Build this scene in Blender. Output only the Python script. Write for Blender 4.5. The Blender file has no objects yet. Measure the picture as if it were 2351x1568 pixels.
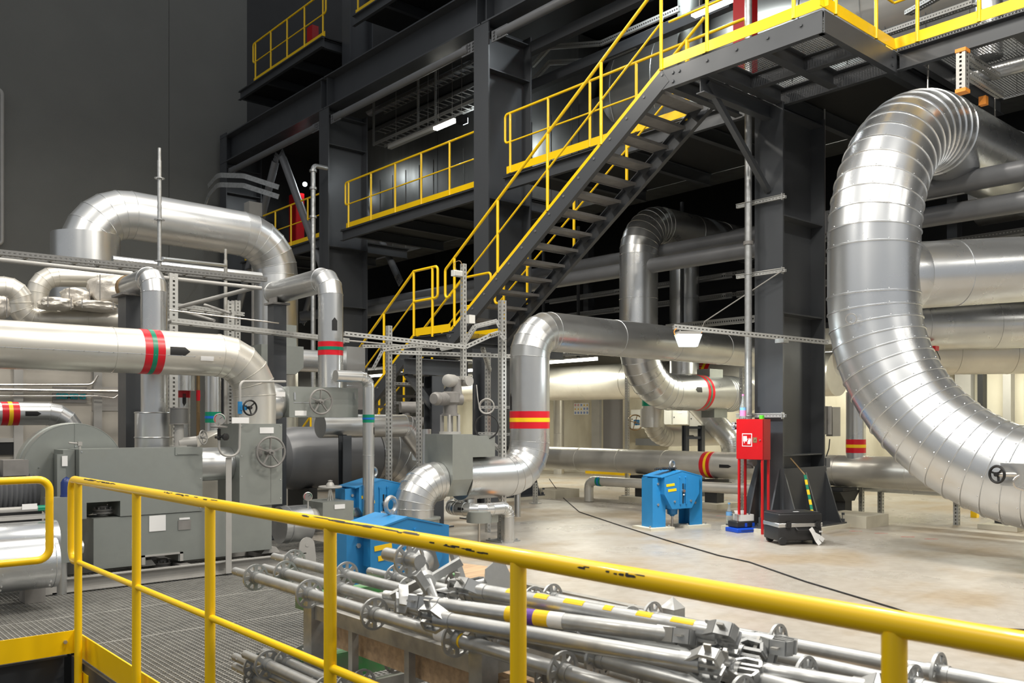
import bpy, bmesh, math, random
from mathutils import Vector, Matrix
random.seed(7)
V = Vector
PI = math.pi
C = bpy.context.scene.collection
# ---------------------------------------------------------------- camera
W_, H_ = 2351, 1568
F, CX, HV = 2017.0, 1175.5, 968.0
CAMH = 1.46
FWD = V((.6586, .7524, 0)); RGT = V((.7524, -.6586, 0))
cam_d = bpy.data.cameras.new('camera'); cam = bpy.data.objects.new('camera', cam_d); C.objects.link(cam)
cam.location = (0, 0, CAMH); cam.rotation_euler = (PI/2, 0, -math.atan2(.6586, .7524))
cam_d.sensor_width = 36; cam_d.lens = F/W_*36; cam_d.shift_y = (HV-H_/2)/W_
cam_d.clip_start = .05; cam_d.clip_end = 200
cam_d.dof.use_dof = True; cam_d.dof.focus_distance = 9.5; cam_d.dof.aperture_fstop = 8
bpy.context.scene.camera = cam
sc = bpy.context.scene
sc.view_settings.view_transform = 'Standard'; sc.view_settings.look = 'None'
sc.view_settings.gamma = 1; sc.view_settings.use_curve_mapping = False
sc.view_settings.exposure = 0.12
# ---------------------------------------------------------------- world + hall lamps
w = bpy.data.worlds.new('world'); sc.world = w; w.use_nodes = True
w.node_tree.nodes['Background'].inputs[0].default_value = (.84, .87, .90, 1)
w.node_tree.nodes['Background'].inputs[1].default_value = .40
def area(name, loc, size, power, col=(1, .95, .87), rot=(0, 0, 0), spread=PI):
    l = bpy.data.lights.new(name, 'AREA'); l.shape = 'RECTANGLE'; l.size = size[0]; l.size_y = size[1]
    l.energy = power; l.color = col; l.spread = spread
    o = bpy.data.objects.new(name, l); o.location = loc; o.rotation_euler = rot; C.objects.link(o); return o
WARM = (1, .94, .84); COOL = (.9, .97, 1); TUBE = (1, .97, .80)
HALL = [(2.5, 3, 8.5, 330), (6.5, 1.5, 8.5, 360), (-1.5, 9.5, 9.5, 300), (3.5, 11.5, 9.5, 300), (6.5, 5.5, 9.5, 330),
        (7.5, -4.0, 8.5, 300), (-4, 3, 9, 220), (11.5, -4.5, 7.5, 260), (7.2, 12.0, 9.5, 150)]
for (x, y, z, p) in HALL:
    area('hall_lamp_light', (x, y, z-.08), (1.5, .35), p, WARM)

def px(u, v, x=None, y=None, z=None, d=None):
    """world point seen at photo pixel (u, v) on the plane x=, y=, z= or at depth d"""
    s = (u-CX)/F; t = (HV-v)/F
    r = FWD + RGT*s + V((0, 0, t))
    if d is None:
        if x is not None: d = x/r.x
        elif y is not None: d = y/r.y
        else: d = (z-CAMH)/r.z
    return V((0, 0, CAMH)) + r*d
# ---------------------------------------------------------------- materials
def nt(name):
    m = bpy.data.materials.new(name); m.use_nodes = True
    n = m.node_tree; return m, n, n.nodes, n.links, n.nodes['Principled BSDF']
def mat(name, col, rough=.5, metal=0, noise=0, scale=6, bump=0, bscale=40, col2=None, rnoise=0, stretch=None, emit=None, estr=0, coat=0):
    m, n, N, L, b = nt(name)
    b.inputs['Base Color'].default_value = (*col, 1); b.inputs['Roughness'].default_value = rough
    b.inputs['Metallic'].default_value = metal
    if coat: b.inputs['Coat Weight'].default_value = coat
    if emit: b.inputs['Emission Color'].default_value = (*emit, 1); b.inputs['Emission Strength'].default_value = estr
    if noise or bump or rnoise:
        g = N.new('ShaderNodeNewGeometry'); mp = N.new('ShaderNodeMapping')
        L.new(g.outputs['Position'], mp.inputs[0])
        if stretch: mp.inputs['Scale'].default_value = stretch
    if noise or rnoise:
        t = N.new('ShaderNodeTexNoise'); t.inputs['Scale'].default_value = scale; t.inputs['Detail'].default_value = 6
        L.new(mp.outputs[0], t.inputs[0])
        if noise:
            mx = N.new('ShaderNodeMix'); mx.data_type = 'RGBA'
            c2 = col2 or tuple(c*(1-noise) for c in col)
            mx.inputs[6].default_value = (*col, 1); mx.inputs[7].default_value = (*c2, 1)
            rp = N.new('ShaderNodeMapRange'); rp.inputs[1].default_value = .35; rp.inputs[2].default_value = .7
            L.new(t.outputs[0], rp.inputs[0]); L.new(rp.outputs[0], mx.inputs[0]); L.new(mx.outputs[2], b.inputs['Base Color'])
        if rnoise:
            rp = N.new('ShaderNodeMapRange'); rp.inputs[1].default_value = .3; rp.inputs[2].default_value = .7
            rp.inputs[3].default_value = rough-rnoise; rp.inputs[4].default_value = rough+rnoise
            L.new(t.outputs[0], rp.inputs[0]); L.new(rp.outputs[0], b.inputs['Roughness'])
    if bump:
        t = N.new('ShaderNodeTexNoise'); t.inputs['Scale'].default_value = bscale; t.inputs['Detail'].default_value = 4 if bscale > 5 else .5
        L.new(mp.outputs[0], t.inputs[0])
        bp = N.new('ShaderNodeBump'); bp.inputs['Strength'].default_value = bump; bp.inputs['Distance'].default_value = .02
        L.new(t.outputs[0], bp.inputs['Height']); L.new(bp.outputs[0], b.inputs['Normal'])
    return m
M = {}
M['galv'] = mat('galvanised_sheet', (.70, .71, .71), .30, .92, noise=.14, scale=2.2, rnoise=.05, bump=.10, bscale=1.3)
M['galv_shiny'] = mat('bright_galvanised_sheet', (.74, .76, .78), .29, .92, noise=.1, scale=2, rnoise=.04, bump=.10, bscale=1.8)
M['galv_dull'] = mat('dull_galvanised_sheet', (.33, .35, .33), .42, .55, noise=.10, scale=5, rnoise=.06, bump=.05, bscale=3)
M['galv_warm'] = mat('dusty_cladding', (.70, .675, .615), .34, .62, noise=.12, scale=3, rnoise=.06, bump=.1, bscale=3)
M['zinc'] = mat('hot_dip_zinc', (.52, .53, .53), .42, .75, noise=.3, scale=14, rnoise=.1)
M['zinc_dirty'] = mat('weathered_zinc', (.50, .49, .46), .5, .6, noise=.4, scale=9, rnoise=.1)
M['bead'] = mat('seam_bead', (.80, .81, .82), .25, .95)
M['dark'] = mat('dark_grey_paint', (.070, .075, .083), .36, .15, noise=.12, scale=1.5, rnoise=.06)
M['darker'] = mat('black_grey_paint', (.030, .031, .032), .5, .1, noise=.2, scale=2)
M['midgrey'] = mat('mid_grey_paint', (.16, .165, .175), .4, .1, noise=.1, scale=3)
M['doorgrey'] = mat('door_grey_paint', (.27, .265, .28), .5)
M['castgrey'] = mat('cast_grey_paint', (.26, .25, .24), .5, .2, noise=.2, scale=9)
M['lightgrey'] = mat('light_grey_paint', (.42, .41, .39), .45, .1, noise=.1, scale=5)
M['yellow'] = mat('yellow_paint', (1.0, .63, .003), .33, 0, noise=.06, scale=2.5, coat=.15, rnoise=.05)
M['red'] = mat('red_paint', (.46, .004, .008), .35, 0, noise=.06, scale=4)
M['blue'] = mat('blue_paint', (.025, .235, .53), .38, 0, noise=.1, scale=4)
M['darkblue'] = mat('dark_blue_paint', (.01, .03, .15), .4, 0)
M['green'] = mat('green_paint', (.08, .34, .10), .5, 0, noise=.4, scale=12, col2=(.20, .26, .18))
M['tapered'] = mat('red_tape', (.62, .008, .02), .3); M['tapeyellow'] = mat('yellow_tape', (.95, .60, .01), .3)
M['tapegreen'] = mat('green_tape', (.0, .22, .12), .3); M['tapeblue'] = mat('blue_tape', (.01, .14, .55), .3)
M['black'] = mat('black_vinyl', (.012, .012, .013), .45); M['rubber'] = mat('black_rubber', (.02, .02, .021), .6)
M['white'] = mat('white_paint', (.75, .75, .72), .45); M['paper'] = mat('white_paper', (.8, .8, .8), .7)
M['plastic_black'] = mat('black_plastic', (.022, .022, .024), .42, bump=.1, bscale=120)
M['steel'] = mat('stainless_steel', (.66, .63, .59), .3, .95, noise=.1)
M['alu'] = mat('aluminium', (.72, .72, .72), .25, .95)
M['brass'] = mat('brown_brass', (.30, .20, .10), .45, .6)
M['fabric'] = mat('silver_insulation_cloth', (.66, .62, .56), .38, .35, noise=.2, scale=8, bump=.5, bscale=14)
M['wood'] = mat('bare_wood', (.50, .34, .20), .7, 0, noise=.35, scale=3, stretch=(2, 14, 14))
M['orange'] = mat('orange_plastic', (.85, .30, .04), .5)
M['limegreen'] = mat('lime_green_plastic', (.10, .60, .03), .4)
M['bluebox'] = mat('bright_blue_plastic', (.005, .07, .55), .4)
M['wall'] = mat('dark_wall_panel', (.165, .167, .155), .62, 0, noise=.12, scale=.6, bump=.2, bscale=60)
M['glow'] = mat('lit_lamp', (1, 1, 1), .5, emit=(1, .97, .86), estr=9)
M['glow_cool'] = mat('lit_led_lamp', (1, 1, 1), .5, emit=(.80, .96, 1), estr=7)
M['unlit'] = mat('lamp_diffuser', (.55, .55, .52), .4)
M['stripe'] = mat('red_floor_paint', (.55, .10, .08), .6, noise=.5, scale=20, col2=(.5, .4, .35))
M['cladding'] = mat('dark_cladding', (.20, .205, .20), .36, .7, noise=.2, scale=1.2, rnoise=.06, stretch=(3, 3, .4))
M['cladlight'] = mat('pale_dull_cladding', (.46, .46, .44), .38, .75, noise=.2, scale=1.2, rnoise=.06, stretch=(3, .4, 3))
m, n, N, L, b = nt('concrete_wall_surface'); M['concwall'] = m
def ramp(N, stops):
    r = N.new('ShaderNodeValToRGB'); e = r.color_ramp.elements
    while len(e) < len(stops): e.new(.5)
    for i, (p, c) in enumerate(stops): e[i].position = p; e[i].color = (*c, 1)
    return r
g = N.new('ShaderNodeNewGeometry'); t = N.new('ShaderNodeTexNoise'); t.inputs['Scale'].default_value = 1.1; t.inputs['Detail'].default_value = 8
mp = N.new('ShaderNodeMapping'); mp.inputs['Scale'].default_value = (1, 1, .5); L.new(g.outputs['Position'], mp.inputs[0]); L.new(mp.outputs[0], t.inputs[0])
r = ramp(N, [(.3, (.40, .36, .27)), (.5, (.60, .56, .45)), (.7, (.68, .65, .55))])
L.new(t.outputs[0], r.inputs[0]); L.new(r.outputs[0], b.inputs['Base Color']); b.inputs['Roughness'].default_value = .75
# floor: pale polished screed with brown stains
m, n, N, L, b = nt('concrete_floor_surface'); M['floor'] = m
g = N.new('ShaderNodeNewGeometry')
t = N.new('ShaderNodeTexNoise'); t.inputs['Scale'].default_value = .55; t.inputs['Detail'].default_value = 7; t.inputs['Roughness'].default_value = .6
L.new(g.outputs['Position'], t.inputs[0])
r = ramp(N, [(.36, (.46, .43, .385)), (.50, (.42, .385, .335)), (.60, (.36, .295, .215)), (.72, (.30, .235, .15))])
L.new(t.outputs[0], r.inputs[0])
t2 = N.new('ShaderNodeTexNoise'); t2.inputs['Scale'].default_value = 9; t2.inputs['Detail'].default_value = 8
L.new(g.outputs['Position'], t2.inputs[0])
mx = N.new('ShaderNodeMix'); mx.data_type = 'RGBA'; mx.blend_type = 'MULTIPLY'; mx.inputs[0].default_value = .5
r2 = ramp(N, [(.35, (.75, .72, .68)), (.6, (1, 1, 1))]); L.new(t2.outputs[0], r2.inputs[0])
L.new(r.outputs[0], mx.inputs[6]); L.new(r2.outputs[0], mx.inputs[7]); L.new(mx.outputs[2], b.inputs['Base Color'])
rr = N.new('ShaderNodeMapRange'); rr.inputs[1].default_value = .4; rr.inputs[2].default_value = .65; rr.inputs[3].default_value = .26; rr.inputs[4].default_value = .55
L.new(t.outputs[0], rr.inputs[0]); L.new(rr.outputs[0], b.inputs['Roughness'])
# materials with real see-through holes: grating (object space) and slotted profile (uv)
def holes(name, col, kind):
    m, n, N, L, b = nt(name)
    b.inputs['Base Color'].default_value = (*col, 1); b.inputs['Roughness'].default_value = .45; b.inputs['Metallic'].default_value = .6
    def math_(op, a, c=None):
        q = N.new('ShaderNodeMath'); q.operation = op
        for i, x in enumerate((a, c)):
            if x is None: continue
            if isinstance(x, (int, float)): q.inputs[i].default_value = x
            else: L.new(x, q.inputs[i])
        return q.outputs[0]
    sx = N.new('ShaderNodeSeparateXYZ')
    if kind == 'grate':
        g = N.new('ShaderNodeNewGeometry'); L.new(g.outputs['Position'], sx.inputs[0])
        a = math_('LESS_THAN', math_('FRACT', math_('DIVIDE', sx.outputs[0], .034)), .30)
        c = math_('LESS_THAN', math_('FRACT', math_('DIVIDE', sx.outputs[1], .034)), .22)
        solid = math_('MAXIMUM', a, c)
    else:
        g = N.new('ShaderNodeUVMap'); L.new(g.outputs[0], sx.inputs[0])
        a = math_('LESS_THAN', math_('ABSOLUTE', math_('SUBTRACT', math_('FRACT', math_('DIVIDE', sx.outputs[0], .05)), .5)), .26)
        c = math_('LESS_THAN', math_('ABSOLUTE', math_('SUBTRACT', sx.outputs[1], .5)), .13)
        solid = math_('SUBTRACT', 1, math_('MULTIPLY', a, c))
    L.new(solid, b.inputs['Alpha'])
    return m
M['grate'] = holes('steel_grating', (.26, .27, .28), 'grate')
M['slot'] = holes('slotted_zinc', (.50, .50, .48), 'slot')
M['slotdark'] = holes('slotted_dull_zinc', (.20, .20, .195), 'slot')
# ---------------------------------------------------------------- object helpers
SETTLED = set()
def link(o): C.objects.link(o); return o
def thing(name, label, cat, group=None, kind=None):
    o = bpy.data.objects.new(name, None); o.empty_display_size = .1; link(o)
    return tag(o, label, cat, group, kind)
def tag(o, label, cat, group=None, kind=None):
    if label: o['label'] = label
    if cat: o['category'] = cat
    if group: o['group'] = group
    if kind: o['kind'] = kind
    return o
def obj(name, bm, m, parent=None, smooth=True, ang=.62, label=None):
    bmesh.ops.recalc_face_normals(bm, faces=bm.faces[:]) if len(bm.faces) < 60000 else None
    if smooth:
        for f in bm.faces: f.smooth = True
        for e in bm.edges:
            if len(e.link_faces) == 2:
                if e.calc_face_angle(0) > ang: e.smooth = False
            else: e.smooth = False
    me = bpy.data.meshes.new(name); bm.to_mesh(me); bm.free()
    me.materials.append(M[m] if isinstance(m, str) else m)
    o = bpy.data.objects.new(name, me); link(o)
    if parent is not None: o.parent = parent
    if label: o['label'] = label
    return o
def solo(name, bm, m, label, cat, group=None, kind=None, **k):
    return tag(obj(name, bm, m, **k), label, cat, group, kind)
def struct(name, bm, m, label=None, cat=None, **k):
    o = obj(name, bm, m, **k); o['kind'] = 'structure'
    o['label'] = label or name.replace('_', ' '); o['category'] = cat or name.split('_')[0]; return o
def tree(o):
    out = [o]
    for c in o.children: out += tree(c)
    return out
def settle(root):
    if root.name in SETTLED: return
    SETTLED.add(root.name)
    ms = [o for o in tree(root) if o.type == 'MESH']
    if not ms: return
    lo = V((1e9,)*3); hi = V((-1e9,)*3)
    for o in ms:
        for v in o.data.vertices:
            for i in range(3):
                lo[i] = min(lo[i], v.co[i]); hi[i] = max(hi[i], v.co[i])
    c = V(((lo.x+hi.x)/2, (lo.y+hi.y)/2, lo.z))
    done = set()
    for o in ms:
        if o.data.name in done: continue
        done.add(o.data.name); o.data.transform(Matrix.Translation(-c))
    root.location = c
def dup(root, loc=None, rz=None, label=None, group=None, delta=None, rot=None):
    settle(root)
    def cp(o, par):
        c = o.copy(); C.objects.link(c); c.parent = par
        for ch in o.children: cp(ch, c)
        return c
    r = cp(root, None); SETTLED.add(r.name)
    if loc is not None: r.location = loc
    if delta is not None: r.location = root.location + V(delta)
    if rot is not None: r.rotation_euler = rot
    elif rz is not None: r.rotation_euler = (0, 0, rz)
    if label: r['label'] = label
    if group: r['group'] = group
    return r
NB = bmesh.new
def frame(d, up=V((0, 0, 1))):
    d = d.normalized()
    if abs(d.dot(up)) > .98: up = V((0, 1, 0)) if abs(d.y) < .9 else V((1, 0, 0))
    s = d.cross(up).normalized(); return d, s, s.cross(d).normalized()
def hexa(bm, P, uv=None):
    vs = [bm.verts.new(p) for p in P]
    for q in ((0, 1, 2, 3), (7, 6, 5, 4), (0, 4, 5, 1), (1, 5, 6, 2), (2, 6, 7, 3), (3, 7, 4, 0)):
        bm.faces.new([vs[i] for i in q])
def box(bm, a, b):
    (x0, y0, z0), (x1, y1, z1) = a, b
    hexa(bm, [(x0, y0, z0), (x1, y0, z0), (x1, y1, z0), (x0, y1, z0), (x0, y0, z1), (x1, y0, z1), (x1, y1, z1), (x0, y1, z1)])
def cbox(bm, c, s): box(bm, (c[0]-s[0]/2, c[1]-s[1]/2, c[2]-s[2]/2), (c[0]+s[0]/2, c[1]+s[1]/2, c[2]+s[2]/2))
def bar(bm, a, b, w, h, up=V((0, 0, 1)), oy=0, oz=0):
    """box from a to b; w across, h along up"""
    a = V(a); b = V(b); d, s, u = frame(b-a, V(up))
    P = []
    for p in (a, b):
        for (i, j) in ((-1, -1), (1, -1), (1, 1), (-1, 1)):
            P.append(p + s*(i*w/2+oy) + u*(j*h/2+oz))
    hexa(bm, P)
def slotbar(bm, a, b, w, h, up=V((0, 0, 1)), t=.004):
    """slotted U profile: web across w facing -up side, two flanges of height h, uv along length in metres"""
    a = V(a); b = V(b); d, s, u = frame(b-a, V(up)); Ln = (b-a).length
    uvl = bm.loops.layers.uv.verify()
    def strip(o0, o1):
        vs = [bm.verts.new(a+o0), bm.verts.new(b+o0), bm.verts.new(b+o1), bm.verts.new(a+o1)]
        f = bm.faces.new(vs)
        for l, q in zip(f.loops, ((0, 0), (Ln, 0), (Ln, 1), (0, 1))): l[uvl].uv = q
    for k in (0, t):
        strip(-s*w/2+u*(k-h/2), s*w/2+u*(k-h/2))
        strip(-s*(w/2-k)-u*h/2, -s*(w/2-k)+u*h/2)
        strip(s*(w/2-k)-u*h/2, s*(w/2-k)+u*h/2)
def slotbox(bm, a, b, w, h, up=V((0, 0, 1))):
    a = V(a); b = V(b); d, s, u = frame(b-a, V(up)); Ln = (b-a).length
    uvl = bm.loops.layers.uv.verify()
    cs = [-s*w/2-u*h/2, s*w/2-u*h/2, s*w/2+u*h/2, -s*w/2+u*h/2]
    for i in range(4):
        o0, o1 = cs[i], cs[(i+1) % 4]
        vs = [bm.verts.new(a+o0), bm.verts.new(b+o0), bm.verts.new(b+o1), bm.verts.new(a+o1)]
        f = bm.faces.new(vs)
        for l, q in zip(f.loops, ((0, 0), (Ln, 0), (Ln, 1), (0, 1))): l[uvl].uv = q
def ibeam(bm, a, b, h, w, tf=.025, tw=.015, up=V((0, 0, 1))):
    bar(bm, a, b, w, tf, up, 0, h/2-tf/2); bar(bm, a, b, w, tf, up, 0, -h/2+tf/2); bar(bm, a, b, tw, h-2*tf, up)
def chan(bm, a, b, h, w, t=.012, side=1, up=V((0, 0, 1))):
    bar(bm, a, b, w, t, up, 0, h/2-t/2); bar(bm, a, b, w, t, up, 0, -h/2+t/2); bar(bm, a, b, t, h-2*t, up, side*(w/2-t/2), 0)
def tube(bm, a, b, r, n=16, r2=None, cap=True):
    a = V(a); b = V(b); d, s, u = frame(b-a); r2 = r if r2 is None else r2
    A = [bm.verts.new(a+(s*math.cos(2*PI*i/n)+u*math.sin(2*PI*i/n))*r) for i in range(n)]
    B = [bm.verts.new(b+(s*math.cos(2*PI*i/n)+u*math.sin(2*PI*i/n))*r2) for i in range(n)]
    for i in range(n): bm.faces.new((A[i], A[(i+1) % n], B[(i+1) % n], B[i]))
    if cap: bm.faces.new(A[::-1]); bm.faces.new(B)
def lathe(bm, a, axis, prof, n=24):
    """prof: list of (distance along axis, radius)"""
    a = V(a); d, s, u = frame(V(axis)); R = []
    for (t, r) in prof:
        c = a+d*t
        if r < 1e-5: R.append([bm.verts.new(c)])
        else: R.append([bm.verts.new(c+(s*math.cos(2*PI*i/n)+u*math.sin(2*PI*i/n))*r) for i in range(n)])
    for A, B in zip(R, R[1:]):
        for i in range(n):
            j = (i+1) % n
            if len(A) == 1 and len(B) == 1: continue
            if len(A) == 1: bm.faces.new((A[0], B[j], B[i]))
            elif len(B) == 1: bm.faces.new((A[i], A[j], B[0]))
            else: bm.faces.new((A[i], A[j], B[j], B[i]))
    for Q in (R[0], R[-1]):
        if len(Q) > 1: bm.faces.new(Q)
def fillet(pts, rads, n):
    """polyline -> list of (pos, is_joint) with arcs of n chords at the corners"""
    pts = [V(p) for p in pts]; out = [(pts[0], False)]
    if not isinstance(rads, (list, tuple)): rads = [rads]*(len(pts)-2)
    if not isinstance(n, (list, tuple)): n = [n]*(len(pts)-2)
    for i in range(1, len(pts)-1):
        p = pts[i]; d0 = (p-pts[i-1]).normalized(); d1 = (pts[i+1]-p).normalized()
        ang = d0.angle(d1); R = rads[i-1]
        if ang < .01 or R <= 0: out.append((p, True)); continue
        tl = R*math.tan(ang/2); tl = min(tl, (p-pts[i-1]).length*(.98 if i == 1 else .49), (pts[i+1]-p).length*(.98 if i == len(pts)-2 else .49)); R = tl/math.tan(ang/2)
        a = p-d0*tl; nrm = (d1-d0*d1.dot(d0)).normalized(); c = a+nrm*R
        for k in range(n[i-1]+1):
            th = ang*k/n[i-1]
            out.append((c - nrm*R*math.cos(th) + d0*R*math.sin(th), True))
    out.append((pts[-1], False)); return out
def sweep(bm, pts, r, rad=0, nseg=6, n=12, bead=0, seam=0, rivets=0, closed=False, cap=True, radii=None):
    """mitred tube along a filleted polyline; bead>0 raises a ring at every joint; seam = spacing of extra rings"""
    P = fillet(pts, rad, nseg) if len(pts) > 2 else [(V(pts[0]), False), (V(pts[-1]), False)]
    if seam:
        Q = [P[0]]
        for (a, ja), (b, jb) in zip(P, P[1:]):
            Ld = (b-a).length
            if Ld > seam*1.3:
                k = max(1, round(Ld/seam))
                for i in range(1, k): Q.append((a.lerp(b, i/k), True))
            Q.append((b, jb))
        P = Q
    pos = [p for p, _ in P]; T = [(b-a).normalized() for a, b in zip(pos, pos[1:])]
    d, s, u = frame(T[0])
    offs = [(s*math.cos(2*PI*i/n)+u*math.sin(2*PI*i/n)) for i in range(n)]
    rings = []
    def put(c, o, f=1.0): rings.append([bm.verts.new(c+q*f) for q in o])
    cur = [o*r for o in offs]
    put(pos[0], cur)
    riv = []
    for i in range(1, len(pos)):
        t0 = T[i-1]
        if i < len(pos)-1:
            t1 = T[i]; nn = (t0+t1).normalized()
            mit = [o - t0*(o.dot(nn)/t0.dot(nn)) for o in cur]
            nxt = [m_ - t1*m_.dot(t1) for m_ in mit]
            if bead and P[i][1]:
                wd = bead*.9
                put(pos[i]-t0*wd, mit); put(pos[i]-t0*wd*.5, mit, 1+bead/r); put(pos[i]+t1*wd*.5, mit, 1+bead/r); put(pos[i]+t1*wd, mit)
                if rivets:
                    for k in range(rivets):
                        a = int((k+.35)*n/rivets) % n
                        riv.append((pos[i]-t0*wd*1.9+mit[a], cur[a].normalized(), t0))
            else: put(pos[i], mit)
            cur = nxt
        else: put(pos[i], cur)
    for A, B in zip(rings, rings[1:]):
        for i in range(n):
            j = (i+1) % n; bm.faces.new((A[i], A[j], B[j], B[i]))
    if cap: bm.faces.new(rings[0][::-1]); bm.faces.new(rings[-1])
    q = max(.006, bead*.9)
    for (c, nrm, t) in riv:
        s2 = nrm.cross(t)
        base = [bm.verts.new(c+t*q*x+s2*q*y-nrm*.002) for x, y in ((1, 0), (.5, .87), (-.5, .87), (-1, 0), (-.5, -.87), (.5, -.87))]
        top = bm.verts.new(c+nrm*q*.8)
        for i in range(6): bm.faces.new((base[i], base[(i+1) % 6], top))
    return P
def patch(bm, c, d, r, face, L, ang, pointed=0, t=.002, na=5):
    """curved patch on a pipe: centre c on the axis, axis d, facing 'face', length L, half angle ang; pointed>0 = arrow tip length"""
    c = V(c); d = V(d).normalized(); face = V(face); f = (face-d*face.dot(d)).normalized(); s = d.cross(f)
    st = [(-L/2, 1), (L/2-pointed, 1)] + ([(L/2, 0.02)] if pointed else [(L/2, 1)])
    if not pointed: st = [(-L/2, 1), (L/2, 1)]
    G = []
    for rr in (r+t, r+.0002):
        G.append([[bm.verts.new(c+d*x+(f*math.cos(a)+s*math.sin(a))*rr) for a in [ang*wd*(2*k/na-1) for k in range(na+1)]] for x, wd in st])
    for g in G:
        for A, B in zip(g, g[1:]):
            for i in range(na): bm.faces.new((A[i], A[i+1], B[i+1], B[i]))
def ring(bm, c, d, r, L, n=40, t=.002):
    d = V(d).normalized(); c = V(c)
    lathe_open(bm, c-d*L/2, d, [(0, r-.0005), (0, r+t), (L, r+t), (L, r-.0005)], n)
def lathe_open(bm, a, axis, prof, n=24):
    a = V(a); d, s, u = frame(V(axis)); R = []
    for (t, r) in prof:
        c = a+d*t; R.append([bm.verts.new(c+(s*math.cos(2*PI*i/n)+u*math.sin(2*PI*i/n))*r) for i in range(n)])
    for A, B in zip(R, R[1:]):
        for i in range(n): j = (i+1) % n; bm.faces.new((A[i], A[j], B[j], B[i]))
def torus(bm, c, axis, R, r, n=28, m_=8, a0=0, a1=2*PI):
    c = V(c); d, s, u = frame(V(axis)); full = abs(a1-a0-2*PI) < 1e-6
    G = []
    cnt = n if full else n+1
    for i in range(cnt):
        a = a0+(a1-a0)*i/n; e = s*math.cos(a)+u*math.sin(a)
        G.append([bm.verts.new(c+e*(R+r*math.cos(2*PI*j/m_))+d*r*math.sin(2*PI*j/m_)) for j in range(m_)])
    for i in range(n):
        A = G[i]; B = G[(i+1) % cnt]
        for j in range(m_): k = (j+1) % m_; bm.faces.new((A[j], A[k], B[k], B[j]))
def prism(bm, P, ext):
    P = [V(p) for p in P]; e = V(ext); A = [bm.verts.new(p) for p in P]; B = [bm.verts.new(p+e) for p in P]
    bm.faces.new(A[::-1]); bm.faces.new(B)
    for i in range(len(P)): j = (i+1) % len(P); bm.faces.new((A[i], A[j], B[j], B[i]))
def bolt(bm, c, axis, r=.014, h=.012): c = V(c); a = V(axis).normalized(); tube(bm, c-a*.001, c+a*h, r, 6)
def TO_CAM(p): return (V((0, 0, CAMH))-V(p))
def mk(fn, *a, **k):
    bm = NB(); fn(bm, *a, **k); return bm
def bands(T, c, d, r, w, cols=('tapered', 'tapeyellow'), name='colour_band'):
    """wide band with a narrower stripe in its middle"""
    o = obj(name, mk(ring, c, d, r, w), cols[0], T)
    o2 = obj('centre_stripe', mk(ring, c, d, r+.002, w*.24), cols[1], o); return o
def arrow(T, c, d, r, L=.2, ang=.25, face=None):
    return obj('flow_arrow', mk(patch, c, d, r, face or TO_CAM(c), L, ang, L*.25), 'black', T)
def plate(T, c, d, r, L=.14, ang=.2, face=None, m='paper', name='name_plate'):
    return obj(name, mk(patch, c, d, r, face or TO_CAM(c), L, ang, 0, .006), m, T)
def pipe(name, label, pts, r, rad=.4, nseg=6, m='galv', seam=1.0, bead=.006, rivets=6, n=36, cat='pipe', group=None, part='pipe_jacket'):
    T = thing(name, label, cat, group)
    bm = NB(); sweep(bm, pts, r, rad, nseg, n, bead, seam, rivets); obj(part, bm, m, T)
    return T
# ================================================================= structure
bm = NB(); box(bm, (5.3, -12, -.12), (18.2, 24.9, 0)); box(bm, (-14, 13, -.12), (5.3, 24.9, 0))
struct('floor', bm, 'floor', 'pale polished concrete floor with brown stains')
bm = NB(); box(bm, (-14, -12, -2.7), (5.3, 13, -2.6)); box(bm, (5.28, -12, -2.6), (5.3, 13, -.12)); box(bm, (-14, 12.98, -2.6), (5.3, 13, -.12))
struct('floor_pit', bm, 'darker', 'dark pit below the grating')
bm = NB()
x = 5.29
while x > -5:
    y0 = -6 if x > 1.62 else 6.12
    cbox(bm, (x, (y0+13)/2, -.018), (.0045, 13-y0, .036)); x -= .034
y = -6
while y < 13:
    x0 = 1.62 if y < 6.12 else -5
    if y > 6.12 or True: cbox(bm, ((x0+5.29)/2, y, -.006), (5.29-x0, .004, .010))
    y += .034
for k in range(-5, 13):
    x0 = 1.62 if k < 6.12 else -5
    cbox(bm, ((x0+5.29)/2, k+.15, -.018), (5.29-x0, .011, .034))
for xx in (2.6, 3.6, 4.6): cbox(bm, (xx, 3.5, -.018), (.012, 19, .034))
struct('floor_grating', bm, 'zinc_dirty', 'steel bar grating floor of the near walkway', smooth=False)
bm = NB()
for k in range(-5, 13, 3): ibeam(bm, (1.75 if k < 6 else -5, k+.4, -.16), (5.2, k+.4, -.16), .22, .12)
struct('floor_joists', bm, 'dark')
# edge beams round the stair opening
bm = NB(); chan(bm, (1.62, 6.06, -.17), (1.62, -6, -.17), .28, .09, .012, 1); struct('trim_1', bm, 'dark', 'dark edge channel of the walkway opening')
bm = NB(); chan(bm, (-5, 6.14, -.17), (1.56, 6.14, -.17), .28, .09, .012, -1); struct('trim_2', bm, 'dark', 'dark edge channel at the left of the opening')
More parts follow.
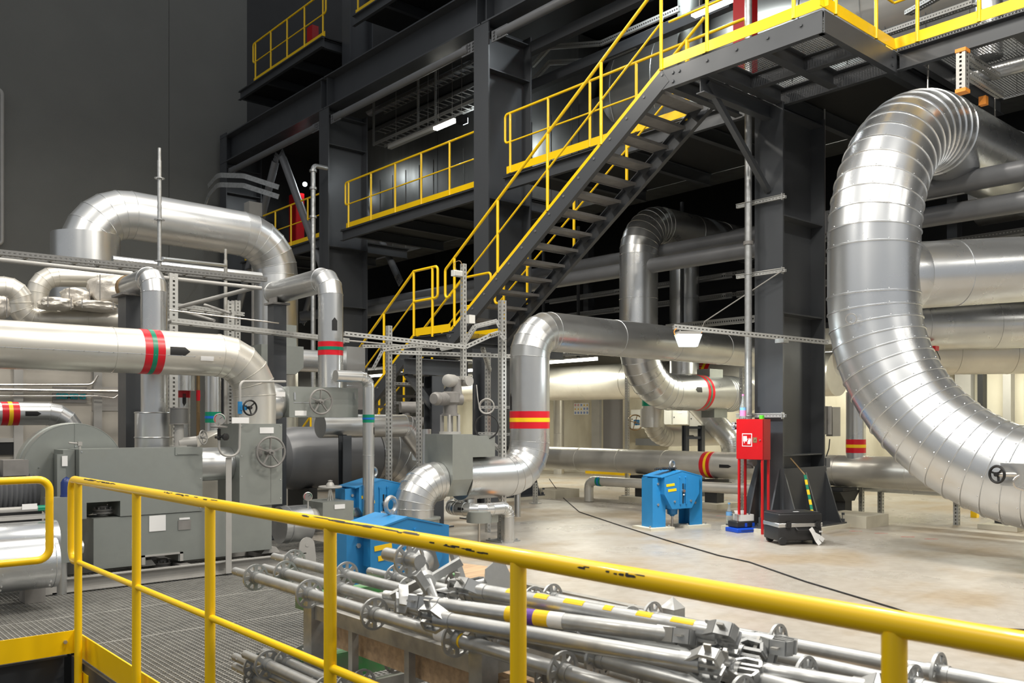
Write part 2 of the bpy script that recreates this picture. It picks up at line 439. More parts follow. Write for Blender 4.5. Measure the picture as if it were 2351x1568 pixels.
# walls
xs = px(388, 300, y=24.9).x
bm = NB(); box(bm, (-14, 24.9, -.1), (xs-.006, 25.1, 16)); box(bm, (xs+.006, 24.9, -.1), (11.3, 25.1, 16)); box(bm, (-14, 24.95, -.1), (11.3, 25.15, 16))
struct('wall_back', bm, 'wall', 'tall dark grey hall wall')
bm = NB(); box(bm, (11.3, 24.9, -.1), (18.2, 25.1, 16)); struct('wall_back_dark', bm, 'darker', 'back wall behind the steel frame, coloured black to stand for deep shade')  # black wall colour stands in for the unlit depth behind the frame
dy1, dy0 = px(1378, 960, x=18.2).y, px(1430, 960, x=18.2).y
dz = 2.45
bm = NB(); box(bm, (18.2, -12, 0), (18.4, dy0, 3.3)); box(bm, (18.2, dy1, 0), (18.4, 24.9, 3.3)); box(bm, (18.2, dy0, dz), (18.4, dy1, 3.3))
struct('wall_right', bm, 'concwall', 'stained pale concrete wall at the back of the low hall')
bm = NB(); box(bm, (18.2, -12, 3.3), (18.4, 24.9, 16)); struct('wall_right_upper', bm, 'darker', 'upper wall coloured black to stand for lack of light')  # upper wall painted black in place of the unlit region over the hall
bm = NB(); box(bm, (18.32, dy0, 0), (18.38, dy1, dz)); struct('door_1', bm, 'doorgrey', 'grey steel door in the concrete wall', 'door')
bm = NB(); box(bm, (18.14, dy1-.02, 0), (18.24, dy1+.28, dz+.1)); box(bm, (18.17, dy0-.05, dz), (18.24, dy1, dz+.09)); struct('trim_3', bm, 'lightgrey', 'door frame')
# wall pilasters seen right of the big duct
for i, (u, wv, mm) in enumerate(((2215, .30, 'lightgrey'), (2150, .2, 'lightgrey'), (2316, .14, 'lightgrey'), (2255, .10, 'darker'))):
    p = px(u, 900, x=18.1); bm = NB(); box(bm, (18.0, p.y-wv/2, 0), (18.2, p.y+wv/2, 3.3))
    solo('wall_post', bm, mm, ['wide pale grey steel post against the concrete wall right of the duct', 'narrow pale grey post against the wall just above the duct bend', 'thin pale grey post on the concrete wall at the right edge', 'dark post on the concrete wall beside the wide grey post'][i], 'post')
bm = NB(); box(bm, (13.9, 5.7, 3.05), (18.2, 24.9, 3.15)); box(bm, (15, -6, 3.6), (18.2, 5.7, 3.7)); struct('ceiling', bm, 'darker', 'dark ceiling slab of the low hall')
bm = NB(); box(bm, (10.6, -6, 9.7), (18.2, 24.9, 9.8)); struct('ceiling_upper', bm, 'darker', 'dark floor of the level above')
# ----------------------------------------------------------------- columns
XC0, XC1 = 10.35, 11.43
def column(yc, z0, z1, label, base=True, x0=XC0, x1=XC1, w=.43):
    T = thing('steel_column', label, 'column', 'dark steel columns')
    bm = NB(); box(bm, (x0, yc-w/2, z0), (x0+.03, yc+w/2, z1)); box(bm, (x1-.03, yc-w/2, z0), (x1, yc+w/2, z1)); obj('flange', bm, 'dark', T)
    bm = NB(); box(bm, (x0+.03, yc-.012, z0), (x1-.03, yc+.012, z1)); obj('web', bm, 'dark', T)
    for z in [k for k in (1.0, 2.9, 4.2, 5.6, 8.0, 8.7) if z0 < k < z1]:
        bm = NB(); box(bm, (x0+.03, yc-w/2+.02, z), (x1-.03, yc-.012, z+.018)); box(bm, (x0+.03, yc+.012, z), (x1-.03, yc+w/2-.02, z+.018)); obj('stiffener', bm, 'dark', T)
    if base:
        bm = NB(); box(bm, (x0-.28, yc-w/2-.27, 0.02), (x1+.2, yc+w/2+.27, .07)); obj('base_plate', bm, 'dark', T)
        bm = NB(); box(bm, (x0-.32, yc-w/2-.32, 0), (x1+.5, yc+w/2+.32, .05)); box(bm, (x1+.1, yc-w/2-.55, 0), (x1+.75, yc-.1, .16)); obj('plinth', bm, 'zinc_dirty' if False else 'concwall', T)
        for xx in (x0+.015, (x0+x1)/2, x1-.015):
            for sgn in (-1, 1):
                bm = NB(); ya = yc+sgn*w/2
                prism(bm, [(xx-.012, ya, .07), (xx-.012, ya+sgn*.26, .07), (xx-.012, ya+sgn*.20, .2), (xx-.012, ya, .84)], (.024, 0, 0)); obj('gusset', bm, 'dark', T)
        bm = NB(); box(bm, (x0, yc-w/2-.022, .07), (x1, yc-w/2, .84)); obj('base_cover', bm, 'dark', T)
        for sgn in (-1, 1):
            bm = NB(); ya = yc+sgn*.16
            prism(bm, [(x0, ya-.012, .07), (x0-.28, ya-.012, .07), (x0-.22, ya-.012, .2), (x0, ya-.012, .84)], (0, .024, 0)); obj('gusset', bm, 'dark', T)
        for (xx, yy) in ((x0-.2, yc), (x0-.2, yc-.3), (x1+.12, yc-.42)):
            bm = NB(); tube(bm, (xx, yy, .06), (xx, yy, .19), .022, 8); tube(bm, (xx, yy, .07), (xx, yy, .11), .04, 6); obj('anchor_bolt', bm, 'dark', T)
    return T
column(6.6, 0, 5.7, 'near dark steel column behind the red hose cabinet')
column(12.7, 0, 8.86, 'tall dark steel column crossed by the stair handrail')
column(18.6, 0, 8.86, 'tall dark steel column left of the middle walkway railing')
column(24.4, 0, 9.7, 'dark steel column against the grey back wall', base=False)
column(18.6, 9.6, 14, 'slim upper column standing on the girder', base=False, x0=10.95, x1=11.6, w=.36)
column(12.7, 9.6, 14, 'short upper column above the girder top right', base=False, x0=10.95, x1=11.6, w=.36)
# main girder in two lengths
for i, (ya, yb) in enumerate(((24.6, 18.62), (18.58, 12.72), (12.68, 4))):
    bm = NB(); ibeam(bm, (10.56, ya, 9.24), (10.56, yb, 9.24), .76, .44, .03, .02)
    T = thing('steel_girder', ['left length of the big dark girder, ending at the grey wall', 'middle length of the big dark girder with a bright reflection', 'right length of the big dark girder leaving the photo at the top'][i], 'girder', 'main girder')
    obj('girder_section', bm, 'dark', T)
    for yy in (ya-.12, yb+.12):
        bm = NB(); box(bm, (10.36, yy-.01, 8.9), (10.76, yy+.01, 9.58)); obj('stiffener', bm, 'dark', T)
    bm = NB()
    for k in range(4): bolt(bm, (10.54, yb+.2, 8.98+k*.17), (-1, 0, 0), .03, .03)
    obj('bolt', bm, 'dark', T)
def brace(a, b, r, label, group='tubular braces', ends=(1, 1)):
    T = thing('tube_brace', label, 'brace', group); a = V(a); b = V(b); d = (b-a).normalized()
    bm = NB(); tube(bm, a+d*.2, b-d*.2, r, 20); obj('brace_tube', bm, 'midgrey', T)
    for p, s_, on in ((a, 1, ends[0]), (b, -1, ends[1])):
        if not on: continue
        bm = NB(); bar(bm, p-d*s_*.02, p+d*s_*.42, .02, r*2.6); 
        side = d.cross(V((0, 0, 1))).normalized(); up = side.cross(d)
        for i in range(3):
            for j in (-1, 0, 1): bolt(bm, p+d*s_*(.06+i*.1)+up*j*r*.75-side*.01, -side, .022, .03); bolt(bm, p+d*s_*(.06+i*.1)+up*j*r*.75+side*.01, side, .022, .03)
        obj('gusset_plate', bm, 'midgrey', T)
    return T
brace((10.42, 24.15, 8.57), (10.42, 18.85, 8.57), .08, 'tube brace under the left length of the girder')
brace((10.42, 18.35, 8.57), (10.42, 12.95, 8.57), .08, 'tube brace under the middle length of the girder')
brace((10.42, 12.45, 8.57), (10.42, 6.5, 8.57), .08, 'tube brace under the right length of the girder')
brace((10.6, 21.3, 8.5), (10.6, 18.95, 5.0), .10, 'right leg of the inverted V brace, catching the light')
brace((10.6, 21.5, 8.5), (10.6, 24.1, 4.4), .10, 'left leg of the inverted V brace, in shade')
brace((12.6, 21.3, 8.5), (12.6, 18.7, 5.0), .09, 'right leg of the rear V brace deep in the dark')
brace((12.6, 21.5, 8.5), (12.6, 23.9, 4.4), .09, 'left leg of the rear V brace deep in the dark')
brace((12.3, 23.5, 4.52), (12.3, 6.75, 4.47), .13, 'upper of the two long grey tubes crossing behind the stair')
brace((11.95, 19.5, 4.26), (11.95, 6.9, 4.16), .13, 'lower of the two long grey tubes crossing behind the stair')
brace((11.6, 6.3, 4.50), (11.6, 1.0, 4.46), .13, 'upper grey tube right of the near column', ends=(1, 0))
brace((11.75, 6.1, 4.16), (11.75, 1.0, 4.12), .13, 'lower grey tube right of the near column', ends=(1, 0))
# ----------------------------------------------------------------- handrails
def railing(label, p0, p1, posts, loop0=True, loop1=True, toe=True, h=1.08, mid=.56, ext=.14, r=.0225, rp=.0225, drop=0, toe_side=0, group=None, rise=None, rt=None):
    """p0,p1 deck points (may slope); posts = distances from p0 in plan"""
    T = thing('handrail', label, 'railing', group or 'yellow railings'); p0 = V(p0); p1 = V(p1)
    d = (p1-p0); L2 = V((d.x, d.y, 0)).length; e = d/L2; Z = V((0, 0, 1)); hz = V((d.x, d.y, 0)).normalized()
    rt = rt or r
    P = []
    if loop0: P += [p0+Z*mid, p0-e*ext+Z*mid, p0-e*ext+Z*h]
    else: P += [p0+Z*h]
    if loop1: P += [p1+e*ext+Z*h, p1+e*ext+Z*mid, p1+Z*mid]
    else: P += [p1+Z*h]
    bm = NB(); sweep(bm, P, rt, .07, 6, 16); obj('top_rail', bm, 'yellow', T)
    bm = NB(); tube(bm, p0+Z*mid, p1+Z*mid, r*.68, 12); obj('mid_rail', bm, 'yellow', T)
    for q in posts:
        b = p0+e*q; bm = NB(); tube(bm, b-Z*drop, b+Z*(h-rt*.5), rp, 14); obj('post', bm, 'yellow', T)
    if toe:
        s = hz.cross(Z)*(toe_side)
        bm = NB(); bar(bm, p0-e*.1+Z*.065+s, p1+e*.1+Z*.065+s, .008, .13); obj('toe_board', bm, 'yellow', T)
    return T
# near railing on the walkway edge (A direction) and its left neighbour (B direction)
RX = 1.545
T = railing('near railing running from the left corner to the bottom right, worn top rail', (RX, 5.80, 0), (RX, -.35, 0), [0, 1.06, 2.02, 3.07, 4.06, 5.07, 6.1], True, False, False, h=1.10, mid=.60, drop=.30, rt=.0245, group='near yellow railings')
bm = NB(); box(bm, (1.595, -2, -.02), (1.605, 6.1, .125)); obj('toe_board', bm, 'yellow', T)
for yy in (5.8, 4.74, 3.78, 2.73, 1.74, .73):
    bm = NB(); box(bm, (1.57, yy-.11, -.24), (1.585, yy+.11, -.08)); obj('bracket', bm, 'yellow', T)
random.seed(5)
for (ya, yb, a0, s_) in ((5.6, 5.05, 2.4, 1), (4.3, 3.7, 2.5, .6), (2.9, 2.2, 2.5, 1), (2.1, 1.85, 1.7, .5), (1.5, 1.3, 2.0, .4)):
    bm = NB()
    for k in range(int(9*s_*3)):
        yy = ya+(yb-ya)*random.random(); aa = a0+random.uniform(-.14, .14); Lm = random.uniform(.02, .10)*s_
        patch(bm, (RX, yy, 1.10), (0, 1, 0), .0245, (-math.sin(aa)*1.0, 0, -math.cos(aa)), Lm, .05+.07*random.random(), Lm*.3, .0006, 2)
    obj('scuff_mark', bm, 'black', T)
T = railing('short railing at the left edge, ending in a loop by the corner', (1.33, 6.03, 0), (-4.2, 6.03, 0), [.53, 1.6, 2.7, 3.8, 4.9], False, False, False, h=1.10, mid=.60, drop=.28, group='near yellow railings')
bm = NB(); sweep(bm, [(.8, 6.03, .6), (1.44, 6.03, .6), (1.44, 6.03, 1.1), (.8, 6.03, 1.1)], .0235, .07, 6, 16); obj('end_loop', bm, 'yellow', T)
bm = NB(); box(bm, (-4, 6.075, -.02), (1.60, 6.085, .125)); obj('toe_board', bm, 'yellow', T)
bm = NB(); box(bm, (.67, 6.05, -.26), (.93, 6.065, -.09)); obj('bracket', bm, 'yellow', T)
bm = NB()
for xx in (.71, .89): bolt(bm, (xx, 6.05, -.17), (0, -1, 0), .016, .014)
bolt(bm, (1.54, 6.07, .06), (0, -1, 0), .012, .012)
obj('bolt', bm, 'zinc', T)
# level 2 railings
L2Z = 5.95
def rl(label, x, y0, y1, z=L2Z, n=None, l0=True, l1=True, **k):
    L = abs(y0-y1); n = n or max(2, round(L/1.1)); return railing(label, (x, y0, z), (x, y1, z), [.0+L*i/n for i in range(n+1)], l0, l1, **k)
rl('yellow walkway railing left of the second column, behind the V brace', 10.6, 23.4, 18.95, n=5)
rl('long yellow walkway railing between the two tall columns', 10.58, 17.85, 13.0, n=5, l1=False)
rl('yellow walkway railing behind the upper stair flight', 10.42, 11.95, 7.0, n=5, l1=False)
rl('yellow railing of the highest walkway at the top left', 10.5, 22.6, 18.9, z=10.7, n=4)
rl('yellow railing of the highest walkway at the top, right of the slim column', 10.5, 17.3, 12, z=10.7, n=5)
# decks
def deck(label, x0, x1, y0, y1, z, m='darker', beam=.23, jo=1.5):
    T = thing('walkway_deck', label, 'walkway', 'steel walkways')
    bm = NB(); box(bm, (x0+.02, y0, z-.035), (x1, y1, z-.005)); obj('deck_plate', bm, m, T)
    bm = NB(); chan(bm, (x0+.04, y0, z-.035-beam/2), (x0+.04, y1, z-.035-beam/2), beam, .08, .012, 1 if True else -1); obj('edge_beam', bm, 'dark', T)
    y = y0+.1
    while y < y1:
        bm = NB(); ibeam(bm, (x0+.1, y, z-.035-beam/2), (x1, y, z-.035-beam/2), beam*.9, .1, .01, .008); obj('joist', bm, 'dark', T); y += jo
    return T
deck('middle walkway deck left of the second column', 10.5, 13.0, 18.9, 23.6, L2Z)
deck('middle walkway deck between the two tall columns', 10.5, 13.1, 12.95, 18.1, L2Z)
deck('middle walkway deck behind the upper stair flight', 10.44, 13.1, 4.95, 12.2, L2Z)
deck('middle walkway deck leaving the photo at the upper right', 10.44, 13.1, -2, 4.9, L2Z, 'grate', jo=1.1)
deck('highest walkway deck at the top left', 10.4, 13.0, 18.8, 23.5, 10.7)
deck('highest walkway deck right of the slim column', 10.4, 13.0, 11.5, 17.4, 10.7)
# ----------------------------------------------------------------- stair platform
SX0, SX1 = 8.8, 9.88
T = thing('stair_platform', 'upper stair platform of grating seen from below', 'platform')
bm = NB(); box(bm, (8.84, 4.98, L2Z-.035), (10.44, 7.1, L2Z-.005)); obj('deck_grating', bm, 'grate', T)
bm = NB(); chan(bm, (8.84, 7.15, 5.80), (8.84, 4.95, 5.80), .24, .08, .012, 1); obj('edge_beam', bm, 'dark', T)
bm = NB(); chan(bm, (8.82, 4.97, 5.80), (10.5, 4.97, 5.80), .24, .08, .012, 1); obj('edge_beam', bm, 'dark', T)
for y in (5.7, 6.45, 7.1):
    bm = NB(); ibeam(bm, (8.9, y, 5.79), (10.4, y, 5.79), .2, .12, .012, .01); obj('joist', bm, 'dark', T)
bm = NB(); ibeam(bm, (9.7, 4.99, 5.79), (9.7, 7.1, 5.79), .19, .1, .012, .01); obj('joist', bm, 'dark', T)
bm = NB(); bar(bm, (8.98, 6.6, 5.66), (10.34, 6.6, 4.55), .07, .07); obj('diagonal_strut', bm, 'dark', T)
bm = NB(); ibeam(bm, (8.85, 6.6, 5.6), (10.35, 6.6, 5.6), .2, .12, .012, .01); obj('bracket_beam', bm, 'dark', T)
bm = NB()
for k in range(5):
    bolt(bm, (8.80, 5.2+k*.42, 5.84), (-1, 0, 0), .02, .015)
for z in (5.74, 5.85): bolt(bm, (8.80, 6.98, z), (-1, 0, 0), .022, .015); bolt(bm, (10.38, 4.93, z), (0, -1, 0), .022, .015)
obj('bolt', bm, 'dark', T)
railing('yellow railing on the near edge of the stair platform', (8.81, 7.05, L2Z), (8.81, 4.98, L2Z), [.58, 1.75], False, False)
railing('yellow railing across the end of the stair platform', (8.83, 4.94, L2Z), (10.42, 4.94, L2Z), [.24, 1.17], False, False)
railing('yellow walkway railing at the upper right, beyond the platform', (10.45, 4.94, L2Z), (10.45, -2, L2Z), [.28, .97, 2.0, 3.1, 4.2, 5.3], False, False)
# ----------------------------------------------------------------- stairs
def flight(label, ytop, ztop, ybot, zbot, nst):
    T = thing('stair_flight', label, 'stairs', 'steel stair flights')
    d = V((0, ybot-ytop, zbot-ztop)).normalized()
    for x, sd in ((SX0+.03, 1), (SX1-.03, -1)):
        bm = NB(); chan(bm, V((x, ytop, ztop-.12))-d*.05, V((x, ybot, zbot-.12))+d*.05, .24, .07, .010, -sd); obj('stringer', bm, 'dark', T)
        if sd > 0: bm = NB(); bar(bm, V((x-.03, ytop, ztop+.02)), V((x-.03, ybot, zbot+.02)), .012, .05); obj('kick_strip', bm, 'yellow', T)
    dz = (ztop-zbot)/nst; dy = (ybot-ytop)/nst
    for k in range(1, nst):
        z = ztop-dz*k; y = ytop+dy*k; bm = NB()
        box(bm, (SX0+.06, y-.17, z-.03), (SX1-.06, y+.10, z-.022)); box(bm, (SX0+.06, y+.09, z-.045), (SX1-.06, y+.105, z)); box(bm, (SX0+.06, y-.175, z-.045), (SX1-.06, y-.165, z))
        for j in range(26):
            xx = SX0+.08+j*(SX1-SX0-.16)/25; box(bm, (xx-.0025, y-.165, z-.022), (xx+.0025, y+.09, z))
        obj('tread', bm, 'castgrey', T)
        for xx in (SX0+.055, SX1-.065):
            bm = NB(); prism(bm, [(xx, y-.17, z-.02), (xx, y+.10, z-.02), (xx, y-.03, z-.13)], (.008, 0, 0)); obj('tread_bracket', bm, 'dark', T)
    bm = NB()
    for k in range(nst+1):
        z = ztop-dz*(k+.0)-.06; y = ytop+dy*(k+.0); bolt(bm, (SX0-.003, y, z-.02), (-1, 0, 0), .018, .012)
    obj('bolt', bm, 'midgrey', T)
    return T
flight('upper stair flight rising to the platform, seen from below', 7.15, L2Z, 11.6, 2.95, 15)
flight('lower stair flight going down to the floor behind the pipe frames', 12.65, 2.95, 17.0, 0.0, 15)
T = thing('stair_landing', 'small landing between the two stair flights', 'landing')
bm = NB(); box(bm, (SX0+.05, 11.55, 2.915), (SX1-.05, 12.7, 2.945)); obj('deck_grating', bm, 'grate', T)
bm = NB(); chan(bm, (SX0+.03, 11.5, 2.83), (SX0+.03, 12.75, 2.83), .2, .07, .01, 1); obj('edge_beam', bm, 'dark', T)
bm = NB(); chan(bm, (SX1-.03, 11.5, 2.83), (SX1-.03, 12.75, 2.83), .2, .07, .01, -1); obj('edge_beam', bm, 'dark', T)
for y in (11.6, 12.6):
    bm = NB(); ibeam(bm, (SX0+.05, y, 2.7), (11.4, y, 2.7), .2, .1); obj('joist', bm, 'dark', T)
railing('yellow railing on the near side of the upper stair flight', (SX0, 7.15, L2Z), (SX0, 11.6, 2.95), [.02, 1.06, 2.12, 3.24, 4.34], False, True, False, h=1.13, mid=.60)
railing('yellow railing on the far side of the upper stair flight', (SX1, 7.3, L2Z-.1), (SX1, 11.6, 2.95), [.3, 1.4, 2.5, 3.6, 4.2], False, True, False, h=1.13, mid=.60)
T = railing('yellow railing on the near side of the landing and lower stair flight', (SX0, 12.65, 2.95), (SX0, 17.0, 0), [.0, .95, 1.9, 2.8, 3.7], False, False, False, h=1.13, mid=.60)
bm = NB(); sweep(bm, [(SX0, 12.65, 4.08), (SX0, 11.95, 4.08), (SX0, 11.95, 3.55), (SX0, 12.65, 3.55)], .0225, .07, 6, 16); obj('end_loop', bm, 'yellow', T)
bm = NB(); tube(bm, (SX0, 12.1, 2.9), (SX0, 12.1, 4.07), .0225, 14); obj('post', bm, 'yellow', T)
bm = NB(); bar(bm, (SX0, 11.6, 3.015), (SX0, 12.6, 3.015), .008, .13); obj('toe_board', bm, 'yellow', T)
T = railing('yellow railing on the far side of the landing and lower stair flight', (SX1, 12.65, 2.95), (SX1, 17.0, 0), [.0, .95, 1.9, 2.8, 3.7], False, False, False, h=1.13, mid=.60)
bm = NB(); sweep(bm, [(SX1, 12.65, 4.08), (SX1, 11.85, 4.08), (SX1, 11.85, 3.55), (SX1, 12.65, 3.55)], .0225, .07, 6, 16); obj('end_loop', bm, 'yellow', T)
bm = NB(); bar(bm, (SX1, 11.6, 3.015), (SX1, 12.6, 3.015), .008, .13); obj('toe_board', bm, 'yellow', T)
# ================================================================= big pipes
# --- the giant segmented duct on the right
RD = .486
D0 = px(2005, 640, d=9.78); dx, dy = D0.x, D0.y
T = thing('giant_duct', 'giant ribbed S-shaped duct filling the right side', 'duct')
bm = NB()
sweep(bm, [(dx+5.6, dy, 5.0), (dx, dy, 5.0), (dx, dy, .85), (dx, dy-3.6, .85)], RD, [1.62, 2.0], [15, 19], 72, .011, 1.7, 14)
obj('duct_jacket', bm, 'galv_shiny', T)
c = V((dx, dy, 2.05)); f = TO_CAM(c)
# riveted lengthwise seam strip and the small ring on the lower bend
bm = NB()
e = px(1954, 732, d=9.35)
fd = V((f.x, f.y, 0)).normalized()
torus(bm, e, fd, .055, .005, 24, 6); tube(bm, e-fd*.05, e+fd*.01, .012, 10); obj('test_ring', bm, 'steel', T)
T = thing('branch_duct', 'horizontal branch duct joining the giant duct from the right', 'duct')
a = V((dx, dy, px(2085, 638, d=9.78).z)); b = px(2560, 606, d=10.3)
dd = (b-a).normalized()
bm = NB(); sweep(bm, [a, b+(b-a)*.6], .372, 0, 1, 48, .006, 1.1, 8); obj('duct_jacket', bm, 'galv_shiny', T)
bm = NB(); lathe(bm, a+dd*.30, dd, [(0, .378), (.18, .378), (.19, .375)], 48); obj('saddle_collar', bm, 'galv_shiny', T)
pipe('pipe', 'grey pipe running behind the giant duct below the branch', [px(1960, 752, d=13.3), px(2440, 742, d=13.1)], .36, seam=.9, m='galv')
pipe('pipe', 'wide pipe under the grey one behind the giant duct', [px(1930, 812, d=14.2), px(2440, 806, d=14.2)], .36, seam=.9, m='galv_warm')
# far run along A at upper right
a = px(2290, 335, d=11.95)
T = pipe('duct', 'large dusky duct run at the upper right edge behind the giant duct', [(dx+5.3, dy+.9, 5.02), (dx+5.3, dy-6, 5.02)], .45, seam=1.0, m='galv', cat='duct')
# --- loop pipe in the middle right
y2 = px(1466, 700, d=15.6); lx, ly = y2.x, y2.y
T = pipe('loop_pipe', 'tall looping pipe between stair and near column', [(lx+4.2, ly, 5.02), (lx, ly, 5.02), (lx, ly, px(1466, 898, d=15.8).z), (lx+3.4, ly, px(1466, 898, d=15.8).z)], .34, [.62, .85], [9, 9], 'galv', .9, .005, 6, 40)
zb = px(1466, 898, d=15.8).z
p = px(1601, 898, y=ly); bands(T, (p.x, ly, zb), (1, 0, 0), .34, .20, ('tapered', 'tapegreen'))
p = px(1571, 898, y=ly); arrow(T, (p.x, ly, zb), (-1, 0, 0), .34, .19, .14, (-1, -1.0, .12))
bm = NB(); cbox(bm, (px(1630, 860, y=ly).x, ly, zb+.36), (.42, .3, .2)); obj('support_bracket', bm, 'galv_dull', T)
bm = NB(); cbox(bm, (px(1640, 860, y=ly).x, ly, zb-.36), (.42, .3, .22)); obj('support_bracket', bm, 'galv_dull', T)
for k in range(5):
    bm = NB(); torus(bm, (px(1660, 898, y=ly).x+.07*k, ly, zb), (1, 0, 0), .335, .022, 40, 8); obj('bellows_ring', bm, 'galv', T)
q = px(1571, 700, d=17.6)
pipe('pipe', 'vertical pipe just behind the looping pipe', [(q.x, q.y, 5.4), (q.x, q.y, 2.4)], .29, seam=1.4, m='galv')
q = px(1678, 980, d=15.4)
pipe('pipe', 'pipe dropping in a bend behind the red hose cabinet', [px(1600, 925, d=18.4), px(1683, 1015, d=18.0), V((px(1683, 1010, d=18).x, px(1683, 1010, d=18).y, 0))], .24, rad=.3, m='galv', seam=.5)
# --- P1: red/yellow banded pipe in the centre
P = px(1216, 800, d=11.3); x1, y1 = P.x, P.y
zt, zb = 2.64, .775
bx_in = px(1039, 1080, y=y1-.27).x+.31
T = pipe('loop_pipe', 'silver pipe with red and yellow band, rising and turning right', [(bx_in, y1, zb), (x1, y1, zb), (x1, y1, zt), (x1+6.6, y1, zt-.02)], .257, [.42, .36], [6, 6], 'galv', 1.25, .0045, 5, 40)
c = V((x1, y1, px(1216, 964, d=11.3).z)); bands(T, c, (0, 0, 1), .257, .22)
c = V((x1, y1, px(1216, 932, d=11.3).z)); pp = px(1184, 922, d=11.2); arrow(T, (x1, y1, pp.z), (0, 0, 1), .257, .22, .12, V((pp.x-x1, pp.y-y1, 0))-RGT*.1)
# valve box + foot elbow
bx0 = px(1039, 1080, y=y1-.27).x; bx1 = bx0+.30
T = thing('valve_housing', 'big galvanised octagonal valve housing on the central pipe', 'valve')
zz0, zz1 = px(1035, 1145, y=y1-.4).z, px(1035, 998, y=y1-.4).z
pr = [(-.27, zz1), (.27, zz1), (.27, zz0+.20), (.15, zz0), (-.15, zz0), (-.27, zz0+.20)]
bm = NB(); prism(bm, [(bx0, y1+a, b) for a, b in pr], (bx1-bx0, 0, 0)); obj('housing', bm, 'galv_dull', T, ang=.3)
bm = NB(); box(bm, (bx1+.002, y1-.2, zb+.262), (bx1+.40, y1+.24, zz1-.02)); obj('side_housing', bm, 'galv_dull', T)
bm = NB()
for a in (-.24, .24):
    for z in (zz1-.05, zz1-.3, zz0+.26): bolt(bm, (bx0+.02, y1+a, z), (-1, 0, 0), .01, .008)
obj('rivet', bm, 'bead', T)
# electric actuator on top
T = thing('valve_actuator', 'grey electric actuator with two motors on the central valve housing', 'actuator')
cx_, cy_ = (bx0+bx1)/2, y1
ztop = zz1
def Z(v, d=11.0): return px(1050, v, d=d).z
DA = (px(1050, 900, y=cy_)-V((0, 0, CAMH))).dot(FWD)
def Zv(v): return CAMH+(HV-v)/F*DA
cp = px(1052, 900, y=cy_)
cx_ = (bx0+bx1)/2+.02
bm = NB()
for a, b_ in ((-.07, -.07), (.07, -.07), (.07, .07), (-.07, .07)): bar(bm, (cx_+a, cy_+b_, ztop), (cx_+a, cy_+b_, Zv(952)), .03, .03)
tube(bm, (cx_, cy_, ztop), (cx_, cy_, Zv(955)), .022, 12); tube(bm, (cx_, cy_, ztop), (cx_, cy_, ztop+.03), .13, 24)
obj('yoke', bm, 'lightgrey', T)
bm = NB(); tube(bm, (cx_, cy_, Zv(955)), (cx_, cy_, Zv(928)), .085, 20); tube(bm, (cx_, cy_, Zv(955)), (cx_, cy_, Zv(949)), .10, 20); obj('gear_flange', bm, 'castgrey', T)
bm = NB(); lathe(bm, (cx_, cy_, Zv(930)), (0, 0, 1), [(0, .08), (.03, .12), (.14, .12), (.16, .07)], 24)
tube(bm, (cx_-.02, cy_, Zv(917)), (cx_+.14, cy_-.05, Zv(917)), .07, 18); obj('gear_case', bm, 'castgrey', T)
pl = px(1000, 917, y=cy_); bm = NB()
dirL = (V((pl.x, cy_, 0))-V((cx_, cy_, 0))).normalized()
prof = [(.05, .06), (.09, .075)]
for k in range(9): prof += [(.10+k*.018, .078), (.106+k*.018, .070), (.112+k*.018, .078)]
prof += [(.28, .078), (.30, .074), (.315, .06), (.32, 0)]
lathe(bm, (cx_, cy_, Zv(917)), (-.9, -.25, 0), prof, 28); obj('motor', bm, 'castgrey', T)
bm = NB(); tube(bm, (cx_+.08, cy_-.02, Zv(915)), (cx_+.08, cy_-.02, Zv(872)), .07, 18, .055); obj('neck', bm, 'castgrey', T)
bm = NB(); lathe(bm, (cx_+.05, cy_, Zv(875)), (-.9, -.25, 0), [(-.14, .05), (-.13, .062), (-.02, .062), (-.015, .068), (.0, .075), (.10, .078), (.13, .072), (.145, .05), (.147, 0)], 28)
tube(bm, (cx_+.20, cy_+.02, Zv(875)), (cx_+.20, cy_-.12, Zv(875)), .062, 20); obj('control_head', bm, 'lightgrey', T)
def coil(name, label, u, v, d, Rr, m, turns=3, face=None):
    T = thing(name, label, 'cable', 'cable coils'); p = px(u, v, d=d); bm = NB()
    for k in range(turns): torus(bm, p+V((.012*k, .010*k, .006*math.sin(k*2))), face or TO_CAM(p), Rr*(1-.03*k), .007, 36, 6)
    obj('cable_loop', bm, m, T); return T
T2 = coil('cable_coil', 'grey cable coil hanging beside the valve actuator', 1117, 933, 10.6, .09, 'lightgrey')
T3 = coil('cable_coil', 'black cable coil hanging below the grey coil', 1117, 980, 10.6, .145, 'rubber', 2)
bm = NB(); sweep(bm, [px(1090, 884, d=10.7), px(1089, 940, d=10.6), px(1087, 985, d=10.6)], .009, .1, 4, 8); obj('lead', bm, 'rubber', T3)
bm = NB(); sweep(bm, [px(1094, 884, d=10.7), px(1097, 915, d=10.6), px(1100, 935, d=10.6)], .006, .1, 4, 8); obj('lead', bm, 'lightgrey', T2)
# foot elbow left of the housing
ex = px(950, 1150, y=y1).x
T = pipe('foot_elbow', 'ribbed elbow dropping left of the valve housing onto a square duct', [(bx0-.005, y1, zb-.02), (ex, y1, zb-.02), (ex, y1, .34)], .23, [.30], [7], 'galv', 0, .005, 4, 36)
T = thing('duct_stub', 'upright galvanised duct stub under the ribbed elbow', 'duct')
bm = NB(); lathe(bm, (ex+.08, y1-.05, 0), (0, 0, 1), [(0, .20), (.33, .20), (.34, .215), (.36, .215)], 28); obj('stub_jacket', bm, 'galv_dull', T)
